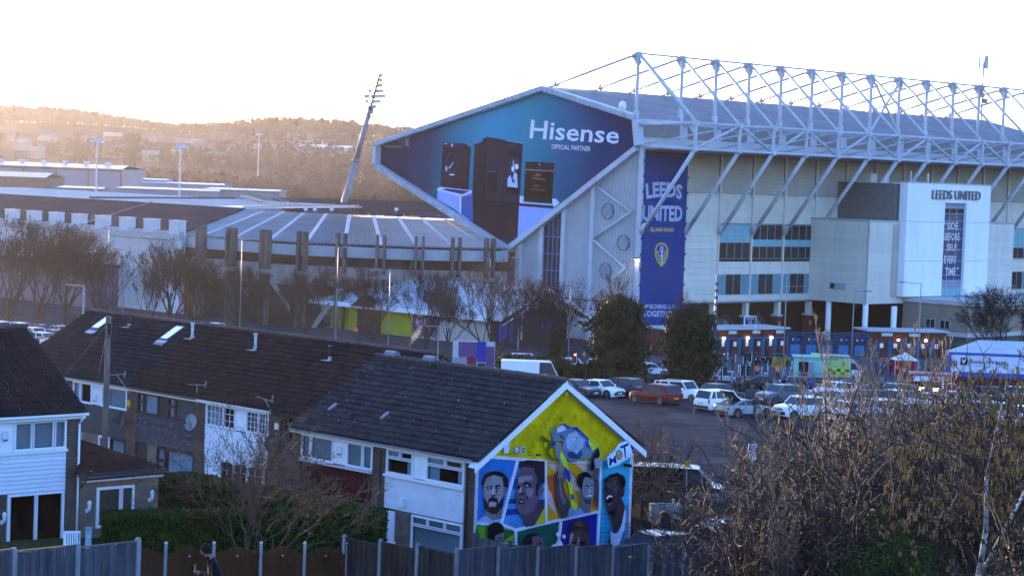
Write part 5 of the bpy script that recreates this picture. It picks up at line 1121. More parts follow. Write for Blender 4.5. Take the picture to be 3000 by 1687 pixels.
# --- west stand across the pitch
west = thing('west_stand', 'far stand across the pitch with dark roof and blue advertising fascia', 'stadium stand', (-30, 440, 0))
WP = lambda x, y, Y: tuple(np.array(atY(x, y, Y))-np.array([-30, 440, 0]))
b = MB(); b.prism([WP(855, 622, 430), WP(1335, 633, 424), WP(1330, 593, 452), WP(797, 578, 462)], (0, 0, -.3)); b.build('roof', mat('brown_black_roof', (.035, .031, .034), rough=.95, var=.25, scale=.3, spec=0), west)
b = MB(); p0, p1 = np.array(WP(835, 624, 430)), np.array(WP(1335, 633, 424)); b.prism([p0, p1, p1-np.array([0, 0, 1.9]), p0-np.array([0, 0, 1.9])], (0, .3, 0)); b.build('fascia', mat('navy_fascia', (.012, .025, .13), rough=.5), west)
b = MB(); b.prism([p0+np.array([0, .5, -1.9]), p1+np.array([0, .5, -1.9]), p1+np.array([0, .5, -14]), p0+np.array([0, .5, -14])], (0, 10, 0)); b.build('seating_front', M_dark, west)
for x0, x1 in ((1077, 1127), (1181, 1229), (1281, 1329)):
    A, B = np.array(WP(x0, np.interp(x0, [835, 1335], [634, 644]), 427.0)), np.array(WP(x1, np.interp(x1, [835, 1335], [634, 644]), 426.5))
    def fn(a, z, d, A=A, B=B): p = A*(1-a)+B*a; return (p[0], p[1]-1.3, p[2]+z*1.1-.2)
    text('flamingo', fn, (0, 1, 0, 1), 'lettering', M_by, west, .03)
for px in (895, 922, 971, 1161):
    b = MB(); P = WP(px, 622, 431); b.box((P[0], P[1], P[2]+.6), (.7, .5, .5)); b.bar(P, (P[0], P[1], P[2]+.5), .1); b.build('floodlight', M_white, west)
b = MB()
pA, pB = np.array(WP(712, 575, 400)), np.array(WP(875, 622, 372))
b.bar(pA, pB, 1.2, .35)
for i in range(14): p = pA+(pB-pA)*i/13; b.bar(p, p+np.array([0, 0, 1.3]), .06)
b.bar(pA+np.array([0, 0, 1.3]), pB+np.array([0, 0, 1.3]), .07); b.build('roof_gangway', M_conc, west)
# --- leaning floodlight pylon
P0, P1 = np.array(atY(1010, 588, 452)), np.array(atY(1112, 222, 448)); pyl = thing('floodlight_pylon', 'tall leaning floodlight pylon with rows of round lamps behind the stands', 'floodlight', P0); L_ = lambda P: tuple(np.array(P)-P0)
M_pyl = mat('pylon_grey', (.22, .21, .22), rough=.5, var=.1)
ax = (P1-P0); b = MB(); b.tube(L_(P0-ax*.35), L_(P0+ax*.32), .75, .66, 14); b.build('lower_pole', M_pyl, pyl, True); b = MB(); b.tube(L_(P0+ax*.32), L_(P0+ax*.76), .60, .46, 14); b.tube(L_(P0+ax*.315), L_(P0+ax*.335), .85, .85, 14); b.tube(L_(P0+ax*.735), L_(P0+ax*.75), .65, .65, 14); b.build('upper_pole', M_pyl, pyl, True)
b = MB()
for i in range(12): f0, f1 = .76+i*.02, .78+i*.02; b.tube(L_(P0+ax*f0), L_(P0+ax*f1), .22, .22, 6); b.tube(L_(P0+ax*f1), L_(P0+ax*(f1+.001)), .42, .42, 8)
b.tube(L_(P1-ax*.03), L_(P1+np.array([-.3, 0, 3.8])), .06); b.build('lamp_mast', M_dark, pyl)
zl_ = lambda x, y: (1020+x/3.536, 190+y/3.536)
rows = [(125, [340], 330, 350), (180, [340], 300, 345), (232, [312, 340], 270, 345), (290, [225, 298, 324, 354], 220, 350), (345, [180, 208, 250, 282, 309, 340, 372], 175, 370), (398, [193, 265, 294, 326], 190, 326), (452, [253, 280], 205, 285), (505, [215, 253], 205, 260), (555, [226], 210, 235)]
for y, xs, xa, xb in rows:
    A, B = atY(*zl_(xa, y), 447.2), atY(*zl_(xb, y), 447.2); b = MB(); b.bar(L_(A), L_(B), .12); b.build('crossarm', M_dark, pyl)
    for x in xs:
        c_ = np.array(atY(*zl_(x, y-18), 447)); b = MB(); b.tube(L_(c_+np.array([0, .25, 0])), L_(c_+np.array([0, -.25, 0])), .26, .36, 12); b.bar(L_(c_), L_(c_+np.array([0, .1, -1.2])), .06); o = b.build('lamp', M_dark, pyl); b = MB(); b.tube(L_(c_+np.array([0, -.26, 0])), L_(c_+np.array([0, -.29, 0])), .27, .27, 12); b.build('lens', mat('lamp_lens', (.22, .33, .42), rough=.2, var=0), o)
# --- handrail cradle at the tip of the big roof
cr = thing('maintenance_cradle', 'small railed platform at the far tip of the stand roof', 'platform', ST.W(0, 53.5, 26.6), ST.ang)
b = MB()
for y in (0, -2, -4): b.bar((0, y, 0), (0, y, 1.6), .12); b.bar((1.4, y, 0), (1.4, y, 1.6), .12)
b.bar((0, 0, 1.6), (0, -4, 1.6), .12); b.bar((1.4, 0, 1.6), (1.4, -4, 1.6), .12); b.bar((0, 0, .8), (0, -4, .8), .08); b.bb(-.2, 1.6, -4.2, .2, -.15, 0); b.bb(.2, 1.0, -5.2, -4.3, 0, 1.5); b.build('railing', M_conc, cr)
# --- low pavilion with yellow wall panels
pav = thing('pavilion', 'low pale roofed club pavilion with yellow wall panels behind bare trees', 'building', ST.o, ST.ang)
V_b = lambda b, n, m, **k: b.build(n, m, pav, **k)
UF, UR, UB = -22.0, -14.5, -7.0
wl_, wr_ = 56.3, ST.pw(1563, 861, UR)[0]; zr = ST.pw(990, 794, UR)[1]; wp = ST.pw(990, 794, UR)[0]; ze = 3.9
b = MB(); b.prism([(UF-1.2, wl_+1.2, ze), (UF-1.2, wr_, ze), (UR, wr_, zr), (UR, wp, zr)], (0, 0, -.25)); V_b(b, 'roof', M_lroof); b = MB(); b.prism([(UB+1.2, wl_+1.2, ze), (UB+1.2, wr_, ze), (UR, wr_, zr), (UR, wp, zr)], (0, 0, -.25)); V_b(b, 'roof', M_lroof)
b = MB(); b.prism([(UF-1.2, wl_+1.2, ze), (UB+1.2, wl_+1.2, ze), (UR, wp, zr)], (0, 0, -.25)); V_b(b, 'roof', M_lroof)
b = MB(); b.bb(UF-1.35, UF-1.2, wr_, wl_+1.3, ze-.55, ze+.05); b.bb(UF-1.35, UB+1.3, wl_+1.2, wl_+1.35, ze-.55, ze+.05); V_b(b, 'fascia', M_white)
b = MB(); b.bb(UF, UB, wr_+.5, wl_, -.5, ze-.4); V_b(b, 'wall', mat('cream_block', (.40, .39, .37), rough=.8, var=.1))
py_ = lambda x: ST.pw(700+x/3.22, 900, UF)[0]
M_yel = mat('mustard_panel', (.30, .29, .02), rough=.7, var=.12, scale=.6); M_pic = mat('photo_wrap_panel', (.10, .06, .09), rough=.6, var=.9, scale=.9, spots=((.42, .30, .48), .8, .56))
for x0, x1, m_, n_ in ((590, 868, M_pic, 'picture_panel'), (872, 1143, M_yel, 'yellow_panel'), (1350, 1640, M_yel, 'yellow_panel'), (1648, 1900, M_pic, 'picture_panel')):
    b = MB(); b.bb(UF-.12, UF-.02, py_(x1), py_(x0), .1, ze-.6); V_b(b, n_, m_)
b = MB(); a, c = py_(1350), py_(1143); b.bb(UF-.5, UF-.02, a, c, -.3, ze-.3); b.prism([(UF-1.6, a-.3, ze-.3), (UF-1.6, c+.3, ze-.3), (UF-1.6, (a+c)/2, ze+1.3)], (1.6, 0, 0)); V_b(b, 'entrance_porch', mat('dark_brown_porch', (.03, .022, .02), rough=.7))
# gabled entrance end
b = MB(); b.prism([(UF, wr_+.3, -.5), (UB, wr_+.3, -.5), (UB, wr_+.3, ze-.3), (UR, wr_+.3, zr-.4), (UF, wr_+.3, ze-.3)], (0, .2, 0)); V_b(b, 'gable_wall', mat('dark_brown_porch', (.03, .022, .02)))
for a, c in (((UF-1.4, ze-.2), (UR, zr+.1)), ((UB+1.4, ze-.2), (UR, zr+.1))):
    b = MB(); b.bar((a[0], wr_-2.6, a[1]), (c[0], wr_-2.6, c[1]), .2, .45); V_b(b, 'bargeboard', M_trim)
    b = MB(); b.prism([(a[0], wr_-2.6, a[1]), (c[0], wr_-2.6, c[1]), (c[0], wr_+.4, c[1]), (a[0], wr_+.4, a[1])], (0, 0, -.15)); V_b(b, 'porch_roof', mat('pale_canopy_roof', (.28, .27, .27), rough=.7))
    b = MB(); b.tube((a[0]*.9+c[0]*.1, wr_-2.4, a[1]-.7), (c[0], wr_-2.4, c[1]-1.2), .1, n=6); m_ = ((a[0]+c[0])/2, wr_-2.4, (a[1]+c[1])/2-.3); b.tube(m_, (c[0], wr_-2.4, c[1]-1.2), .08); b.tube(m_, (m_[0], wr_-2.4, 1), .09); V_b(b, 'canopy_truss', M_trim)
b = MB(); b.bb(UR-2.2, UR+2.2, wr_-.1, wr_+.2, 4.2, 6.0); so = V_b(b, 'purple_sign', mat('purple_blue_sign', (.03, .03, .20), rough=.5))
b = MB(); [b.bb(UR-1.5+i*.1, UR+1.5-i*.2, wr_-.16, wr_-.11, 5.4-i*.45, 5.6-i*.45) for i in range(2)]; b.build('sign_lines', M_white, so)
b = MB(); b.bb(UR-6.4, UR-3.6, wr_+.0, wr_+.25, .6, 2.9); V_b(b, 'blue_banner', mat('purple_blue_sign', (.03, .03, .20))); b = MB(); b.bb(UR+1.4, UR+5.4, wr_+.0, wr_+.25, 1.6, 3.4); V_b(b, 'blue_banner', mat('purple_blue_sign', (.03, .03, .20)))
# --- turnstile block, gates, kiosk
ts = thing('turnstile_block', 'red brick turnstile block with blue doors and a pale coping', 'building', ST.o, ST.ang)
pA, pB = np.array((-12.0, -16.6)), np.array((7.7, -20.3)); d_ = (pB-pA); Lt = np.linalg.norm(d_); d_ /= Lt; angt = math.atan2(d_[1], d_[0])
rt = bpy.data.objects.new('brick_range', None); COL.objects.link(rt); rt.parent = ts; rt.location = (pA[0], pA[1], 0); rt.rotation_euler = (0, 0, angt)
b = MB(); b.bb(0, Lt, 0, 5, -.5, 3.6); b.build('wall', M_lbrick, rt); b = MB(); b.bb(-.2, Lt+.2, -.35, 5, 3.6, 3.85); b.build('coping', M_trim, rt)
b = MB(); b.bb(0, Lt, -.06, -.01, 2.35, 2.6); b.build('blue_band', M_blue2, rt)
k = 0; x = 1.2
while x < Lt-.8:
    b = MB(); b.bb(x, x+.55, -.08, -.01, -.2, 2.35); b.build('door', M_blue2, rt); b = MB(); b.bb(x+.55, x+.9, -.05, -.01, -.2, 2.35); b.build('recess', M_dark, rt)
    b = MB(); b.bb(x+1.3, x+1.75, -.06, -.01, 1.4, 2.0+.2*(k % 2)); b.build('notice', M_white, rt)
    if k % 2 == 1: b = MB(); b.box((x+1.5, -.2, 2.5), (.28, .25, .28)); b.build('lit_lamp', mat('turnstile_lamp', (.9, .9, .8), emit=((1, .9, .7), 2), var=0), rt)
    if k % 2 == 0: b = MB(); b.bb(x+.4, x+1.7, -.06, -.01, 3.05, 3.45); b.build('notice', mat('pale_sign', (.5, .52, .58)), rt)
    x += 2.05; k += 1
sg = thing('entrance_sign', 'small navy entrance sign on a white post above the turnstiles', 'sign', ST.W(pA[0]+14.0*d_[0], pA[1]+14*d_[1]-.2, 3.2), ST.ang+angt)
b = MB(); b.bb(.05, .2, -.1, 0, 0, 2.2); b.bb(-1.9, .2, -.1, 0, 1.0, 2.2); b.build('frame', M_white, sg); b = MB(); b.bb(-1.8, 0.05, -.14, -.11, 1.1, 2.1); b.build('face', print_navy, sg)
text('ENTRANCE', lambda a, z, d: (a, -.15, z), (-1.55, -.25, 1.75, 1.98), 'lettering', M_wprint, sg); text('12', lambda a, z, d: (a, -.15, z), (-1.15, -.65, 1.2, 1.62), 'lettering', M_wprint, sg)
gts = thing('steel_gates', 'row of tall blue steel mesh gates beside the brick turnstiles', 'gate', ST.o, ST.ang)
pC = np.array((17.8, -26.1)); dg_ = pC-pB; Lg = np.linalg.norm(dg_); dg_ /= Lg
n = 5
for i in range(n):
    a, c = pB+dg_*Lg*i/n, pB+dg_*Lg*(i+1)/n; b = MB()
    for q in (a, c): b.bar((*q, -.2), (*q, 3.2), .18)
    b.bar((*a, 3.15), (*c, 3.15), .14); b.bar((*a, 2.85), (*c, 2.85), .08); b.bar((*a, .1), (*c, .1), .1); m_ = (a+c)/2; b.bar((*m_, 0), (*m_, 2.85), .1)
    b.build('gate_frame', M_blue2, gts)
    b = MB()
    for j in range(16): q = a+(c-a)*(j+.5)/16; b.bar((*q, .1), (*q, 2.85), .03)
    b.build('mesh_bars', M_blue2, gts)
    nr = np.array((dg_[1], -dg_[0]))*.06; e = a+(c-a)*.2; f = a+(c-a)*.8
    b = MB(); b.prism([(*(e+nr), .1), (*(f+nr), .1), (*(f+nr), 1.5), (*(e+nr), 1.5)], (*(-nr), 0)); b.build('lower_sheet', mat('bright_blue_sheet', (.02, .13, .30), rough=.6), gts)
    for j, cc in ((.3, (.25, .5, .4)), (.62, (.06, .15, .6))):
        e = a+(c-a)*j; f = e+(c-a)*.1; b = MB(); b.prism([(*(e+nr), 2.1), (*(f+nr), 2.1), (*(f+nr), 2.4), (*(e+nr), 2.4)], (*(-nr*.5), 0)); b.build('notice', mat('notice%d' % int(j*100), cc, var=0), gts)
t2 = thing('turnstile_block', 'second red brick turnstile block right of the blue gates', 'building', ST.o, ST.ang)
pD = np.array((25.0, -30.6)); d2 = pD-pC; L2 = np.linalg.norm(d2); d2 /= L2
r2 = bpy.data.objects.new('brick_range', None); COL.objects.link(r2); r2.parent = t2; r2.location = (*pC, 0); r2.rotation_euler = (0, 0, math.atan2(d2[1], d2[0]))
b = MB(); b.bb(0, L2+3, 0, 5, -.5, 3.5); b.build('wall', M_lbrick, r2); b = MB(); b.bb(-.2, L2+3.2, -.3, 5, 3.5, 3.72); b.build('coping', M_trim, r2)
for k in range(5):
    x = 1+k*2.0; b = MB(); b.bb(x, x+.55, -.08, -.01, -.2, 2.3); b.build('door', M_blue2, r2); b = MB(); b.bb(x+.8, x+1.3, -.06, -.01, 1.3, 1.9); b.build('notice', M_white, r2)
    if k % 2: b = MB(); b.box((x+1.4, -.2, 2.4), (.25, .2, .25)); b.build('lit_lamp', MATS['turnstile_lamp'], r2)
for k in range(2): b = MB(); b.bb(2+k*4, 3.6+k*4, -.06, -.01, 2.9, 3.3); b.build('notice', MATS['pale_sign'], r2)
# ================================================================ THE FAR VALLEY
M_wood = mat('winter_wood_twigs', (.030, .026, .027), rough=1, var=.4, scale=.02, spec=.05)
M_wood2 = mat('winter_wood_dark', (.035, .030, .024), rough=1, var=.3, scale=.05, spec=.05)
def woods(name, spots, m, seed, spread=1.0, nb=14, sz=(.9, 2.2)):
    """leafless wood: every crown is a cloud of small upright twig fans"""
    r = np.random.RandomState(seed); V = []; F = []; k = 0
    for (x, y, z, h, wd) in spots:
        n = nb
        th = r.rand(n)*6.283; rr = np.sqrt(r.rand(n))*wd; hh = (.25+.75*r.rand(n)**.7)*h; sc = np.sqrt(np.maximum(.15, 1-((hh/h-.55)/.5)**2))
        for i in range(n):
            cx, cy, cz = x+rr[i]*sc[i]*math.cos(th[i]), y+rr[i]*sc[i]*math.sin(th[i]), z+hh[i]
            a = r.rand()*3.14; s = r.uniform(*sz)*h/11; dx, dy = math.cos(a)*s, math.sin(a)*s*.5; t = r.uniform(-.5, .5)*s
            V += [(cx-dx, cy-dy, cz-s*.4), (cx+dx, cy+dy, cz-s*.5), (cx+t, cy+dy*.2, cz+s)]; F.append((k, k+1, k+2)); k += 3
        V += [(x-.25, y, z-1), (x+.25, y, z-1), (x, y, z+h*.7)]; F.append((k, k+1, k+2)); k += 3
    me = bpy.data.meshes.new(name); me.from_pydata(V, [], F); me.materials.append(m); return link(name, me, kind='stuff')
rs = np.random.RandomState(11)
sp = []
def vis_x(y): return -y*.30, y*.12
for i in range(2600):
    y = rs.uniform(2350, 2800); x = rs.uniform(*vis_x(y)); z = hill(x, y)
    sp.append((x, y, z-1, rs.uniform(9, 15)*(1+.3*math.sin(x*.02)), rs.uniform(6, 11)))
woods('ridge_woodland', sp, M_wood, 3, nb=22, sz=(.9, 2.0))
sp = []
for i in range(5200):
    y = rs.uniform(950, 2350); x = rs.uniform(*vis_x(y)); z = hill(x, y)
    v = math.sin(x*.013+y*.002)+math.sin(y*.011+x*.004+2)+.5*math.sin(x*.05)
    if v < -.1: continue
    sp.append((x, y, z-1, rs.uniform(6, 12), rs.uniform(5, 10)))
woods('hillside_woodland', sp, M_wood, 5, nb=18, sz=(.8, 1.9))
sp = []
for i in range(1700):
    y = rs.uniform(520, 940); x = rs.uniform(-y*.28, y*.08)
    px, py = proj((x, y, 0))
    if py < 0: continue
    if px < 620 and y < 720: continue
    if 390 < px < 860 and y < 640: continue
    sp.append((x, y, -.5, rs.uniform(7, 13) if px > 850 else rs.uniform(5, 10), rs.uniform(3.5, 6)))
woods('valley_woodland', sp, M_wood2, 7, nb=40, sz=(.7, 1.7))
# lone trees and poplars that stand out
def far_tree(px, py, Y, h, wd, label, m=None, nb=60, grp=None, name='bare_tree'):
    P = atY(px, py, Y); base = hill(P[0], P[1]); t = thing(name, label, 'tree', (P[0], P[1], base), 0, grp)
    r = random.Random(int(px)); V = MB()
    for i in range(nb*6):
        a = r.uniform(0, 6.28); q = r.random()**.5; hh = r.uniform(.18, 1)*h; s_ = math.sqrt(max(.1, 1-((hh/h-.58)/.48)**2)); cx, cy = wd*q*s_*math.cos(a), wd*q*s_*math.sin(a)
        l = r.uniform(.08, .16)*h; V.quad((cx, cy, hh-l*.5), (cx+.1, cy, hh-l*.5), (cx*1.12+r.uniform(-.4, .4), cy*1.12, hh+l*.5))
        V.quad((cx, cy, hh), (cx, cy+.1, hh), (cx*1.2+r.uniform(-1, 1), cy*1.1, hh+l*.4))
    V.build('crown', m or M_wood, t); b = MB(); b.tube((0, 0, -1), (0, 0, h*.6), .03*h, .01*h); b.build('trunk', m or M_wood, t)
    return t
for i, px in enumerate((372, 386, 398)): far_tree(px, 400, 1500, 26, 3.2, ['leftmost', 'middle', 'rightmost'][i]+' of three tall hazy poplars on the hillside', name='poplar_tree', grp='poplars on the hillside')
for i, px in enumerate((222, 236)): far_tree(px, 390, 1550, 24, 3.5, ['left', 'right'][i]+' of two hazy poplars on the far left hillside', name='poplar_tree', grp='poplars on the hillside')
far_tree(868, 570, 520, 9.5, 6.5, 'rounded orange brown tree left of the floodlight pylon', mat('orange_twigs', (.12, .07, .04), rough=1), 150)
far_tree(975, 560, 540, 11, 6, 'bare tree directly left of the floodlight pylon base', M_wood2, 110); far_tree(1080, 575, 520, 11, 6, 'bare tree right of the floodlight pylon base', M_wood2, 110)
far_tree(570, 575, 500, 8, 4.5, 'pale bare tree in front of the white office building', mat('pale_twigs', (.14, .12, .11), rough=1), 90); far_tree(460, 570, 520, 6, 4, 'small bare tree at the left end of the white office building', M_wood, 60)
for i, (px, w_) in enumerate(((130, 4.5), (185, 5), (262, 4), (310, 4), (20, 5))): far_tree(px, 560, 560, 7.5, w_, 'small bare tree in front of the pale warehouse, '+['left of centre', 'at the centre', 'right of centre', 'by the right corner', 'at the frame edge'][i], mat('pale_twigs', (.14, .12, .11)), 60)
# warehouses and offices
def GH(px, py, h, y0=900.0):
    """point on the sight line that is h above the hillside"""
    d = ray(px, py); d = d/d[1]; y = y0
    while y < 2650:
        P = _O+d*y
        if P[2]-h <= hill(P[0], y): break
        y += 4
    return _O+d*y
def fbox(name, label, pxl, pyt, pxr, Y, h, col, depth=30, roof=None, windows=0, trim=None, cat='building', slope=0.0, base=None, win_h=1.6):
    if base is None: Y = GH((pxl+pxr)/2, pyt, 7.0, 1000)[1]
    A, B = atY(pxl, pyt, Y), atY(pxr, pyt+(pxr-pxl)*.0367, Y); zt = A[2]; zb = base if base is not None else hill(A[0], Y)-2
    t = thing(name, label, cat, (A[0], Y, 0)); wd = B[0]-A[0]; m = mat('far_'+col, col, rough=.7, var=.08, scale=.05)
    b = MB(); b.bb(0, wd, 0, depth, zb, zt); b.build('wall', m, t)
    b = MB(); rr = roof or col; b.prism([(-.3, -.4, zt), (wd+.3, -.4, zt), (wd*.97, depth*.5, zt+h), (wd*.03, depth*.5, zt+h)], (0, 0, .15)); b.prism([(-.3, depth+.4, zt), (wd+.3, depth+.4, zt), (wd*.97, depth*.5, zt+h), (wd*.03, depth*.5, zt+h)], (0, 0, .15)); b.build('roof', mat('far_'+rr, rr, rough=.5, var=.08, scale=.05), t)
    if trim:
        b = MB(); b.bb(-.2, wd+.2, -.5, -.1, zt-.8, zt-.1); b.build('trim', mat('far_'+trim, trim), t)
        for k in range(6): b = MB(); b.bb(wd*k/5-.25, wd*k/5+.25, -.3, -.05, zb, zt-.8); b.build('post', mat('far_'+trim, trim), t)
        for k in range(7): b = MB(); b.box((wd*(k+.6)/7.5, depth*.22, zt+h*.5+1.0), (1.6, 1.6, 1.6)); b.build('roof_vent', M_louv, t)
    for k in range(windows):
        x = wd*(k+.5)/windows; b = MB(); b.bb(x-wd*.3/windows, x+wd*.3/windows, -.1, .05, (zb+zt)/2-win_h/2+1, (zb+zt)/2+win_h/2+1); b.build('window', M_gdark, t)
    return t
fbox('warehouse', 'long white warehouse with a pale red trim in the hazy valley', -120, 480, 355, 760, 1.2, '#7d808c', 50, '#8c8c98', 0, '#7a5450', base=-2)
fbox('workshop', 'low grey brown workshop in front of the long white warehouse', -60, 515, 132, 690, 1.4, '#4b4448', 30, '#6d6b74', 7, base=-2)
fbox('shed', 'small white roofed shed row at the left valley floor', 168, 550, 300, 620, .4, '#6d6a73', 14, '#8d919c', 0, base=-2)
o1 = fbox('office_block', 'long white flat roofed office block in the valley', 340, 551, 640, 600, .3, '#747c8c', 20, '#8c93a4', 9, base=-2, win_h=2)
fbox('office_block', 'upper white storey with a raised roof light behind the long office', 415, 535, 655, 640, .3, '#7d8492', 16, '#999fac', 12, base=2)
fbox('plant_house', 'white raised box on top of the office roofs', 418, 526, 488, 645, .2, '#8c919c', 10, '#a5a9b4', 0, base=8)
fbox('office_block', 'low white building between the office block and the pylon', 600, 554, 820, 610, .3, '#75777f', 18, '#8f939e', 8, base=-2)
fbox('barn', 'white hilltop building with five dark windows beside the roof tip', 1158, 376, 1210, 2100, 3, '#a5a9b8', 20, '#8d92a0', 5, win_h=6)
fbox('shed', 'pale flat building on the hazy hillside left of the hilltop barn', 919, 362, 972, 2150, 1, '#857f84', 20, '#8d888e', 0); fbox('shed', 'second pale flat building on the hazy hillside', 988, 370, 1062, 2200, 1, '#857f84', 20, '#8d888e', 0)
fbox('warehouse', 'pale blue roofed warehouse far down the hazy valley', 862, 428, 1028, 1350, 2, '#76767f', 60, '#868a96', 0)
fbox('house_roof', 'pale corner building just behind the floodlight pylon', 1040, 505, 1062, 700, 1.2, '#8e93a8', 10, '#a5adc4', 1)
# small houses in the haze
rh = random.Random(4); hs = []
hm = [mat('far_house_brick', (.09, .06, .05)), mat('far_house_pale', (.16, .145, .14)), mat('far_house_roof', (.05, .045, .05))]
k = 0
for row, (y0, Yd, n) in enumerate(((398, 1900, 10), (418, 1500, 13), (436, 1250, 14), (452, 1080, 10))):
    for i in range(n):
        px = 40+i*(1000/n)+rh.uniform(-22, 22)
        if row == 3 and px < 430: continue
        P = GH(px, y0+rh.uniform(-7, 7), 6, 950); gz = hill(P[0], P[1])
        t = thing('house', 'small hazy valley house with pale gable and dark pitched roof', 'house', (P[0], P[1], gz), rh.uniform(-.6, .6), 'small houses in the hazy valley'); w_, d_, h_ = rh.uniform(9, 18), 8, rh.uniform(5, 6.5)
        b = MB(); b.bb(-w_/2, w_/2, 0, d_, -3, h_); b.prism([(-w_/2, 0, h_), (-w_/2, d_, h_), (-w_/2, d_/2, h_+3)], (w_, 0, 0)); b.build('wall', hm[rh.choice((0, 1))], t)
        b = MB(); b.prism([(-w_/2-.3, -.5, h_-.2), (w_/2+.3, -.5, h_-.2), (w_/2+.3, d_/2, h_+3.2), (-w_/2-.3, d_/2, h_+3.2)], (0, 0, .2)); b.prism([(-w_/2-.3, d_+.5, h_-.2), (w_/2+.3, d_+.5, h_-.2), (w_/2+.3, d_/2, h_+3.2), (-w_/2-.3, d_/2, h_+3.2)], (0, 0, .2)); b.build('roof', hm[2] if rh.random() < .6 else hm[1], t)
def lamp_tall(px, pyt, pyb, Y, label, head=2.0, grp=None):
    A = atY(px, pyt, Y); t = thing('light_pole', label, 'light pole', (A[0], Y, hill(A[0], Y)-1)); h = A[2]-t.location[2]
    b = MB(); b.tube((0, 0, 0), (0, 0, h), .28, .18, 8); b.build('pole', M_steel, t); b = MB(); b.box((0, 0, h+.2), (head*1.6, .8, .5)); b.box((0, 0, h+.7), (head, .6, .4)); b.build('lamp_head', M_steel, t)
lamp_tall(285.5, 417, 555, 560, 'tall slim car park light pole in front of the white warehouse'); lamp_tall(529.5, 434, 570, 560, 'tall slim car park light pole in front of the white office block'); lamp_tall(759, 396, 440, 1300, 'distant hazy light pole on the hillside', 3)
for i, px in enumerate((142, 152, 226, 305, 411)):
    A = atY(px, 562+px*.0367, 470); t = thing('lamp_post', 'small lamp post behind the left stand roof, number '+('one', 'two', 'three', 'four', 'five')[i]+' from the left', 'lamp post', (A[0], 470, 0), 0, 'small lamps behind the left stand'); h = A[2]
    t['label'] = ('leftmost small lamp post behind the left stand roof', 'second small lamp post behind the left stand roof', 'middle small lamp post behind the left stand roof', 'fourth small lamp post behind the left stand roof', 'rightmost small lamp post behind the left stand roof')[i]
    b = MB(); b.tube((0, 0, 0), (0, 0, h), .09, n=5); b.build('pole', M_conc, t); b = MB(); b.box((0, 0, h), (.9, .5, .3)); b.build('lamp_head', M_white, t)
# ================================================================ VEGETATION
M_bark = mat('grey_brown_bark', (.050, .042, .037), rough=.9, var=.35, scale=2, spec=.1)
M_twig = mat('dark_twig', (.032, .029, .030), rough=.85, var=.25, scale=1, spec=.1)
M_twigl = mat('pale_shrub_twig', (.13, .105, .088), rough=.7, var=.4, scale=1.5, spec=.25)
M_twigd = mat('bramble_stem', (.060, .045, .038), rough=.75, var=.45, scale=1.5, spec=.1)
M_birch = mat('white_birch_bark', (.36, .34, .32), rough=.7, var=.4, scale=4, spots=((.05, .045, .04), 6, .54))
class Tree:
    def __init__(s, seed): s.r = random.Random(seed); s.V = []; s.F = []; s.TV = []; s.TF = []; s.tips = []
    def seg(s, a, b, ra, rb, big):
        V, F = (s.TV, s.TF) if big else (s.V, s.F); d = b-a; L = d.length
        if L < 1e-4: return
        d = d/L; h = Vector((0, 0, 1)) if abs(d.z) < .9 else Vector((1, 0, 0)); e = d.cross(h).normalized(); g = d.cross(e); n = 6 if big else 3; k = len(V)
        for i in range(n): t = 2*math.pi*i/n; o = e*math.cos(t)+g*math.sin(t); V.append(tuple(a+o*ra)); V.append(tuple(b+o*rb))
        for i in range(n): j = (i+1) % n; F.append((k+2*i, k+2*j, k+2*j+1, k+2*i+1))
    def grow(s, p, d, L, r, lev, up=.12, sp=.42, wig=.12, dec=.78, kids=(2, 3), side=2, minr=.011, bend=0):
        R_ = s.r; n = 3 if lev > 1 else 2; q = p; rr = r
        for i in range(n):
            d = (d+Vector((R_.gauss(0, wig), R_.gauss(0, wig), R_.gauss(0, wig)+up-bend*(3-lev if lev < 3 else 0)))).normalized(); q2 = q+d*(L/n); r2 = max(minr, rr*(.9 if lev else .6)); s.seg(q, q2, rr, r2, rr > .055); q, rr = q2, r2
            if lev <= 3:
                for _ in range(side):
                    if R_.random() < .75:
                        sd = (d*.6+Vector((R_.gauss(0, .55), R_.gauss(0, .55), R_.gauss(.1, .4)))).normalized(); l = L*R_.uniform(.25, .6); m = q+sd*l*.5; e = m+(sd+Vector((R_.gauss(0, .2), R_.gauss(0, .2), up-bend*2))).normalized()*l*.5
                        s.seg(q, m, max(minr, rr*.45), minr, False); s.seg(m, e, minr, minr*.6, False); s.tips.append(e)
        s.tips.append(q)
        if lev <= 0: return
        k = R_.randint(*kids); a0 = R_.uniform(0, 6.28)
        h = Vector((0, 0, 1)) if abs(d.z) < .9 else Vector((1, 0, 0)); e = d.cross(h).normalized(); g = d.cross(e)
        for i in range(k):
            a = a0+6.283*i/k+R_.uniform(-.4, .4); t = R_.uniform(.5, 1.2)*sp; nd = (d*math.cos(t)+(e*math.cos(a)+g*math.sin(a))*math.sin(t)).normalized()
            s.grow(q, nd, L*dec*R_.uniform(.8, 1.15), max(minr, rr*(.74 if k == 2 else .64)), lev-1, up, sp, wig, dec, kids, side, minr, bend)
    def meshes(s, m, mt=None):
        o = []
        for nm, V, F, mm in (('trunk', s.TV, s.TF, mt or m), ('twigs', s.V, s.F, m)):
            me = bpy.data.meshes.new(nm); me.from_pydata(V, [], F); me.materials.append(mm); me.polygons.foreach_set('use_smooth', [True]*len(F)); o.append(me)
        return o
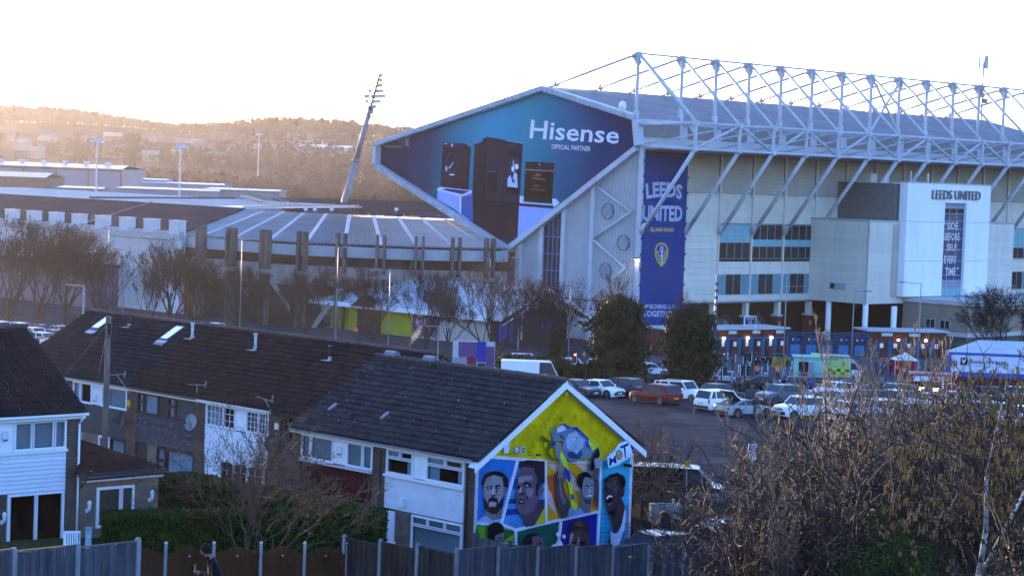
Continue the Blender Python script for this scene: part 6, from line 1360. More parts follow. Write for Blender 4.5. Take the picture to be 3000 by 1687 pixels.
def fan_tree(seed, th=1.6, limbs=7, L=2.6, lev=5, r=.19, m=None, sp=.36, lean=(.35, .75), mt=None, **k):
    t = Tree(seed); R_ = t.r; p = Vector((0, 0, -.4)); q = Vector((R_.gauss(0, .1), R_.gauss(0, .1), th)); t.seg(p, q, r*1.25, r, True)
    for i in range(limbs):
        a = 6.283*i/limbs+R_.uniform(-.3, .3); t_ = R_.uniform(*lean)*(0.25 if i == 0 else 1); d = Vector((math.cos(a)*math.sin(t_), math.sin(a)*math.sin(t_), math.cos(t_)))
        t.grow(q-Vector((0, 0, R_.uniform(0, .5))), d, L*R_.uniform(.85, 1.15), r*.55, lev, sp=sp, **k)
    return t
ST_TREES = [fan_tree(i+20, th=1.3+.3*i, limbs=8+i % 2, L=2.1, lev=5, m=None, kids=(2, 3), side=3, minr=.011, up=.10, lean=(.12, .75), sp=.34).meshes(M_twig, M_bark) for i in range(3)]
def plant(px, py, h, var, label, group=None, rz=None, wide=1.0, meshes=None, P=None, name='bare_tree', cat='tree', base_h=11.0):
    P = G(px, py) if P is None else P; z = T(P[0], P[1]) if P[1] < 900 else 0
    t = thing(name, label, cat, (P[0], P[1], z), rz if rz is not None else px*.37, group); s = h/base_h
    for me in (meshes or ST_TREES[var % len(ST_TREES)]): o = link('trunk' if me.name.startswith('trunk') else 'crown', me, t); o.scale = (s*wide, s*wide, s)
    return t
def mh(ms): return max(v.co.z for v in ms[1].vertices)
BH = [mh(m) for m in ST_TREES]
def street(px, Y, ytop, var, label, wide=1.0, rz=None):
    P = atY(px, 900, Y); top = atY(px, ytop-28, Y)[2]; b = T(P[0], Y); return plant(px, 0, top-b, var, label, 'bare street trees along the road', rz, wide, P=(P[0], Y, b), base_h=BH[var % 3])
for i, (px, Y, yt, wd, lb) in enumerate(((20, 290, 650, 1.25, 'large bare tree at the left frame edge before the white ribbed wall'), (112, 285, 648, 1.3, 'large bare tree left of the terrace roof with twin crown before the vent boxes'), (195, 296, 690, 1.15, 'bare tree behind the left end of the terrace roof'), (300, 292, 700, 1.1, 'bare tree behind the tall telegraph pole'), (436, 296, 790, .8, 'thin young bare tree before the white wall corner'), (505, 288, 715, 1.15, 'bare tree standing at the right end of the white ribbed wall'), (572, 290, 735, 1.1, 'bare tree under the first concrete fins of the corner stand'), (702, 292, 790, 1.1, 'bare tree at the left end of the pavilion'), (905, 282, 788, 1.25, 'round bare tree before the pavilion picture panel'), (1096, 280, 792, 1.15, 'round bare tree between the two yellow panels'), (1250, 272, 800, 1.05, 'bare tree right of the second yellow panel'), (1318, 268, 860, .8, 'smaller bare tree beside the poster trailer'), (1457, 246, 775, 1.15, 'round bare tree before the gabled pavilion entrance'), (1630, 238, 830, 1.05, 'bare tree with ivy on its trunk beside the white van'))):
    street(px, Y, yt, i, lb, wd)
street(2950, 262, 850, 1, 'dark bare tree in front of the tan lower building at right', 1.5)
# --- ivy
def leafcloud(n, fn, seed, size=(.10, .22)):
    r = np.random.RandomState(seed); V = []; F = []
    for i in range(n):
        p = fn(r)
        if p is None: continue
        a, e = r.rand()*6.28, r.rand()*3.14; s = r.uniform(*size); u = np.array([math.cos(a)*math.cos(e), math.sin(a)*math.cos(e), math.sin(e)]); v = np.cross(u, r.randn(3)); v /= (np.linalg.norm(v)+1e-6); p = np.array(p); k = len(V)
        V += [tuple(p-u*s), tuple(p-v*s*.6), tuple(p+u*s), tuple(p+v*s*.6)]; F.append((k, k+1, k+2, k+3))
    return V, F
M_ivy = mat('ivy_leaf', (.012, .023, .008), rough=.6, var=.8, scale=1.2, spec=.12)
M_hedge = mat('conifer_hedge', (.018, .048, .008), rough=.7, var=.6, scale=2.5, spec=.08)
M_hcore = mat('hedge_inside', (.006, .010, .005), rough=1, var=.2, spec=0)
def ivy_body(t, h, w, seed, n=9000, low=.3):
    r0 = random.Random(seed); ph = [r0.uniform(0, 6.28) for _ in range(6)]
    def rad(a, z): f = z/h; env = (.86+.20*math.sin(math.pi*min(1, f*.9+.12))) if f < .9 else max(.1, (1-f)/.1*.9); return w*env*(1+.22*math.sin(3*a+z*1.1+ph[0])+.20*math.sin(5*a-z*1.7+ph[1])+.20*math.sin(z*3.1+ph[2]+a*2)+.10*math.sin(z*7+a*5))
    def fn(r): a = r.rand()*6.283; z = low+r.rand()*(h-low); R1 = rad(a, z)*(1-.25*r.rand()**2)*(1+.16*r.randn()); return (R1*math.cos(a), R1*math.sin(a), z+r.randn()*.15)
    V, F = leafcloud(n, fn, seed); me = bpy.data.meshes.new('ivy'); me.from_pydata(V, [], F); me.materials.append(M_ivy); link('ivy', me, t)
    b = MB(); N = 12; zs = [low+(h*.93-low)*i/9 for i in range(10)]
    for z in zs:
        for i in range(N): a = 6.283*i/N; b.v.append((rad(a, z)*.72*math.cos(a), rad(a, z)*.72*math.sin(a), z))
    for j in range(9):
        for i in range(N): b.f.append((j*N+i, j*N+(i+1) % N, (j+1)*N+(i+1) % N, (j+1)*N+i)); b.m.append(0)
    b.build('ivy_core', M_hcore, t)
for px, Y, yt, yb, w_, lb, vi in ((1808, 206, 872, 785, 2.15, 'left of two ivy smothered trees in front of the blue banner', 0), (2020, 206, 900, 838, 1.85, 'right of two ivy smothered trees beside the car park hedge', 2)):
    P = atY(px, 1100, Y); z = T(P[0], Y); hb = atY(px, yt, Y)[2]-z; ht = atY(px, yb, Y)[2]-z
    t = plant(px, 0, ht, vi, lb, 'ivy covered trees by the car park', P=(P[0], Y, z), wide=.6, base_h=BH[vi]); ivy_body(t, hb, w_*.92, px, 17000)
P = atY(1630, 1000, 238); t = thing('ivy_trunk', 'ivy growing up the bare tree trunk beside the white van', 'ivy', (P[0], 237.9, T(P[0], 238))); ivy_body(t, 6.0, .7, 5, 2500)
# --- hedges
def hedge(pts, zt, wd, label, seed, zbot=None, n=16000, m=None, size=(.04, .10), rag=.03, name='hedge', hcol=None):
    """hedge of rectangular section along plan points"""
    t = thing(name, label, 'hedge', (pts[0][0], pts[0][1], 0)); o = np.array(pts[0]); r = np.random.RandomState(seed); A = [np.array(p)-o for p in pts]; L = [np.linalg.norm(A[i+1]-A[i]) for i in range(len(A)-1)]; tot = sum(L); V = []; F = []
    for i in range(len(A)-1):
        a, c = A[i], A[i+1]; d = (c-a)/L[i]; nn = np.array((-d[1], d[0])); ph = r.rand(4)*6
        z0 = zbot if zbot is not None else min(T(*(a+o)), T(*(c+o)))-.2
        za, zc = (zt[i], zt[i+1]) if isinstance(zt, list) else (zt, zt)
        def fn(rr):
            f = rr.randint(4); s = rr.rand()*L[i]; zz = za+(zc-za)*s/L[i]; bump_ = rag*math.sin(s*1.9+ph[0])+rag*.7*math.sin(s*5.1+ph[1]); w_ = wd/2+bump_
            if f == 0: h, q = z0+rr.rand()*(zz-z0), -w_
            elif f == 1: h, q = z0+rr.rand()*(zz-z0), w_
            elif f == 2: h, q = zz+bump_*.8, (rr.rand()*2-1)*w_
            else: s = rr.choice((0, L[i])); h, q = z0+rr.rand()*(zz-z0), (rr.rand()*2-1)*w_
            p = a+d*s+nn*q; return (p[0]+rr.randn()*.035, p[1]+rr.randn()*.035, h+rr.randn()*.04)
        v, f = leafcloud(int(n*L[i]/tot), fn, seed+i, size); k = len(V); V += v; F += [tuple(x+k for x in q) for q in f]
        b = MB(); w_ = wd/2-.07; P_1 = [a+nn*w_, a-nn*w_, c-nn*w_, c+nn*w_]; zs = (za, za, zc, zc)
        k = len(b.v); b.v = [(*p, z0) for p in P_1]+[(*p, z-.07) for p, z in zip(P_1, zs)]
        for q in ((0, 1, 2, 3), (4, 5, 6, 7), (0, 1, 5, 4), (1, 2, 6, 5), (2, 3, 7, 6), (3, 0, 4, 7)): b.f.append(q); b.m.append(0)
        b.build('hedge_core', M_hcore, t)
    me = bpy.data.meshes.new('foliage'); me.from_pydata(V, [], F); me.materials.append(m or M_hedge); link('foliage', me, t); return t
hA, hB = atY(300, 1480, 81.5), atY(1150, 1488, 84.5); hBb = hB+HS.w*13.0
hedge([(hA[0], hA[1]+.8), (hB[0]-.8, hB[1]+.8)], 9.78, 1.5, 'tall clipped dark green conifer hedge behind the arched fence panels', 3, n=90000, size=(.03, .07))
hedge([(hB[0]-.85, hB[1]+.7), (hBb[0]-.9, hBb[1])], 9.76, 1.7, 'clipped hedge running back from the mural house towards the terrace', 9, n=52000, size=(.03, .07))
ch = [atY(1490, 1120, 216), atY(1700, 1120, 208), atY(1900, 1120, 200), atY(2145, 1120, 193)]
hedge([(p[0], p[1]) for p in ch], [5.1, 5.0, 4.7, 4.9], 2.6, 'ragged ivy hedge between the car park and the road', 21, n=24000, m=M_ivy, size=(.10, .22), rag=.3)
# --- shrubs in front
def shrub(seed, stems, L, lev, m, r=.05, **k):
    t = Tree(seed); R_ = t.r
    for i in range(stems):
        a = R_.uniform(0, 6.28); ln = R_.uniform(.1, k.get('lean', .6)); d = Vector((math.cos(a)*math.sin(ln), math.sin(a)*math.sin(ln), math.cos(ln))); p = Vector((R_.gauss(0, .25), R_.gauss(0, .25), -.3))
        t.grow(p, d, L*R_.uniform(.8, 1.2), r*R_.uniform(.7, 1.2), lev, **{x: v for x, v in k.items() if x != 'lean'})
    return t
def put(meshes, P, label, name='shrub', cat='shrub', scale=1.0, rz=0.0, group=None, sxy=None):
    t = thing(name, label, cat, (P[0], P[1], T(P[0], P[1])), rz, group)
    for me in meshes:
        if not len(me.vertices): continue
        o = link('stem' if me.name.startswith('trunk') else 'twigs', me, t); o.scale = ((sxy or scale), (sxy or scale), scale)
    return t
big = shrub(4, 10, 1.8, 5, M_twigl, .055, lean=1.0, kids=(2, 3), side=2, sp=.40, up=.05, wig=.16, minr=.0075, dec=.74).meshes(M_twigd, M_bark)
P = atY(745, 1600, 80.6); put(big, P, 'large sprawling bare shrub in front of the clipped hedge', scale=.9, sxy=1.0)
def sapling(seed, h=9.0, forks=2):
    t = Tree(seed); R_ = t.r
    for f in range(forks):
        p = Vector((0, 0, -.3)); d = Vector((R_.gauss(0, .12), R_.gauss(0, .12), 1)).normalized(); n = 18; hh = h*(1 if f == 0 else R_.uniform(.6, .85)); r0 = .085 if f == 0 else .055
        for i in range(n):
            q = p+d*(hh/n); fr = (i+1)/n; ra, rb = r0*(1-fr*.82+.045), r0*(1-fr*.85); t.seg(p, q, ra, max(.012, rb), ra > .03); d = (d+Vector((R_.gauss(0, .06), R_.gauss(0, .06), .06))).normalized()
            if fr > .12:
                for _ in range(3 if fr < .8 else 2):
                    a = R_.uniform(0, 6.28); t_ = R_.uniform(.4, .95); bd = (Vector((math.cos(a)*math.sin(t_), math.sin(a)*math.sin(t_), math.cos(t_)))).normalized(); L = hh*R_.uniform(.10, .24)*(1.1-fr*.6)
                    t.grow(q, bd, L*.55, max(.014, rb*.42), 2, sp=.38, up=.14, wig=.10, dec=.72, kids=(2, 2), side=1, minr=.0105)
            p = q
    return t
sap = [sapling(60+i, forks=1+i % 3).meshes(M_twigl, M_bark) for i in range(3)]
bush = [shrub(80+i, 11, 1.15, 4, M_twigl, .034, lean=1.05, kids=(2, 3), side=1, sp=.5, up=.05, wig=.24, minr=.009, dec=.80).meshes(M_twigd, M_bark) for i in range(2)]
HSP = [mh(m) for m in sap]
sp_ = ((2255, 70, 1150, 'leftmost'), (2330, 63, 1040, 'slender'), (2395, 72, 1090, 'leaning'), (2448, 60, 985, 'tall'), (2512, 66, 905, 'tallest'), (2590, 62, 960, 'forked'), (2660, 70, 1010, 'dense'), (2725, 64, 1000, 'crooked'), (2800, 72, 1075, 'short'), (2560, 78, 1090, 'far'), (2380, 80, 1180, 'low'), (2300, 57, 1230, 'near'), (2690, 56, 1190, 'close'), (2860, 60, 1040, 'pale'), (2470, 88, 1150, 'distant'), (2420, 66, 1010, 'straight'), (2535, 72, 930, 'thin'), (2630, 60, 1000, 'spreading'), (2350, 76, 1060, 'narrow'), (2575, 66, 1040, 'bent'), (2490, 78, 980, 'lofty'), (2760, 68, 960, 'twin'), (2280, 62, 1110, 'wispy'))
pos = ('at the left edge of the thicket', 'above the parking sign', 'before the green and yellow ambulance', 'left of the white tower', 'under the white tower window', 'before the second turnstiles', 'before the red food kiosk', 'between the kiosk and the blue sign', 'under the blue and white sign', 'in the middle of the thicket', 'behind the fence end', 'at the front of the thicket', 'beside the green shrub', 'behind the birch', 'at the back of the thicket', 'below the green ambulance cab', 'below the white wing corner', 'before the white gazebo', 'above the fence end', 'before the brick turnstiles', 'beside the tallest sapling', 'left of the red kiosk', 'nearest the parking sign')
for i, (px, Y, yt, ad) in enumerate(sp_):
    P = atY(px, 1500, Y); h = atY(px, yt, Y)[2]-T(P[0], Y); put(sap[i % 3], P, ad+' bare sapling '+pos[i], 'sapling', 'sapling', h/HSP[i % 3], px*.7, 'bare saplings in the thicket', sxy=h/HSP[i % 3]*.85)
for i in range(32):
    r = random.Random(i*7+1); px = 2290+i*24+r.uniform(-15, 15); Y = (57, 74, 62, 84, 68, 92)[i % 6]+r.uniform(-4, 4)
    P = atY(px, 1500, Y); put(bush[i % 2], P, 'tangled bare bramble bush in the dense thicket at right', 'bush', 'bush', r.uniform(.9, 1.3)*(1.7 if 2460 < px < 2900 else .85 if px < 2380 else 1.15), r.uniform(0, 6), 'bramble bushes in the thicket')
for i, (px, Y, s, lb) in enumerate(((1790, 104, 1.45, 'bare shrub rising behind the gable beside the parked white car'), (1905, 103, .7, 'bare shrub behind the right eave of the mural house'), (1700, 108, 1.35, 'bare shrub showing over the gable top'), (1985, 102, .42, 'tangled bush in front of the black van'), (2050, 100, .7, 'low tangled bush beside the crash barrier'), (1935, 99, .5, 'dark bush on the bank above the brown fence'), (1880, 112, .95, 'tall pale suckers behind the gable')), 0):
    P = atY(px, 1500, Y); put(bush[i % 2], P, lb, 'bush', 'bush', s, i*1.3)
# catkin tree, birch and evergreen at the right edge
ct = [fan_tree(91, th=.8, limbs=7, L=1.55, lev=4, r=.085, lean=(.2, 1.0), sp=.5, up=.05, kids=(2, 3), side=1, minr=.008, dec=.8, bend=.03) for _ in (0,)][0]
P = atY(3035, 1600, 46); tC = thing('catkin_tree', 'alder hung with masses of orange brown catkins at the right edge', 'tree', (P[0], P[1], T(P[0], P[1])), 0)
for me in ct.meshes(mat('alder_twig', (.03, .022, .018), rough=.8), M_bark): link('trunk' if me.name.startswith('trunk') else 'crown', me, tC)
M_cat = mat('catkin', (.27, .145, .045), rough=.8, var=.5, scale=6)
r = random.Random(2); V = []; F = []
def catk(V, F, p, r, s=1.0):
    for _ in range(r.randint(1, 4)):
        x, y, z = p[0]+r.gauss(0, .05), p[1]+r.gauss(0, .05), p[2]-r.uniform(0, .08); l = r.uniform(.10, .17)*s; w_ = .017*s; k = len(V); V += [(x-w_, y, z), (x+w_*.5, y+w_, z), (x+w_*.5, y-w_, z), (x-w_*.6, y, z-l), (x+w_*.3, y+w_*.6, z-l), (x+w_*.3, y-w_*.6, z-l)]; F += [(k, k+1, k+4, k+3), (k+1, k+2, k+5, k+4), (k+2, k, k+3, k+5)]
for p in ct.tips:
    if r.random() < .42: catk(V, F, p, r)
me = bpy.data.meshes.new('catkins'); me.from_pydata(V, [], F); me.materials.append(M_cat); link('catkins', me, tC, kind='stuff')
for i, (px, Y, rz, sc, lb) in enumerate(((2905, 52, 2.0, .72, 'lower catkin laden alder left of the big one'), (3075, 55, 4.0, 1.25, 'tall catkin laden alder cut by the right frame edge'))):
    P = atY(px, 1600, Y); t = thing('catkin_tree', lb, 'tree', (P[0], P[1], T(P[0], P[1])), rz)
    for o in tC.children: c = o.copy(); COL.objects.link(c); c.parent = t; c.scale = (sc, sc, sc)
A = atY(2868, 1680, 50); B = atY(2890, 1400, 50); tB = thing('birch_tree', 'slim white birch trunk among the catkins', 'tree', (A[0], A[1], T(A[0], A[1])))
b = MB(); k = [A-np.array([.1, 0, 2.5]), A, A*.55+B*.45+np.array([.08, 0, 0]), B, B+np.array([.35, 0, 2.2])]; rr = (.085, .075, .06, .04, .012)
for i in range(4): b.tube(k[i]-np.array(tB.location), k[i+1]-np.array(tB.location), rr[i], rr[i+1], 8)
b.tube(A+np.array([.1, 0, .1])-np.array(tB.location), A+np.array([1.0, .2, 1.9])-np.array(tB.location), .05, .03, 6); b.build('trunk', M_birch, tB, True)
tw = fan_tree(97, th=.3, limbs=5, L=1.1, lev=4, r=.03, lean=(.3, .9), sp=.4, up=.0, minr=.006).meshes(M_twig, M_birch)
for me in tw: link('crown', me, tB, k[2]-np.array(tB.location))
M_gl = mat('fresh_green_leaf', (.05, .10, .015), rough=.7, var=.6, scale=3, spec=.05)
for px, Y, w_, h_, n_, lb in ((2640, 55, 1.5, 3.4, 5200, 'low shrub with fresh small green leaves at the bottom right'), (2995, 44, .5, 3.2, 900, 'dark glossy evergreen at the right frame edge')):
    P = atY(px, 1600, Y); t = thing('green_shrub', lb, 'shrub', (P[0], P[1], T(P[0], P[1])))
    def fn(r, w_=w_, h_=h_): v = r.randn(3); v /= np.linalg.norm(v); q = (.35+.65*r.rand())*(1+.25*math.sin(v[0]*5+v[2]*4)); return (v[0]*w_*q, v[1]*w_*q, h_*.5+v[2]*h_*.5*q)
    V, F = leafcloud(n_, fn, px, (.018, .045)); me = bpy.data.meshes.new('foliage'); me.from_pydata(V, [], F); me.materials.append(M_gl if px < 2900 else M_ivy); link('foliage', me, t); o = link('twigs', bush[0][1], t); o.scale = (.7, .7, .75)
# rough grass tufts on the bank
def tufts(name, n, xr, yr, seed):
    r = np.random.RandomState(seed); V = []; F = []
    for i in range(n):
        y = r.uniform(*yr); x = r.uniform(xr[0], xr[1])*y/80; z = T(x, y)
        for _ in range(3): a = r.rand()*6.28; l = r.uniform(.15, .45); k = len(V); V += [(x, y, z), (x+.03*math.cos(a), y+.03*math.sin(a), z), (x+l*.5*math.cos(a+1), y+l*.5*math.sin(a+1), z+l)]; F.append((k, k+1, k+2)); x += r.randn()*.1
    me = bpy.data.meshes.new(name); me.from_pydata(V, [], F); me.materials.append(mat('dead_grass', (.07, .06, .03), rough=.9, var=.4)); link(name, me, kind='stuff')
tufts('rough_grass', 9000, (4, 20), (56, 100), 3)
# ================================================================ FENCES
M_board = mat('grey_weathered_board', (.070, .078, .092), rough=.85, var=.35, scale=3, stretch=(1, 1, .25), rnd=.25, spec=.05)
M_boardb = mat('brown_fence_board', (.040, .032, .030), rough=.9, var=.4, scale=2, stretch=(1, 1, .3), rnd=.22, spec=.05)
M_cpost = mat('concrete_post', (.22, .235, .25), rough=.85, var=.2)
M_arch = mat('rusty_brown_panel', (.052, .020, .008), rough=.7, var=.35, scale=1.2, stretch=(1, 1, .3), spec=.1)
def unit(a, c): d = np.array(c)-np.array(a); L = np.linalg.norm(d[:2]); return d/L, L
def board_fence(label, pts, h, pitch, mb, mp, zt, panel=1.83, bw=.095, cap=.0, gap=.0, group='garden fences', posth=.08):
    """upright board fence along plan points; zt(k, f) gives the top height of a panel"""
    t = thing('fence', label, 'fence', (pts[0][0], pts[0][1], 0), 0, group); o = np.array([pts[0][0], pts[0][1], 0])
    bm = MB(); bm.bb(-bw/2, bw/2, -.012, .012, 0, 1); me = bm.mesh('board', mb)
    for i in range(len(pts)-1):
        a, c = np.array(pts[i][:2]), np.array(pts[i+1][:2]); L = np.linalg.norm(c-a); d = (c-a)/L; n = max(1, int(round(L/panel))); ang = math.atan2(d[1], d[0]); nn = np.array((-d[1], d[0]))
        for k in range(n+1):
            p = a+d*L*k/n; f = min(1, (k)/n); z = zt(i, min(n-1, k)/n if n > 1 else 0, L, n); g = T(*p)
            b = MB(); b.box((p[0]-o[0], p[1]-o[1], (g-.3+z+posth)/2), (.12, .12, z+posth-g+.3), ang); b.box((p[0]-o[0], p[1]-o[1], z+posth+.02), (.09, .09, .05), ang); b.build('post', mp, t)
        for k in range(n):
            z = zt(i, k/n, L, n); p = a+d*L*(k)/n; w_ = L/n; nb = int(w_/(bw+gap+.004)); g = T(*(p+d*w_/2)); hh = z-g+.15
            for q in range(nb):
                x = w_*(q+.5)/nb; P = p+d*x+nn*(.013 if q % 2 else -.0)
                ob = link('board', me, t, (P[0]-o[0], P[1]-o[1], z-hh), (0, 0, ang)); ob.scale = (1, 1, hh+RNG.uniform(-.012, .012))
            for rz_ in (.25, h*.85) if False else ((z-.3), (z-hh+.45)):
                P = p+d*w_/2-nn*(-.05); b = MB(); b.box((P[0]-o[0], P[1]-o[1], rz_), (w_-.12, .05, .09), ang); b.build('rail', mb, t)
            if cap: P = p+d*w_/2; b = MB(); b.box((P[0]-o[0], P[1]-o[1], z+.03), (w_-.12, .07, .035), ang); b.build('capping', mb, t)
    return t
def top_at(px, py, Y): return atY(px, py, Y)
# right front fence: corner, first leg along the house, then leg running away to the right
Fc = top_at(1338, 1614, 74); wdir, udir = HS.w, HS.u
F1 = Fc+wdir*5.9; F2 = Fc+udir*19.0
def slopeZ(z0, z1): return lambda i, f, L, n: z0+(z1-z0)*f
z_end = top_at(2190, 1590, Fc[1]+udir[1]*19)[2]
board_fence('grey board fence with concrete posts in front of the mural gable', [Fc, F2], 1.8, .1, M_board, M_cpost, slopeZ(Fc[2], z_end), 1.83, .105, cap=1)
board_fence('dark board fence from the hedge corner to the mural fence', [F1, Fc], 1.8, .1, M_boardb, M_cpost, slopeZ(top_at(1153, 1582, F1[1])[2]+.02, Fc[2]-.0), 1.9, .12, cap=1)
# left near fence, arched panels
L0, L1 = top_at(26, 1617, 51.5), None; L1 = L0+HS.u*3.6; Lm = L0-HS.u*1.6
board_fence('blue grey board fence at the bottom left corner', [Lm, L1], 1.8, .1, M_board, M_cpost, slopeZ(top_at(10, 1612, 51.5)[2], top_at(230, 1597, 53.6)[2]), 1.75, .105, cap=1)
ar = thing('fence', 'brown arched top fence panels with ball topped posts below the hedge', 'fence', (0, 79, 0), 0, 'garden fences')
pxs = [255, 337, 486, 627, 765, 893, 1018, 1153]; Ys = [75.5+i*.45 for i in range(8)]; tops = [1622, 1614, 1607, 1606, 1606, 1606, 1606, 1606]
PP = [np.array(atY(x, y, Y)) for x, y, Y in zip(pxs, tops, Ys)]
for i, P in enumerate(PP):
    g = T(P[0], P[1]); b = MB(); b.box((P[0], P[1]-79-.0, (g-.3+P[2]+.12)/2), (.10, .10, P[2]+.12-g+.3)); b.build('post', M_cpost, ar)
    b = MB(); 
    for r_ in range(4): t0, t1 = math.pi*r_/4-math.pi/2, math.pi*(r_+1)/4-math.pi/2; b.tube((P[0], P[1]-79, P[2]+.20+.065*math.sin(t0)), (P[0], P[1]-79, P[2]+.20+.065*math.sin(t1)), max(.01, .065*math.cos(t0)), max(.01, .065*math.cos(t1)), 10, False)
    b.build('ball_finial', mat('pale_finial', (.4, .42, .45)), ar, True)
    if i < 7:
        Q = PP[i+1]; n = 15; d = (Q-P)/np.linalg.norm((Q-P)[:2]); w_ = np.linalg.norm((Q-P)[:2])-.14; nn = np.array((-d[1], d[0], 0))
        for k in range(n):
            x0, x1 = .07+w_*k/n, .07+w_*(k+1)/n-.006; f = (k+.5)/n; zt_ = P[2]-.18+(Q[2]-P[2])*f+.27*math.sin(math.pi*f)-.04; A_ = P+d*x0; B_ = P+d*x1; g = T(P[0], P[1])-.1
            b = MB(); b.prism([(A_[0], A_[1]-79, g), (B_[0], B_[1]-79, g), (B_[0], B_[1]-79, zt_+.004), (A_[0], A_[1]-79, zt_)], tuple(nn*.02)); b.build('board', M_arch, ar)
        m_ = P*.5+Q*.5; b = MB(); b.tube((m_[0], m_[1]-79-.03, P[2]-.25), (m_[0], m_[1]-79-.07, P[2]-.25), .04, n=8); b.build('knob', M_cpost, ar)
# fence inside the garden in front of the mural and brown fences behind the car
board_fence('weathered board fence sloping down in front of the green mural panels', [atY(1392, 1572, 80.5), atY(1600, 1640, 77.5)], 1.8, .1, M_board, M_board, slopeZ(atY(1392, 1570, 80.5)[2], atY(1560, 1606, 78)[2]), 1.6, .11)
bf = [Gh(1846, 1446, 1.9, 70), Gh(1949, 1503, 1.9, 70), Gh(2040, 1540, 1.9, 70), Gh(2200, 1590, 1.9, 70)]
bf = [atY(1846, 1446, 103), atY(1955, 1508, 98), atY(2157, 1578, 91)]
board_fence('brown board fence stepping down the bank right of the gable', bf, 1.9, .12, M_boardb, M_boardb, lambda i, f, L, n: (bf[i][2]*(1-f)+bf[i+1][2]*f), 1.8, .13)
board_fence('dark low fence behind the grey hatchback', [atY(1850, 1523, 95), atY(1950, 1530, 93)], 1.2, .12, M_boardb, M_boardb, lambda i, f, L, n: atY(1900, 1525, 94)[2], 1.8, .13)
po = thing('gate_post', 'pale blue painted post standing at the corner of the annex garden', 'post', atY(258, 1612, 77)*np.array([1, 1, 0])+np.array([0, 0, T(-14, 77)])); b = MB(); z_ = atY(258, 1547, 77)[2]-T(-14, 77); b.bb(-.1, .1, -.06, .06, 0, z_); b.build('post_shaft', mat('pale_blue_paint', (.22, .36, .46), rough=.8, var=.3, scale=5), po); b = MB(); b.bb(-.12, .12, -.08, .08, z_, z_+.04); b.build('post_cap', M_cpost, po)
ch_ = thing('garden_chair', 'white plastic garden chair back showing above the fence', 'chair', (atY(210, 1600, 79)[0], 79, T(-16, 79)), .3); zc = atY(210, 1556, 79)[2]-T(-16, 79)
b = MB(); [b.bb(-.24+i*.08, -.19+i*.08, -.02, .02, zc-.5, zc-.06+.04*math.sin(math.pi*i/6)) for i in range(7)]; b.bb(-.3, .3, -.025, .025, zc-.06, zc+.02); b.bb(-.3, -.24, -.02, .02, zc-.6, zc); b.bb(.24, .3, -.02, .02, zc-.6, zc); b.build('backrest', M_upvc, ch_)
b = MB(); b.bb(-.28, .28, -.5, .0, zc-.62, zc-.57); b.build('seat', M_upvc, ch_)
for x, y in ((-.25, 0), (.25, 0), (-.25, -.45), (.25, -.45)): b = MB(); b.tube((x, y, 0), (x*.9, y, zc-.6), .03); b.build('leg', M_upvc, ch_)
# ================================================================ POLES, LAMPS, SIGNS
M_lamp = mat('lamp_post_grey', (.20, .22, .25), rough=.45, metal=.2, var=.1)
def lamp_post(px, py, Y, label, arm=(1.2, 0), r=.075, both=False, m=None, striped=False):
    A = atY(px, py, Y); g = T(A[0], Y); t = thing('street_lamp', label, 'street lamp', (A[0], Y, g), 0, 'street lamps'); h = A[2]-g
    b = MB(); b.tube((0, 0, 0), (0, 0, 1.6), r*1.5, n=8); b.tube((0, 0, 1.6), (0, 0, h), r, r*.65, 8); b.build('pole', m or M_lamp, t, True)
    for s in ((1, -1) if both else (1,)):
        b = MB(); b.bar((0, 0, h-.05), (arm[0]*s, arm[1]*s, h+.05), .07); b.build('arm', m or M_lamp, t); b = MB(); b.box((arm[0]*s*1.15, arm[1]*s*1.15, h+.05), (.75, .35, .14), math.atan2(arm[1], arm[0])); b.build('lamp_head', m or M_lamp, t)
    if striped: b = MB(); [b.tube((0, 0, 1+i*.75), (0, 0, 1.35+i*.75), r*1.22, n=8) for i in range(int(h/.8))]; b.build('bands', mat('dark_band', (.06, .07, .09)), t)
    return t
for a in ((320, 670, 300, 'tall street lamp left of the white ribbed wall corner', (-.6, 0)), (365, 731, 285, 'street lamp with a short arm before the white ribbed wall', (-1.0, .2)), (710, 703, 275, 'slim street lamp before the corner stand fins', (.5, 0)), (992, 724, 280, 'street lamp standing before the corner stand centre', (1.0, 0)), (1144, 794, 262, 'white street lamp between the yellow pavilion panels', (-1.4, 0)), (1437, 757, 285, 'street lamp by the right fins of the corner stand', (-.9, 0)), (1527, 757, 290, 'street lamp beside the ribbed end wall', (-.7, 0)), (1673, 838, 245, 'street lamp in front of the stand end wall', (-.5, 0)), (1838, 767, 280, 'street lamp left of the tall blue banner', (-.4, 0)), (2306, 801, 250, 'street lamp between the two lower window bays', (1.2, 0)), (2503, 853, 243, 'street lamp with short arm before the white column', (1.3, 0)), (2699, 830, 235, 'tall street lamp in front of the white tower base', (-1.8, 0)), (986, 850, 268, 'low white post lamp beside the left yellow panel', (.3, 0))):
    lamp_post(a[0], a[1], a[2], a[3], a[4])
lamp_post(2101, 808, 238, 'banded street lamp right of the second ivy tree', (.2, 0), .16, striped=True)
A = atY(246, 838, 250); t = thing('street_lamp', 'street lamp with a long left arm behind the terrace roof', 'street lamp', (A[0], 250, T(A[0], 250)), 0, 'street lamps'); h = A[2]-T(A[0], 250); b = MB(); b.tube((0, 0, 0), (0, 0, h), .12, .09, 8); b.build('pole', M_lamp, t, True); b = MB(); b.bar((0, 0, h), (-2.1, 0, h+.1), .12); b.build('arm', M_lamp, t)
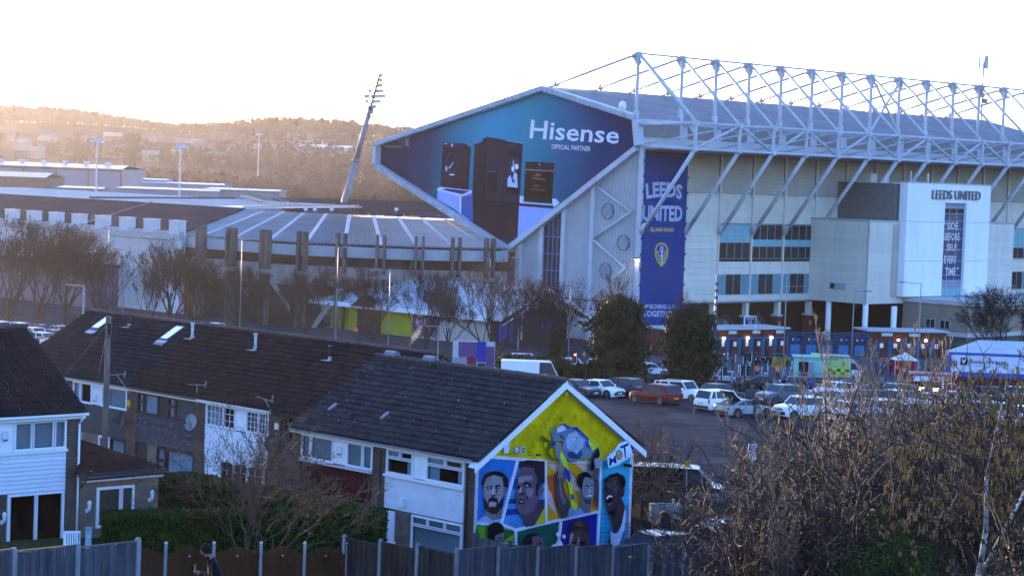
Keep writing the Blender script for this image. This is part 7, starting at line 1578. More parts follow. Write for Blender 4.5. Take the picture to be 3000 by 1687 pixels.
A = atY(132, 992, 126); t = thing('street_lamp', 'street lamp with a flat head just left of the terrace roof', 'street lamp', (A[0], 126, 6.6), 0, 'street lamps'); h = A[2]-6.6; b = MB(); b.tube((0, 0, 0), (0, 0, h), .07, .055, 8); b.build('pole', M_lamp, t, True); b = MB(); b.bar((0, 0, h), (-.65, 0, h+.02), .09, .06); b.build('arm', M_lamp, t); b = MB(); b.box((-.35, 0, h+.06), (.62, .2, .08)); b.tube((-.1, 0, h+.1), (-.1, 0, h+.2), .04); b.build('lamp_head', M_lamp, t)
# telegraph pole
A, B = atY(318, 926, 96), atY(305, 1330, 96); M_pole = mat('old_timber_pole', (.11, .09, .08), rough=.9, var=.4, scale=3, stretch=(1, 1, .2))
t = thing('telegraph_pole', 'weathered timber telegraph pole in front of the terrace roof', 'telegraph pole', (A[0]+.0, 96, 6.9)); h = A[2]-6.9
b = MB(); b.tube((-.02, 0, -.2), (0, 0, h), .15, .115, 10); b.build('shaft', M_pole, t, True)
b = MB(); [b.bar((-.05, -.12, h-.35-.25*i), (.35-.1*i, -.15, h-.3-.3*i), .04) for i in range(3)]; b.box((.1, -.16, h-.55), (.16, .12, .5)); b.build('cable_box', M_black, t)
wires = thing('overhead_wires', 'thin telephone wires running from the timber pole to the houses', 'wires', (A[0], 96, A[2]-.3))
for (px, py, Y) in ((195, 1093, 112), (1040, 960, 250), (287, 1105, 110)): E = atY(px, py, Y)-np.array([A[0], 96, A[2]-.3]); b = MB(); b.tube((0, 0, 0), E, .018, n=4); b.build('wire', mat('pale_cable', (.25, .19, .12)), wires) if Y < 200 else None
# TV aerials
def aerial(P, h, L, ang, label, n=7, tilt=0.0, bent=0.0):
    t = thing('tv_aerial', label, 'TV aerial', P, 0); m = mat('aerial_metal', (.32, .33, .36), rough=.4, metal=.5, var=.1); b = MB(); b.tube((0, 0, 0), (bent, 0, h), .022, n=6); b.build('mast', m, t)
    c, s = math.cos(ang), math.sin(ang); b = MB(); b.tube((bent-c*L*.5, -s*L*.5, h-tilt), (bent+c*L*.5, s*L*.5, h+tilt), .016, n=5)
    for i in range(n): f = -.48+.96*i/(n-1); x, y = bent+c*L*f, s*L*f; b.tube((x+s*.14, y-c*.14, h+tilt*2*f), (x-s*.14, y+c*.14, h+tilt*2*f), .009, n=4)
    b.build('boom', m, t); b = MB(); b.tube((bent+c*L*.45, s*L*.45, h-.14), (bent+c*L*.52, s*L*.52, h+.2), .012, n=4); b.tube((bent+c*L*.40, s*L*.40, h-.14), (bent+c*L*.46, s*L*.46, h+.2), .012, n=4); b.build('reflector', m, t)
P = HS.W(RX, 7.6, RZ+.1); aerial(P, atY(1262, 955, P[1])[2]-P[2], 1.1, .0, 'tall TV aerial with a perched pigeon on the front pair ridge')
P = HS.W(X3-.1, 23.4, 4.3); aerial(P, .95, .9, .0, 'TV aerial on a bent arm at the eaves of the black boarded house', 6)
P = HS.W(X3-.1, 17.2, 4.3); aerial(P, .85, .8, .3, 'TV aerial on a raked arm above the dark meter box', 8, -.12, -.5); P = HS.W(X3-.1, 29.1, 4.3); aerial(P, .9, .9, .1, 'TV aerial leaning over the eaves of the grey rendered house', 8, .05, -.7)
P = HS.W(RX, 7.6, RZ+.1); A = atY(1246, 942, P[1]); bd = thing('pigeon', 'small grey pigeon perched on the TV aerial', 'bird', A); b = MB(); b.tube((0, 0, -.09), (.0, 0, .02), .035, .05, 8); b.tube((0, 0, .02), (-.02, 0, .1), .05, .025, 8); b.tube((-.02, 0, .1), (-.05, 0, .13), .03, .02, 8); b.tube((.0, 0, -.05), (.07, 0, -.16), .035, .012, 6); b.build('body', mat('pigeon_grey', (.10, .11, .15), var=.2), bd, True)
# crash barrier, concrete blocks, signs beside the access
cb = thing('crash_barrier', 'galvanised crash barrier beyond the brown fence in front of the black van', 'barrier', (0, 104, 0)); A, B = atY(2008, 1452, 106), atY(2235, 1456, 104); g = A[2]
b = MB(); a, c = A-np.array([0, 104, 0]), B-np.array([0, 104, 0]); [b.bar(a+np.array([0, -.04*(k % 2), .09-.09*k]), c+np.array([0, -.04*(k % 2), .09-.09*k]), .05, .09) for k in range(4)]; b.build('rail', mat('galvanised_steel', (.26, .30, .36), rough=.5, metal=.3, var=.15), cb)
for f in (.02, .28, .62, .97): p = a*(1-f)+c*f; b = MB(); b.bar((p[0], p[1]+.1, T(A[0], 104)-.2), (p[0], p[1]+.1, p[2]+.12), .12); b.build('post', MATS['galvanised_steel'], cb)
bk = thing('concrete_block', 'dark concrete barrier block behind the brown fence', 'concrete block', (*atY(1950, 1500, 99)[:2], 7.0), .2); b = MB(); z1_ = atY(1950, 1475, 99)[2]-7; b.prism([(-.75, -.3, 0), (.75, -.3, 0), (.68, -.1, z1_), (-.7, -.1, z1_)], (0, .4, 0)); b.build('block', M_conc, bk)
cup = thing('paper_cup', 'white paper cup left on top of the concrete block', 'cup', atY(1972, 1475, 98.9)); b = MB(); b.tube((0, 0, 0), (0, 0, .18), .045, .06, 10); b.build('cup_wall', M_upvc, cup); b = MB(); b.tube((0, 0, .18), (0, 0, .2), .065, .06, 10); b.build('lid', M_upvc, cup)
sp2 = thing('parking_sign', 'white parking sign on a tall post behind the thicket edge', 'sign', (*atY(2200, 1400, 92)[:2], 6.9)); z1_ = atY(2197, 1345, 92)[2]-6.9; b = MB(); b.tube((0, 0, 0), (.02, 0, z1_+.5), .04, n=8); b.build('post', M_lamp, sp2); b = MB(); b.bb(-.17, .17, -.09, -.05, z1_, z1_+.66); b.build('plate', M_upvc, sp2)
b = MB(); b.bb(-.12, .06, -.1, -.092, z1_+.38, z1_+.6); b.build('blue_square', mat('sign_blue', (.02, .08, .5), var=0), sp2); text('P', lambda a, z, d: (a, -.105, z), (-.08, .0, z1_+.41, z1_+.57), 'lettering', M_upvc, sp2, .02); b = MB(); [b.bb(-.12, .1-.03*i, -.1, -.092, z1_+.30-i*.07, z1_+.33-i*.07) for i in range(4)]; b.build('text_lines', M_black, sp2)
ys = thing('cone_sign', 'yellow no waiting cone sign standing by the access kerb', 'sign', (*atY(2175, 1497, 100)[:2], T(10, 100)), 0); b = MB(); b.prism([(-.2, -.1, 0), (.2, -.1, 0), (.12, 0, .95), (-.12, 0, .95)], (0, .2, 0)); b.build('body', mat('sign_yellow', (.55, .36, .02), rough=.5, var=.08), ys); b = MB(); b.tube((0, -.06, .45), (0, -.075, .45), .14, n=14); b.build('red_ring', mat('sign_red', (.5, .03, .03), var=0), ys); b = MB(); b.tube((0, -.078, .45), (0, -.085, .45), .1, n=14); b.build('blue_disc', mat('sign_blue', (.02, .08, .5)), ys)
yp = thing('yellow_marker_post', 'thin leaning post with a small yellow plate before the black van', 'sign', (*atY(2010, 1480, 105)[:2], 6.85)); z1_ = atY(2005, 1362, 105)[2]-6.85; b = MB(); b.tube((.05, 0, 0), (-.05, 0, z1_+.1), .03, n=6); b.build('post', M_lamp, yp); b = MB(); b.bb(-.19, .1, -.05, -.03, z1_-.1, z1_+.25); b.build('plate', MATS['sign_yellow'], yp)
pa = thing('fallen_sign', 'blue and white sign board lying flat on the ground', 'sign', (*atY(2050, 1495, 100)[:2], T(8.5, 100)+.02), .1); b = MB(); b.bb(-1.0, 1.0, -.5, .5, 0, .05); b.build('board', mat('pale_cyan', (.25, .42, .55), var=.1), pa); b = MB(); [b.bb(-.85, -.1, -.4+i*.28, -.2+i*.28, .05, .06) for i in range(3)]; [b.bb(.05, .85, -.4+i*.28, -.2+i*.28, .05, .06) for i in range(3)]; b.build('panels', mat('sign_blue', (.02, .08, .5)), pa)
# traffic lights, bollards, cabinet
def tl(px, pyt, pyb, Y, label, dx=1, heads=1, lit=None, grp='traffic signals at the crossing'):
    A = atY(px, pyt, Y); g = T(A[0], Y); t = thing('traffic_light', label, 'traffic light', (A[0], Y, g), 0, grp); h = A[2]-g
    b = MB(); b.tube((0, 0, 0), (0, 0, h), .075, n=8); b.build('pole', M_black, t)
    for k in range(heads):
        x = dx*(.28 if k == 0 else -.28); b = MB(); b.bb(x-.14, x+.14, -.1, .1, h-1.15, h-.15); [b.tube((x+.14*dx, -.02, h-.32-.3*i), (x+.34*dx, -.02, h-.36-.3*i), .11, .11, 8) for i in range(3)]; hd = b.build('signal_head', M_black, t); b = MB(); b.bb(x-.18*dx-.015, x-.18*dx+.015, -.12, .12, h-1.2, h-.1); b.build('backing_edge', M_upvc, t)
        if lit: b = MB(); b.tube((x, -.11, h-.32), (x, -.13, h-.32), .09, n=10); b.build('red_lamp', mat('red_signal', (.8, .05, .03), emit=((1, .05, .03), 6), var=0), t)
for a in ((2115, 1069, 1110, 238, 'traffic light beside the hedge end by the silver car', 1), (2183, 1066, 1165, 228, 'tall front traffic light before the first steward', 1, 2), (2206, 1029, 1105, 246, 'traffic light on a tall black post behind the pedestrians', -1), (1693, 1030, 1080, 232, 'traffic light showing red at the end of the white van', -1, 1, True), (1905, 1006, 1065, 262, 'traffic light between the two ivy covered trees', 1)): tl(*a)
for i, (px, pt, Y, lb) in enumerate(((2243, 1082, 233, 'black signal pole before the dark saloon'), (2285, 1103, 232, 'black signal pole right of the dark saloon bonnet'), (2150, 1096, 230, 'short black signal pole right of the hedge end'), (2122, 1027, 262, 'thin black pole behind the standing man'))): A = atY(px, pt, Y); g = T(A[0], Y); t = thing('signal_pole', lb, 'pole', (A[0], Y, g)); b = MB(); b.tube((0, 0, 0), (0, 0, A[2]-g), .09, n=8); b.build('pole', M_black, t); b = MB(); b.tube((0, 0, A[2]-g-.5), (0, 0, A[2]-g-.3), .1, n=8); b.build('band', M_upvc, t)
wb = ('left of the standing man', 'right of the standing man', 'near the turnstile doors', 'beside the first group', 'behind the left steward', 'between the stewards', 'behind the yellow sign', 'right of the yellow sign', 'near the mint trailer', 'before the mint trailer step', 'by the turnstile wall', 'left of the crossing', 'at the kerb end', 'by the black hatchback')
for i, (px, py, Y) in enumerate(((2132, 1045, 285), (2155, 1050, 282), (2178, 1052, 280), (2178, 1098, 263), (2231, 1098, 263), (2249, 1100, 263), (2300, 1096, 264), (2316, 1096, 264), (2249, 1068, 274), (2296, 1068, 275), (2320, 1072, 274), (2163, 1092, 265), (2110, 1096, 263), (2197, 1075, 272))):
    A = atY(px, py, Y); g = T(A[0], Y); t = thing('bollard', 'slim pale bollard '+wb[i], 'bollard', (A[0], Y, g), 0, 'pale bollards on the pavement'); b = MB(); b.tube((0, 0, 0), (0, 0, 1.05), .07, n=8); b.build('shaft', mat('bollard_grey', (.36, .38, .42)), t); b = MB(); b.tube((0, 0, .8), (0, 0, .95), .075, n=8); b.build('band', M_white, t)
A = atY(2088, 1070, 258); t = thing('utility_cabinet', 'pale blue grey utility cabinet right of the ivy tree', 'cabinet', (A[0], 258, .2)); b = MB(); b.bb(-.5, .5, -.3, .3, 0, 1.5); b.build('body', mat('cabinet_grey', (.22, .27, .33)), t); b = MB(); b.bb(.5, .7, -.3, .3, 0, 1.6); b.build('side_door', mat('cabinet_dark', (.05, .08, .09)), t)
A = atY(2088, 1105, 225); t = thing('red_sign', 'small red sign board behind the hedge beside the silver car', 'sign', (A[0], 225, 1.7)); b = MB(); b.bb(-.45, .45, -.03, .03, .6, 1.3); b.build('board', mat('sign_red2', (.5, .05, .05), var=.1), t); b = MB(); b.tube((-.35, 0, 0), (-.35, 0, .6), .03); b.tube((.35, 0, 0), (.35, 0, .6), .03); b.build('legs', M_black, t)
# big yellow notice on an easel
A = atY(2280, 1063, 259.5); t = thing('notice_board', 'large yellow notice on a black easel behind the right steward', 'sign', (A[0], 259.5, .2), -.05); b = MB(); z0_ = atY(2280, 1074, 259.5)[2]-.2
b.prism([(-.85, 0, z0_), (.75, 0, z0_-.05), (1.05, .25, z0_+1.05), (-.55, .25, z0_+1.1)], (0, .04, 0)); b.build('board', mat('notice_yellow', (.42, .27, .01), rough=.6), t); b = MB()
for x, y in ((-.9, -.3), (1.1, -.2), (-.5, .7), (.9, .7)): b.tube((x*1.15, y, 0), (x*.8, .1, z0_+.3), .03)
b.build('easel', M_black, t)
for k, s in enumerate(('EVENT TODAY', 'ROAD CLOSED', 'ACCESS ONLY', 'NO ENTRY')[:0]): pass
b = MB(); 
for k in range(7): zz = z0_+.95-k*.14; x0 = -.6-.035*k+(.2 if k in (0, 1, 3) else 0); b.prism([(x0+.08, .19-.028*k, zz), (x0+1.2-(.3 if k in (1, 3) else 0), .19-.028*k, zz), (x0+1.2-(.3 if k in (1, 3) else 0), .2-.028*k, zz+.07), (x0+.08, .2-.028*k, zz+.07)], (0, -.01, 0))
b.build('text_lines', M_black, t)
# barrier rails by the first-aid unit
t = thing('pedestrian_barrier', 'grey steel pedestrian barriers in front of the mint green trailer', 'barrier', (*atY(2360, 1105, 255)[:2], .3)); 
for k in range(5):
    b = MB(); x = -2.6+k*1.75; b.tube((x, 0, .1), (x, 0, 1.1), .03); b.tube((x+1.65, 0, .1), (x+1.65, 0, 1.1), .03); b.tube((x, 0, 1.1), (x+1.65, 0, 1.1), .03); b.tube((x, 0, .2), (x+1.65, 0, .2), .03); [b.tube((x+.11+i*.11, 0, .2), (x+.11+i*.11, 0, 1.1), .012, n=4) for i in range(14)]; b.build('barrier_section', M_lamp, t)
# ================================================================ VEHICLES
M_tyre = mat('tyre_rubber', (.012, .012, .013), rough=.9, var=.1); M_rim = mat('alloy_rim', (.30, .31, .33), rough=.35, metal=.7, var=0); M_cglass = glass('car_glass', (.035, .05, .065), .05); M_hl = mat('headlight_glass', (.6, .65, .72), rough=.1, var=0, spec=.8); M_tlr = mat('tail_light', (.35, .01, .012), rough=.2, var=0); M_plw = mat('white_plate', (.6, .6, .6), rough=.5, var=0); M_ply = mat('yellow_plate', (.62, .46, .06), rough=.5, var=0); M_trimb = mat('black_car_trim', (.015, .015, .017), rough=.5, var=0)
CARP = {}
def paint(c):
    m = mat('car_paint_'+c.lstrip('#'), c, rough=.3, var=.03, spec=.25)
    b = m.node_tree.nodes['Principled BSDF']; b.inputs['Coat Weight'].default_value = .08; return m
# kind: length, width, height, belt, bonnet z, windscreen base, roof front, roof rear, rear base, tail z (fractions of length from the front)
KIND = dict(hatch=(4.15, 1.78, 1.47, .95, .90, .26, .42, .80, .95, .97), suv=(4.55, 1.88, 1.68, 1.08, 1.06, .25, .38, .86, .965, 1.06), saloon=(4.8, 1.86, 1.43, .95, .90, .28, .43, .68, .86, 1.0), pickup=(5.25, 1.9, 1.80, 1.12, 1.10, .27, .38, .92, .985, 1.10), mpv=(4.2, 1.8, 1.62, 1.02, .98, .20, .34, .90, .975, 1.0), van=(4.98, 1.95, 1.95, 1.18, 1.12, .12, .28, .97, .99, 1.15), coupe=(4.5, 1.85, 1.33, .90, .86, .32, .48, .66, .88, .92), bigvan=(6.0, 2.05, 2.65, 1.25, 1.15, .10, .24, .985, .995, 1.3))
def loft(b, secs, cap=True):
    n = len(secs[0]); k = len(b.v)
    for s_ in secs: b.v += s_
    for i in range(len(secs)-1):
        for j in range(n): q = (j+1) % n; b.f.append((k+i*n+j, k+i*n+q, k+(i+1)*n+q, k+(i+1)*n+j)); b.m.append(b.mi)
    if cap: b.f.append(tuple(range(k, k+n))); b.m.append(b.mi); b.f.append(tuple(range(k+(len(secs)-1)*n+n-1, k+(len(secs)-1)*n-1, -1))); b.m.append(b.mi)
PROTO = {}
def car_parts(kind):
    """meshes of one kind of car, front towards +x"""
    if kind in PROTO: return PROTO[kind]
    L, W, H, bz, hz, f0, f1, f2, f3, tz = KIND[kind]; X = lambda f: L*(.5-f); w = W/2; gc = .2 if kind in ('suv', 'pickup') else .16; o = {}
    def sec(f, z0, z1, ww, tum=.9, r=.08):
        x = X(f); return [(x, -ww*.92, z0), (x, -ww, z0+.16), (x, -ww*1.0, (z0+z1)*.55), (x, -ww*.97, z1-r), (x, -ww*tum, z1-.01), (x, 0, z1+.015), (x, ww*tum, z1-.01), (x, ww*.97, z1-r), (x, ww*1.0, (z0+z1)*.55), (x, ww, z0+.16), (x, ww*.92, z0)]
    b = MB(); S = [sec(0.0, gc+.16, hz-.30, w*.72), sec(.012, gc+.05, hz-.20, w*.86), sec(.05, gc, hz-.11, w*.96), sec(.14, gc, hz-.05, w), sec(f0, gc, hz+.02, w), sec(f0+.04, gc, bz, w), sec(.5, gc, bz+.02, w), sec(f3-.10, gc, bz+.03, w), sec(f3 if f3 < .93 else .95, gc, tz, w*.98), sec(.985, gc+.06, tz-.05, w*.93), sec(1.0, gc+.2, tz-.16, w*.84)]
    loft(b, S); o['body'] = b.mesh('body', paint('#ffffff'))
    # glasshouse: glass block, roof skin and pillars
    wt = w*(.80 if kind not in ('van', 'bigvan', 'pickup') else .90); zb = bz-.01; gb = MB()
    ring = lambda f, z, ww: [(X(f), -ww, z), (X(f), ww, z)]
    def quadr(fa, za, wa, fb, zb_, wb, m=gb): a, c = ring(fa, za, wa), ring(fb, zb_, wb); m.quad(a[0], a[1], c[1], c[0])
    zt = H-.05; quadr(f0+.01, hz, w*.86, f1, zt, wt); quadr(f3-.005, tz-.02, w*.86, f2, zt, wt)
    for s in (-1, 1): gb.quad((X(f0+.02), s*w*.90, hz), (X(f3-.01), s*w*.90, tz-.02 if tz > bz else bz), (X(f2), s*wt, zt), (X(f1), s*wt, zt))
    o['glass'] = gb.mesh('window_glass', M_cglass)
    rb = MB(); m_ = .5*(f1+f2)
    for (a, c, z0, z1) in ((f1-.012, f1+.03, zt-.01, H-.02), (f1+.03, m_, H-.02, H), (m_, f2-.03, H, H-.02), (f2-.03, f2+.012, H-.02, zt-.02)):
        for (y0, y1, d0, d1) in ((-1.0, -.85, -.05, 0), (-.85, .85, 0, 0), (.85, 1.0, 0, -.05)): rb.quad((X(a), y0*wt*1.02, z0+d0), (X(a), y1*wt*1.02, z0+d1), (X(c), y1*wt*1.02, z1+d1), (X(c), y0*wt*1.02, z1+d0))
    o['roof'] = rb.mesh('roof', paint('#ffffff'))
    pb = MB()
    for s in (-1, 1):
        P0, P1 = (X(f0+.012), s*w*.905, hz-.01), (X(f1), s*wt*1.015, zt+.01); Q0, Q1 = (X(f3-.01), s*w*.905, max(tz-.03, bz)), (X(f2), s*wt*1.015, zt+.01)
        pb.bar(P0, P1, .07); pb.bar(Q0, Q1, .12 if kind != 'saloon' else .08); pb.bar(P1, Q1, .07, .06); mx = X(.5*(f0+f3)+.02); pb.bar((mx, s*w*.91, bz), (mx-.05, s*wt*1.01, zt), .06)
        if f3 > .9: mx = X(f3-.17); pb.bar((mx, s*w*.91, bz), (mx-.03, s*wt*1.01, zt), .08)
        if kind in ('van', 'bigvan'): pb.prism([(X(.42), s*w*.93, bz), (X(.985), s*w*.93, bz), (X(.97), s*wt*1.03, zt), (X(.42), s*wt*1.03, zt)], (0, -s*.03, 0))
        if kind == 'pickup': pb.prism([(X(.63), s*w*.925, bz), (X(.66), s*w*.925, bz), (X(.65), s*wt*1.02, zt), (X(.63), s*wt*1.02, zt)], (0, -s*.03, 0))
    if kind in ('van', 'bigvan'): pb.prism([(X(.992), -w*.9, tz-.1), (X(.992), w*.9, tz-.1), (X(.975), wt, zt), (X(.975), -wt, zt)], (-.02, 0, 0))
    o['pillars'] = pb.mesh('pillars', paint('#ffffff'))
    tb = MB(); tb.box((X(.004), 0, gc+.26), (.10, W*.78, .22)); tb.box((X(.012), 0, hz-.33), (.12, W*.5, .12)); tb.box((X(.994), 0, gc+.2), (.10, W*.84, .2)); [tb.box((X(.5), s*w*.985, gc+.06), (L*.5, .06, .14)) for s in (-1, 1)]; [tb.tube((X(f), s*w*.80, .34), (X(f), s*(w+.006), .34), .40, n=18) for f in (.17, .80) for s in (-1, 1)]; o['trim'] = tb.mesh('bumper_trim', M_trimb)
    wr = .37 if kind in ('suv', 'pickup', 'bigvan') else .33; tm = MB(); N = 18; tm.tube((0, -.11, 0), (0, .11, 0), wr, n=N); o['tyre'] = tm.mesh('tyre', M_tyre); rm = MB(); rm.tube((0, -.12, 0), (0, .12, 0), .07, n=8)
    for i in range(5): a = i*1.2566; rm.bar((0, .118, 0), (wr*.62*math.cos(a), .118, wr*.62*math.sin(a)), .09, .02); rm.bar((0, -.118, 0), (wr*.62*math.cos(a), -.118, wr*.62*math.sin(a)), .09, .02)
    for i in range(N): a, c = 6.2832*i/N, 6.2832*(i+1)/N; [rm.quad(*[(rr*math.cos(t), yy, rr*math.sin(t)) for rr, t in ((wr*.6, a), (wr*.72, a), (wr*.72, c), (wr*.6, c))]) for yy in (.116, -.116)]
    o['rim'] = rm.mesh('rim', M_rim); o['wr'] = wr
    h = MB(); h.prism([(X(.012), 0, hz-.33), (X(.012), .22, hz-.36), (X(.06), .30, hz-.20), (X(.05), .0, hz-.21)], (.04, 0, 0)); o['head'] = h.mesh('headlight', M_hl)
    tl_ = MB(); tl_.box((0, 0, 0), (.12, .14 if kind in ('suv', 'mpv', 'van') else .24, .34 if kind in ('suv', 'mpv', 'van', 'pickup', 'bigvan', 'hatch') else .14)); o['tail'] = tl_.mesh('tail_light', M_tlr)
    mi = MB(); mi.box((0, 0, 0), (.12, .2, .15)); o['mirror'] = mi.mesh('mirror', paint('#ffffff')); pl_ = MB(); pl_.box((0, 0, 0), (.02, .52, .12)); o['plate'] = pl_.mesh('plate', M_plw)
    PROTO[kind] = o; return o
COLC = {}
def recol(me, key, col):
    k = (me.name, col)
    if k not in COLC: c = me.copy(); c.materials.clear(); c.materials.append(col if not isinstance(col, str) else paint(col)); COLC[k] = c
    return COLC[k]
def car(kind, col, P, head, label, group='parked cars', name='parked_car', cat='car', scale=1.0, boot=False):
    """P ground point, head = heading in degrees (0 = +x, 90 = away from the camera)"""
    o = car_parts(kind); L, W, H, bz, hz, f0, f1, f2, f3, tz = KIND[kind]; t = thing(name, label, cat, (P[0], P[1], T(P[0], P[1])), R(head), group); t.scale = (scale,)*3; X = lambda f: L*(.5-f); w = W/2
    # follow the slope of the ground
    d = np.array((math.cos(R(head)), math.sin(R(head)))); z1, z2 = T(P[0]+d[0]*1.4, P[1]+d[1]*1.4), T(P[0]-d[0]*1.4, P[1]-d[1]*1.4); t.rotation_euler = (0, -math.atan2(z1-z2, 2.8), R(head)); t.location.z = (z1+z2)/2
    for nm in ('body', 'roof', 'pillars'): link(nm, recol(o[nm], nm, col), t)
    link('window_glass', o['glass'], t); link('bumper_trim', o['trim'], t)
    for f in (.17, .80):
        for s in (-1, 1): wh = link('wheel', o['tyre'], t, (X(f), s*(w-.10), o['wr'])); link('rim', o['rim'], wh)
    for s in (-1, 1):
        hd = link('headlight', o['head'], t, (0, s*w*.52, 0)); hd.scale = (1, s, 1); link('tail_light', o['tail'], t, (X(.985), s*w*.84, tz-.24)); link('mirror', recol(o['mirror'], 'm', col), t, (X(f0+.07), s*(w+.10), bz+.06))
    link('plate', o['plate'], t, (X(-.008), 0, .45)); link('plate', recol(o['plate'], 'p', M_ply), t, (X(1.012), 0, .62 if kind != 'saloon' else .7))
    if boot:
        b = MB(); b.prism([(X(.70), -w*.75, H-.04), (X(.70), w*.75, H-.04), (X(.93), w*.72, H+.6), (X(.93), -w*.72, H+.6)], (.08, 0, -.06)); b.build('open_boot_lid', M_trimb, t); b = MB(); b.bb(X(.97), X(.83), -w*.65, w*.65, bz-.25, bz+.05); b.build('boot_opening', M_dark, t)
    if kind == 'pickup': b = MB(); [b.bar((X(.40), s*w*.72, H+.05), (X(.88), s*w*.72, H+.05), .06) for s in (-1, 1)]; b.build('roof_rail', M_trimb, t); 
    return t
def Gc(px, py): P = G(px, py); return P
z8p = lambda x, y: (1700+x/3.623, 950+y/3.623); z6p = lambda x, y: (2100+x/3.64, 1060+y/3.64)
car('hatch', '#dfe4ea', Gc(*z8p(215, 775)), -42, 'white hatchback at the left end of the row beside the hedge')
car('suv', '#20242c', Gc(*z8p(530, 785)), -45, 'dark grey pickup style car between the white hatchback and the red car')
car('suv', '#64040f', Gc(*z8p(800, 845)), 132, 'dark red family car parked tail first beside the white pickup', scale=.97)
car('pickup', '#dfe4ec', Gc(*z8p(1075, 812)), -40, 'white double cab pickup with canopy beside the hedge end', scale=.93)
car('mpv', '#e2e6ee', Gc(*z8p(1475, 915)), 42, 'boxy white car with dark rear window beside the open boot')
car('coupe', '#8f979f', Gc(*z8p(1730, 975)), 35, 'silver sports car with its boot lid standing open', boot=True)
car('hatch', '#3b414c', Gc(*z8p(1500, 812)), 42, 'dark small car behind the boxy white car'); car('hatch', '#2c3038', Gc(*z8p(-40, 772)), -42, 'dark hatchback half hidden by shrubs left of the white hatchback'); car('saloon', '#1f2329', Gc(1600, 1150), -42, 'black car furthest left beyond the mural gable')
car('suv', '#5b6068', Gc(*z6p(690, 455)), 215, 'grey estate car facing left behind the sapling twigs'); car('suv', '#d7dde6', Gc(*z6p(905, 600)), 212, 'white saloon facing left nearest the thicket', scale=.98)
car('saloon', '#14171d', Gc(2240, 1140), 2, 'black saloon driving right along the road', 'cars on the road', 'car'); car('suv', '#3a414d', Gc(2352, 1150), 0, 'dark grey four wheel drive driving right behind the black saloon', 'cars on the road', 'car', scale=.97); car('hatch', '#9aa1ab', Gc(2128, 1125), 78, 'silver hatchback waiting at the lights beside the hedge end', 'cars on the road', 'car'); car('hatch', '#16244a', Gc(2470, 1155), 180, 'dark blue hatchback on the road below the ambulance', 'cars on the road', 'car'); car('hatch', '#b7bfca', Gc(1905, 1100), 10, 'silver car glimpsed between the two ivy trees', 'cars on the road', 'car')
car('hatch', '#0e1014', atY(2268, 1050, 281), 155, 'black hatchback parked before the brick turnstiles', 'parked cars')
cols = ['#cfd6df', '#3a4049', '#dfe4ea', '#8e959e', '#1d2128', '#c2c8d0', '#23406e', '#dfe4ea', '#5c626b', '#a9b0b8', '#2a2e35', '#e2e6ec', '#6d1a20', '#9aa0a9']
cn = {'#cfd6df': 'pale silver', '#3a4049': 'charcoal', '#dfe4ea': 'white', '#8e959e': 'mid grey', '#1d2128': 'black', '#c2c8d0': 'light grey', '#23406e': 'navy blue', '#5c626b': 'slate grey', '#a9b0b8': 'silver grey', '#2a2e35': 'near black', '#e2e6ec': 'bright white', '#6d1a20': 'maroon', '#9aa0a9': 'dull silver'}
kk = ['hatch', 'suv', 'saloon', 'hatch', 'mpv', 'suv']
i = 0
for row, (y0, n, x0, dx, rn) in enumerate(((1232, 7, 2480, 82, 'front'), (1196, 8, 2400, 84, 'middle'), (1172, 7, 2445, 88, 'rear'))):
    for j in range(n):
        c = cols[(i*5+row) % 14]; P = Gc(x0+dx*j, y0+j*2.0-((row == 2)*3)); car(kk[(i*7+row) % 6], c, P, (212, 36, 214)[row]+RNG.uniform(-3, 3), '%s %s in the %s row behind the thicket, %s' % (cn[c], {'hatch': 'hatchback', 'suv': 'tall car', 'saloon': 'saloon', 'mpv': 'boxy car'}[kk[(i*7+row) % 6]], rn, ('leftmost', 'second from left', 'third from left', 'fourth from left', 'fifth from left', 'sixth from left', 'seventh from left', 'rightmost')[j]), 'cars in rows behind the thicket'); i += 1
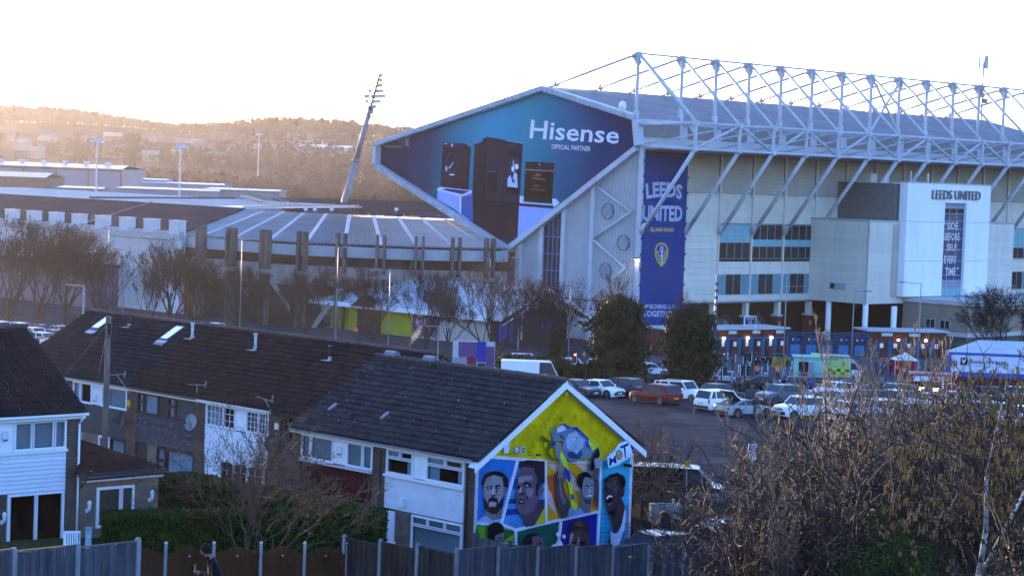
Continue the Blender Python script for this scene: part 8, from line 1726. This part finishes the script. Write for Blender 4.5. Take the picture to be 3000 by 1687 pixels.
# left car park behind the terrace roof
i = 0
for row, (Y, xs) in enumerate(((268, (12, 70, 128, 180, 236)), (276, (36, 92, 150, 208)), (284, (5, 60, 120, 180, 235, 290)), (300, (420, 470, 520, 590, 640)))):
    for j, px in enumerate(xs):
        c = cols[(i*3+1) % 14]; P = atY(px, 960, Y); car(kk[(i*5+row) % 6], c, (P[0], Y), (-44, 136, -44, 40)[row]+RNG.uniform(-4, 4), '%s %s behind the bare trees, %s row, %s' % (cn[c], {'hatch': 'hatchback', 'suv': 'tall car', 'saloon': 'saloon', 'mpv': 'boxy car'}[kk[(i*5+row) % 6]], ('nearest left', 'second left', 'third left', 'far')[row], ('leftmost', 'second', 'third', 'fourth', 'fifth', 'sixth')[j]), 'cars parked behind the terrace roof'); i += 1
for j, (px, Y, c, k, h_) in enumerate(((660, 278, '#cfd6df', 'hatch', 40), (745, 280, '#dfe4ea', 'van', 10), (790, 276, '#8e959e', 'saloon', 20), (1000, 262, '#3a4049', 'suv', 0), (1080, 262, '#1d2128', 'hatch', 10), (1158, 250, '#cfd6df', 'saloon', 8), (1200, 256, '#a9b0b8', 'hatch', 175), (1250, 246, '#dfe4ea', 'hatch', 5), (1490, 258, '#5c626b', 'hatch', 5), (1545, 262, '#cfd6df', 'mpv', 5), (1570, 245, '#1d2128', 'suv', 182), (1680, 258, '#dfe4ea', 'mpv', 0), (1745, 255, '#c2c8d0', 'suv', 180), (1480, 226, '#8e959e', 'saloon', 0))):
    P = atY(px, 960, Y); car(k, c, (P[0], Y), h_, '%s %s behind the roof ridge, %s' % (cn[c], {'hatch': 'hatchback', 'suv': 'tall car', 'saloon': 'saloon', 'mpv': 'boxy car', 'van': 'van'}[k], ('below the corner post', 'left of the pavilion', 'under the pavilion eaves', 'below the picture panel', 'below the porch', 'behind the flue smoke', 'right of the white street lamp', 'beside the ridge aerial', 'before the gabled entrance', 'under the purple sign', 'above the white van', 'beside the red traffic light', 'left of the first ivy tree', 'beside the poster trailer')[j]), 'cars queueing on the road')
car('hatch', '#3c4450', atY(1915, 1600, 91.5), 218, 'grey hatchback parked beside the mural gable behind the fence', scale=.98)
car('saloon', '#aab4c2', atY(2112, 1580, 96), 200, 'silver car roof showing above the brown fence', scale=.98)
car('van', '#15171b', atY(1978, 1470, 111), -8, 'black van parked beyond the bushes right of the gable', name='parked_van', cat='van')
car('hatch', '#d5dbe4', atY(1868, 1395, 116), 60, 'white car partly hidden behind the right edge of the gable')
car('bigvan', '#d7dcea', atY(1562, 1100, 205), 3, 'large white panel van behind the mural house ridge', 'vans behind the ridge', 'white_van', 'van'); car('hatch', '#d9dee8', atY(1590, 1112, 199), 3, 'white car roof just showing over the mural house ridge', 'parked cars')
# poster trailer
P = atY(1385, 1075, 236); t = thing('poster_trailer', 'white advertising trailer with pink and blue posters behind the ridge', 'trailer', (P[0], 236, T(P[0], 236)), .0); zz = atY(1385, 1000, 236)[2]-t.location.z
b = MB(); b.bb(-2.3, 2.3, 0, 1.6, .35, .9); b.build('trailer_body', M_upvc, t); b = MB(); b.bb(-2.2, 2.3, .3, .5, .9, zz); b.build('hoarding', M_trim, t)
for x0, x1, z0, z1, c in ((-2.15, -.65, .95, 2.0, '#7f869c'), (-.65, .35, .95, 2.1, '#7d2a40'), (-1.6, .4, 2.1, zz-.1, '#5d4672'), (.4, 1.35, 1.6, zz, '#123392'), (.5, 1.3, .95, 1.5, '#20242c'), (1.35, 2.25, .95, zz-.5, '#574374')): b = MB(); b.bb(x0, x1, .26, .29, z0, z1); b.build('poster', paintmat(c, False), t)
for k, (s, x0, x1, z) in enumerate((('MACCABI', -1.4, -.1, 2.0), ('ABBEY', -.55, .05, 1.15), ('LEEDS', -.55, .05, .98), ('TICKETS', -1.0, .6, .55))): text(s, lambda a, z_, d: (a, .25 if k < 3 else -.01, z_), (x0, x1, z, z+.14), 'lettering', M_black if k in (0, 3) else M_upvc, t, .02)
b = MB(); [b.tube((x, -.1, .33), (x, .15, .33), .33, n=14) for x in (.2, .9)]; b.build('wheels', M_tyre, t)
# first aid unit and ambulance
M_mint = mat('mint_green', (.25, .52, .44), rough=.5, var=.05); M_amb = mat('ambulance_yellow_green', (.42, .55, .18), rough=.45, var=.05); M_hv = mat('hi_vis_yellow', (.65, .80, .02), rough=.5, var=0); M_dg = mat('dark_green_check', (.01, .12, .07), rough=.5, var=0)
P = atY(2372, 1098, 257.5); t = thing('first_aid_trailer', 'mint green first aid trailer with a dark doorway', 'trailer', (P[0], 257.5, .25), -.12); b = MB(); b.prism([(-1.9, 0, .4), (2.0, 0, .4), (2.0, 0, 2.75), (-1.2, 0, 2.75), (-1.9, 0, 2.5)], (0, 2.2, 0)); b.build('trailer_body', M_mint, t); b = MB(); b.bb(-1.3, -.2, -.04, .02, .45, 2.2); b.build('doorway', M_dark, t); b = MB(); b.bb(-.2, .4, -.5, -.02, .45, 2.2); b.build('open_door', MATS['cabinet_grey'], t); b = MB(); b.bb(-2.1, 2.1, -.25, 2.3, 2.7, 2.85); b.build('canopy', M_mint, t); b = MB(); [b.bb(-1.3, -.2, -.3-.3*i, -.05-.3*i, 0, .35-.12*i) for i in range(2)]; b.build('step', M_louv, t)
P = atY(2440, 1095, 259.5); t = thing('ambulance', 'yellow green ambulance with chequered side beside the mint trailer', 'ambulance', (P[0], 259.5, .2), -.1)
b = MB(); b.prism([(-2.6, 0, .45), (1.9, 0, .45), (1.9, 0, 2.9), (-2.6, 0, 3.0)], (0, 2.1, 0)); b.build('box_body', M_amb, t); b = MB(); b.prism([(1.9, .05, .45), (3.2, .05, .45), (3.25, .05, 1.3), (2.5, .05, 2.3), (1.9, .05, 2.6)], (0, 2.0, 0)); b.build('cab', M_upvc, t)
for k in range(9): b = MB(); b.bb(-2.6+k*.5, -2.1+k*.5, -.03, 0, 1.05, 1.4); b.build('check', M_hv if k % 2 else M_dg, t); b = MB(); b.bb(-2.6+k*.5, -2.1+k*.5, -.03, 0, .7, 1.05); b.build('check', M_dg if k % 2 else M_hv, t)
b = MB(); b.bb(-2.4, -1.5, -.04, .02, 1.55, 2.25); b.build('side_window', M_cglass, t); b = MB(); b.quad((2.0, .03, 1.35), (3.1, .03, 1.35), (2.45, .03, 2.15), (2.0, .03, 2.25)); b.build('cab_window', M_cglass, t)
text('AMBULANCE', lambda a, z, d: (a, -.03, z), (-2.2, .6, 2.42, 2.66), 'lettering', M_dg, t, .01)
b = MB()
for c_ in range(3): 
    for i in range(16): x = -2.5+i*.28; b.bar((x, -.04-.005*c_, 2.8+.09*math.sin(i*.6+c_*2)), (x+.28, -.04-.005*c_, 2.8+.09*math.sin((i+1)*.6+c_*2)), .03, .05)
b.build('wave_stripe', mat('wave_blue', (.05, .10, .5), var=0), t); b = MB(); [b.tube((x, -.02, .38), (x, .25, .38), .38, n=14) for x in (-1.5, 2.3)]; b.build('wheels', M_tyre, t)
# red food kiosk
M_kred = mat('kiosk_red', (.16, .012, .02), rough=.5, var=.1); A, B = atY(2668, 1172, 215), atY(2806, 1180, 215); t = thing('food_kiosk', 'dark red food kiosk with open serving hatch in the car park', 'kiosk', (A[0], 215, T(A[0], 215)), -.06); Wk = B[0]-A[0]; zk = atY(2700, 1098, 215)[2]-t.location.z
b = MB(); b.bb(0, Wk, .3, 2.6, .25, zk); b.build('wall', M_kred, t); b = MB(); b.bb(-.1, Wk+.1, .0, 2.7, zk, zk+.14); b.build('roof', mat('kiosk_roof', (.30, .14, .16), rough=.6), t); b = MB(); b.bb(.5, Wk*.60, .22, .32, zk*.42, zk*.72); b.build('serving_hatch', M_dark, t); b = MB(); b.bb(.4, Wk*.62, -.1, .3, zk*.36, zk*.41); b.build('counter', M_upvc, t); b = MB(); b.bb(.7, Wk*.58, .15, .22, zk*.41, zk*.52); b.build('food_display', mat('warm_display', (.6, .5, .3), emit=((1, .8, .5), 1.5)), t); b = MB(); b.bb(.2, Wk*.62, .2, .29, zk*.76, zk*.96); b.build('menu_board', M_white, t); b = MB(); b.tube((Wk*.85, .28, zk*.55), (Wk*.85, .2, zk*.55), .55, n=20); b.build('round_badge', M_white, t); b = MB(); b.tube((Wk*.85, .19, zk*.55), (Wk*.85, .18, zk*.55), .43, n=20); b.build('badge_centre', M_kred, t); b = MB(); b.bb(Wk*.65, Wk*.69, .22, .29, .4, zk*.98); b.build('corner_trim', M_upvc, t); b = MB(); b.tube((Wk*.52, .2, zk*.86), (Wk*.52, .15, zk*.86), .22, n=14); b.build('red_disc', mat('bright_red', (.6, .03, .04), var=0), t)
# blue and white hire building
P0_, P1_ = atY(2768, 1115, 243), atY(3060, 1140, 243); t = thing('hire_building', 'low hire shop with long white sign, blue trims and pale flat roof', 'building', (P0_[0], 243, T(P0_[0], 243)-.3), -.05); zz = lambda x, y: atY(x, y, 243)[2]-t.location.z; Wd = P1_[0]-P0_[0]+8
b = MB(); b.bb(0, Wd, .1, 12, 0, zz(2768, 1090)); b.build('wall', M_lbrick, t); zt_, zb_ = zz(2780, 1037), zz(2780, 1087)
b = MB(); [b.bb(0, .6, -.05+.03*(k % 2), .1, zb_+k*(zt_-zb_)/12, zb_+(k+1)*(zt_-zb_)/12) for k in range(12)]; b.build('ribbed_corner', mat('hire_blue', (.01, .07, .35), rough=.5), t); b = MB(); b.bb(.6, Wd, 0, .1, zb_, zt_); b.build('sign_board', mat('hire_white', (.55, .58, .68), rough=.6), t); b = MB(); b.bb(-.05, Wd, -.1, .12, zt_, zt_+.22); b.build('blue_trim', MATS['hire_blue'], t); b = MB(); b.bb(-.05, Wd, -.1, .12, zb_-.55, zb_); b.build('blue_trim', MATS['hire_blue'], t)
b = MB(); b.prism([(-.1, .1, zt_+.2), (Wd, .1, zt_+.2), (Wd, 9, zt_+1.0), (5, 9, zt_+1.0)], (0, 0, .1)); b.build('roof', M_lroof, t)
text('Brandon Hire Station', lambda a, z, d: (a, -.03, z), (2.65, 6.7, zb_+.95, zb_+1.42), 'lettering', mat('sign_navy_text', (.02, .02, .12), var=0), t, .015); text('One UK Hire Solution', lambda a, z, d: (a, -.03, z), (2.6, 5.2, zb_+.62, zb_+.84), 'lettering', mat('sign_grey_text', (.2, .22, .3), var=0), t) ; b = MB(); b.bb(1.6, 2.35, -.06, 0, zb_+.75, zb_+1.55); b.build('logo_square', M_trimb, t); text('V', lambda a, z, d: (a, -.07, z), (1.7, 2.2, zb_+.9, zb_+1.4), 'lettering', M_white, t, .03)
# gazebo
P = atY(2652, 1045, 268); t = thing('gazebo', 'small white topped gazebo with red sides before the turnstiles', 'gazebo', (P[0], 268, .2)); b = MB(); [b.quad(*q, (0, 0, 3.0)) for q in ((( -1.5, -1.5, 2.1), (1.5, -1.5, 2.1)), ((1.5, -1.5, 2.1), (1.5, 1.5, 2.1)), ((1.5, 1.5, 2.1), (-1.5, 1.5, 2.1)), ((-1.5, 1.5, 2.1), (-1.5, -1.5, 2.1)))]; b.build('canopy', M_white, t); b = MB(); b.bb(-1.45, 1.45, 1.3, 1.4, .4, 2.0); b.build('back_sheet', mat('bright_red', (.6, .03, .04)), t)
for x, y in ((-1.4, -1.4), (1.4, -1.4), (1.4, 1.4), (-1.4, 1.4)): b = MB(); b.tube((x, y, 0), (x, y, 2.1), .03); b.build('leg', M_white, t)
# ================================================================ PEOPLE
def person(P, h, head, label, top='#15171c', legs='#14151a', pose='stand', hat=None, skin='#9a7460', hair='#2a211c', bag=None, print_=None, group='people around the stadium', hold=None):
    t = thing('person', label, 'person', (P[0], P[1], P[2] if len(P) > 2 else T(P[0], P[1])), R(head), group); s = h/1.78
    # joints: front = +x, left = +y
    J = {}; st = .13 if pose in ('walk',) else .0; lean = .10 if pose == 'look' else 0; arm = pose
    J['pel'] = (0, 0, .95, .135, .13); J['bel'] = (.01, 0, 1.12, .13, .155); J['ch'] = (.02+lean*.4, 0, 1.33, .13, .175); J['nk'] = (.02+lean, 0, 1.50, .055, .06); J['hd'] = (.05+lean*1.5, 0, 1.60, .075, .075); J['tp'] = (.05+lean*1.7, 0, 1.70-.02*(lean > 0), .085, .08)
    for sg_, n in ((1, 'l'), (-1, 'r')):
        f = st*sg_; J['hip'+n] = (0, .095*sg_, .90, .095, .095); J['kn'+n] = (f*.8+.02, .10*sg_, .50, .062, .062); J['an'+n] = (f*1.7-(.03 if f < 0 else 0), .10*sg_, .09+(.04 if f < 0 else 0), .042, .042); J['to'+n] = (f*1.7+.17, .11*sg_, .045, .035, .045)
        J['sh'+n] = (.01+lean*.6, .20*sg_, 1.42, .068, .068)
        if arm == 'phone' or arm == 'look' or arm == 'fold': J['el'+n] = (.04+lean*.5, .27*sg_, 1.14, .05, .05); J['wr'+n] = (.27+lean*.3, (.09 if arm != 'fold' else .02)*sg_, 1.13+(.08 if arm != 'fold' else 0), .036, .036); J['ha'+n] = (.33+lean*.3, (.045 if arm != 'fold' else -.05)*sg_, 1.16+(.10 if arm != 'fold' else .02), .034, .034)
        else: J['el'+n] = (-.02-f*.7, .26*sg_, 1.15, .048, .048); J['wr'+n] = (.06-f*1.2, .27*sg_, .92, .034, .034); J['ha'+n] = (.08-f*1.3, .26*sg_, .83, .036, .03)
    E = [('pel', 'bel'), ('bel', 'ch'), ('ch', 'nk'), ('nk', 'hd'), ('hd', 'tp')]+[(a+n, b_+n) for n in 'lr' for a, b_ in (('hip', 'kn'), ('kn', 'an'), ('an', 'to'), ('sh', 'el'), ('el', 'wr'), ('wr', 'ha'))]+[('pel', 'hip'+n) for n in 'lr']+[('ch', 'sh'+n) for n in 'lr']
    ks = list(J); bm = bmesh.new(); lay = bm.verts.layers.skin.verify(); vs = {}
    for k in ks: v = bm.verts.new(tuple(c*s for c in J[k][:3])); v[lay].radius = (J[k][3]*s, J[k][4]*s); v[lay].use_root = (k == 'pel'); vs[k] = v
    for a, b_ in E: bm.edges.new((vs[a], vs[b_]))
    me = bpy.data.meshes.new('body'); bm.to_mesh(me); bm.free(); ob = bpy.data.objects.new('tmp', me); COL.objects.link(ob); ob.modifiers.new('s', 'SKIN'); sb = ob.modifiers.new('d', 'SUBSURF'); sb.levels = 1; sb.render_levels = 1
    m2 = bpy.data.meshes.new_from_object(ob.evaluated_get(bpy.context.evaluated_depsgraph_get())); bpy.data.objects.remove(ob); m2.name = 'body'; m2.materials.clear()
    for c in (top, legs, skin, '#101012'): m2.materials.append(mat('cloth_'+c.lstrip('#')+('_hv' if c == '#ff4a20' else ''), c if c != '#ff4a20' else (.95, .13, .035), rough=.85, var=.12, scale=9))
    ha = [Vector(J['hal'][:3])*s, Vector(J['har'][:3])*s]
    for p in m2.polygons: c = p.center; near = min((c-q).length for q in ha); p.material_index = 2 if (c.z > 1.515*s and abs(c.y) < .13*s) or near < .065*s else 3 if c.z < .10*s else 1 if c.z < .93*s and abs(c.y) < .2*s else 0; p.use_smooth = True
    link('body', m2, t)
    hx, hz = (J['tp'][0])*s, J['tp'][2]*s; b = MB(); cc = hat or hair
    for i in range(5):
        for j in range(10):
            a0, a1 = 1.5708*i/5, 1.5708*(i+1)/5; t0, t1 = 6.2832*j/10, 6.2832*(j+1)/10; q = lambda a, t_: (hx-.018*s+.112*s*math.cos(a)*math.cos(t_), .098*s*math.cos(a)*math.sin(t_), hz-.035*s+.135*s*math.sin(a)-(0 if math.cos(t_) > .35 else .05*s*math.cos(a))); b.quad(q(a0, t0), q(a0, t1), q(a1, t1), q(a1, t0))
    b.build('hat' if hat else 'hair', mat('hair_'+cc.lstrip('#'), cc, rough=.9), t, True)
    fx = J['hd'][0]*s+.08*s; fz = J['hd'][2]*s; b = MB(); b.box((fx+.008, 0, fz+.03*s), (.03*s, .022*s, .045*s)); b.build('nose', MATS['cloth_'+skin.lstrip('#')], t); b = MB(); [b.box((fx-.002, y_*s, fz+.065*s), (.012*s, .022*s, .012*s)) for y_ in (-.032, .032)]; b.box((fx, 0, fz-.018*s), (.012*s, .045*s, .01*s)); b.build('face', M_trimb, t)
    for q in ha:
        for k in range(4): 
            b = MB(); y_ = (k-1.5)*.016*s; d_ = Vector((.05, 0, .0)) if pose in ('phone', 'look', 'fold') else Vector((.0, 0, -.06)); b.tube(tuple(q+Vector((0, y_, 0))), tuple(q+Vector((0, y_, 0))+d_*s), .0085*s, .007*s, 5); b.build('finger', MATS['cloth_'+skin.lstrip('#')], t) if P[1] < 60 else None
    if bag: b = MB(); b.box((-.2*s, 0, 1.25*s), (.18*s, .3*s, .42*s)); b.build('backpack', mat('bag_'+bag.lstrip('#'), bag), t)
    if print_: b = MB(); b.box(((-.165 if print_[1] == 'b' else .165)*s, 0, 1.27*s), (.01, .14*s, .2*s)); b.build('print', mat('pr_'+print_[0].lstrip('#'), print_[0]), t)
    if top == '#ff4a20': b = MB(); b.tube((.01, 0, 1.09*s), (.01, 0, 1.13*s), .185*s, .185*s, 14, False); b.tube((.02, 0, 1.22*s), (.02, 0, 1.25*s), .19*s, .19*s, 14, False); b.build('reflective_band', M_white, t)
    if pose == 'look': b = MB(); q = (ha[0]+ha[1])/2; b.box((q.x+.03, 0, q.z+.04), (.012, .075, .15)); b.build('phone', M_black, t)
    return t
q_ = lambda x, y: (2040+x/7.156, 930+y/7.156)
def gp(x, y): P = G(*q_(x, y)); return (P[0], P[1])
person(gp(755, 1112), 1.8, -90+70, 'man in dark clothes standing alone on the pavement')
person(gp(1020, 1000), 1.78, 60, 'person in a dark hooded jacket at the back of the pavement group', top='#1b2233'); person(gp(1085, 1000), 1.7, 90, 'person in pale blue jeans and dark top seen from behind', legs='#5c86b8', top='#241c22', hair='#6d5a50', pose='walk')
person(gp(1240, 1085), 1.76, 85, 'person in black jacket with white back print walking away', print_=('#c8d4f0', 'b'), pose='walk'); person(gp(1250, 1000), 1.72, 200, 'person with fair hair behind the black jacket', top='#39404c', hair='#7a6a58'); person(gp(1330, 1092), 1.72, -100, 'person in navy coat over a yellow shirt', top='#1a2134', legs='#24406e', print_=('#b5a43a', 'f')); person(gp(1438, 1122), 1.7, 190, 'person in olive jacket with a dark backpack walking left', top='#30362c', legs='#2a4f80', bag='#121318', hair='#a89a86', pose='walk')
person(gp(1265, 1292), 1.82, -95, 'left steward in an orange high visibility jacket', top='#ff4a20', pose='phone', hat='#14141a', group='stewards in orange jackets'); person(gp(1695, 1318), 1.84, -92, 'right steward in an orange high visibility jacket before the yellow notice', top='#ff4a20', pose='fold', hair='#777a80', group='stewards in orange jackets')
v_ = lambda x, y: (lambda P: (P[0], P[1]))(G(*z6p(x, y)))
person(v_(475, 395), 1.8, 100, 'pedestrian in dark coat crossing behind the open boot', pose='walk'); person(v_(528, 385), 1.7, 80, 'pedestrian in a pale top between two men', top='#7a7f88'); person(v_(605, 395), 1.78, 95, 'pedestrian in light grey jacket walking towards the road', top='#6b7276', legs='#2b3d58', pose='walk', hat='#8a8a86'); person(v_(705, 345), 1.75, 70, 'pedestrian in black beside the signal pole'); person(v_(760, 345), 1.4, 60, 'child in a blue and white coat beside the road', top='#3f6fb8'); person(v_(1000, 345), 1.55, 80, 'child in a bright blue coat behind the parked cars', top='#1238b0', hat='#1238b0'); person(v_(930, 350), 1.7, 40, 'adult in dark coat beside the child in blue')
person(v_(400, 618), 1.76, 150, 'man in a dark jacket and jeans reaching into the open boot', top='#20242c', legs='#26344e', pose='look')
u_ = lambda x, y, Y=266: (atY(2300+x/3.22, 800+y/3.22, Y)[0], Y)
person(u_(1420, 895, 262), 1.68, -80, 'woman in a white jacket walking from the turnstiles', top='#aab4c8', hair='#1c1614'); person(u_(1342, 890, 264), 1.75, -85, 'person in black beside the woman in white'); person(u_(1195, 875, 262), 1.78, 100, 'person in a faded red coat near the gazebo', top='#8a2436', legs='#3a1a24'); person(u_(1130, 875, 264), 1.72, 60, 'person in a blue coat near the gazebo', top='#1a3476'); person(u_(1062, 800, 268), 1.75, -90, 'person in orange vest left of the gazebo', top='#ff4a20'); person(u_(1605, 760, 285), 1.75, -90, 'steward in orange vest far back in the tan doorway', top='#ff4a20'); person((atY(1928, 1070, 255)[0], 255), 1.76, 80, 'person in a brown coat between the ivy trees', top='#33261f', pose='walk'); person((atY(1200, 1000, 300)[0]-7.3, 300), 1.75, -90, 'person in an orange vest at the pavilion porch', top='#ff4a20')
for i in range(14):
    rr = random.Random(i+50); px = 2560+i*12+rr.uniform(-5, 5) if i < 9 else 2420+i*20; Y = rr.uniform(268, 276) if i < 9 else rr.uniform(222, 232)
    cl = rr.choice(('#15171c', '#1b2233', '#c8d0dc', '#7d1a24', '#2a2f3a', '#20407c')); nm = {'#15171c': 'black', '#1b2233': 'navy', '#c8d0dc': 'white', '#7d1a24': 'red', '#2a2f3a': 'grey', '#20407c': 'blue'}[cl]
    person((atY(px, 1000, Y)[0], Y), rr.uniform(1.62, 1.85), rr.uniform(0, 360), 'visitor in a %s coat %s, %s' % (nm, 'in the queue at the second turnstiles' if i < 9 else 'walking among the cars by the kiosk', ('first from the left', 'second from the left', 'third from the left', 'fourth from the left', 'fifth from the left', 'sixth from the left', 'seventh from the left', 'eighth from the left', 'last on the right', 'furthest left', 'second', 'third', 'fourth', 'furthest right')[i]), top=cl, pose='walk' if i % 2 else 'stand')
P = atY(636, 1640, 41); hp = atY(600, 1596, 41)[2]
person((P[0], 41, hp-1.78), 1.84, -165, 'person in black jacket and knitted hat looking down at a phone', top='#0b0c10', pose='look', hat='#101116', group=None, skin='#8a6050')
# drifting steam from the flue
st_ = thing('flue_steam', 'wisp of pale steam drifting from a flue behind the ridge', 'steam', HS.W(X3+RX+1.2, 14.5, RZ-.2)); fm = bpy.data.materials.new('steam'); fm.use_nodes = True; n = fm.node_tree.nodes; n.clear(); o_ = n.new('ShaderNodeOutputMaterial'); v = n.new('ShaderNodeVolumePrincipled'); v.inputs['Density'].default_value = .9; v.inputs['Color'].default_value = (.8, .7, .6, 1); fm.node_tree.links.new(v.outputs[0], o_.inputs['Volume'])
b = MB(); b.tube((0, 0, -.4), (0, 0, .45), .07, n=8); b.build('flue_pipe', M_black, st_); b = MB(); b.tube((0, 0, .5), (.12, 0, .75), .05, .16, 10); b.tube((.12, 0, .75), (.4, 0, 1.1), .16, .12, 10); b.build('steam', fm, st_)
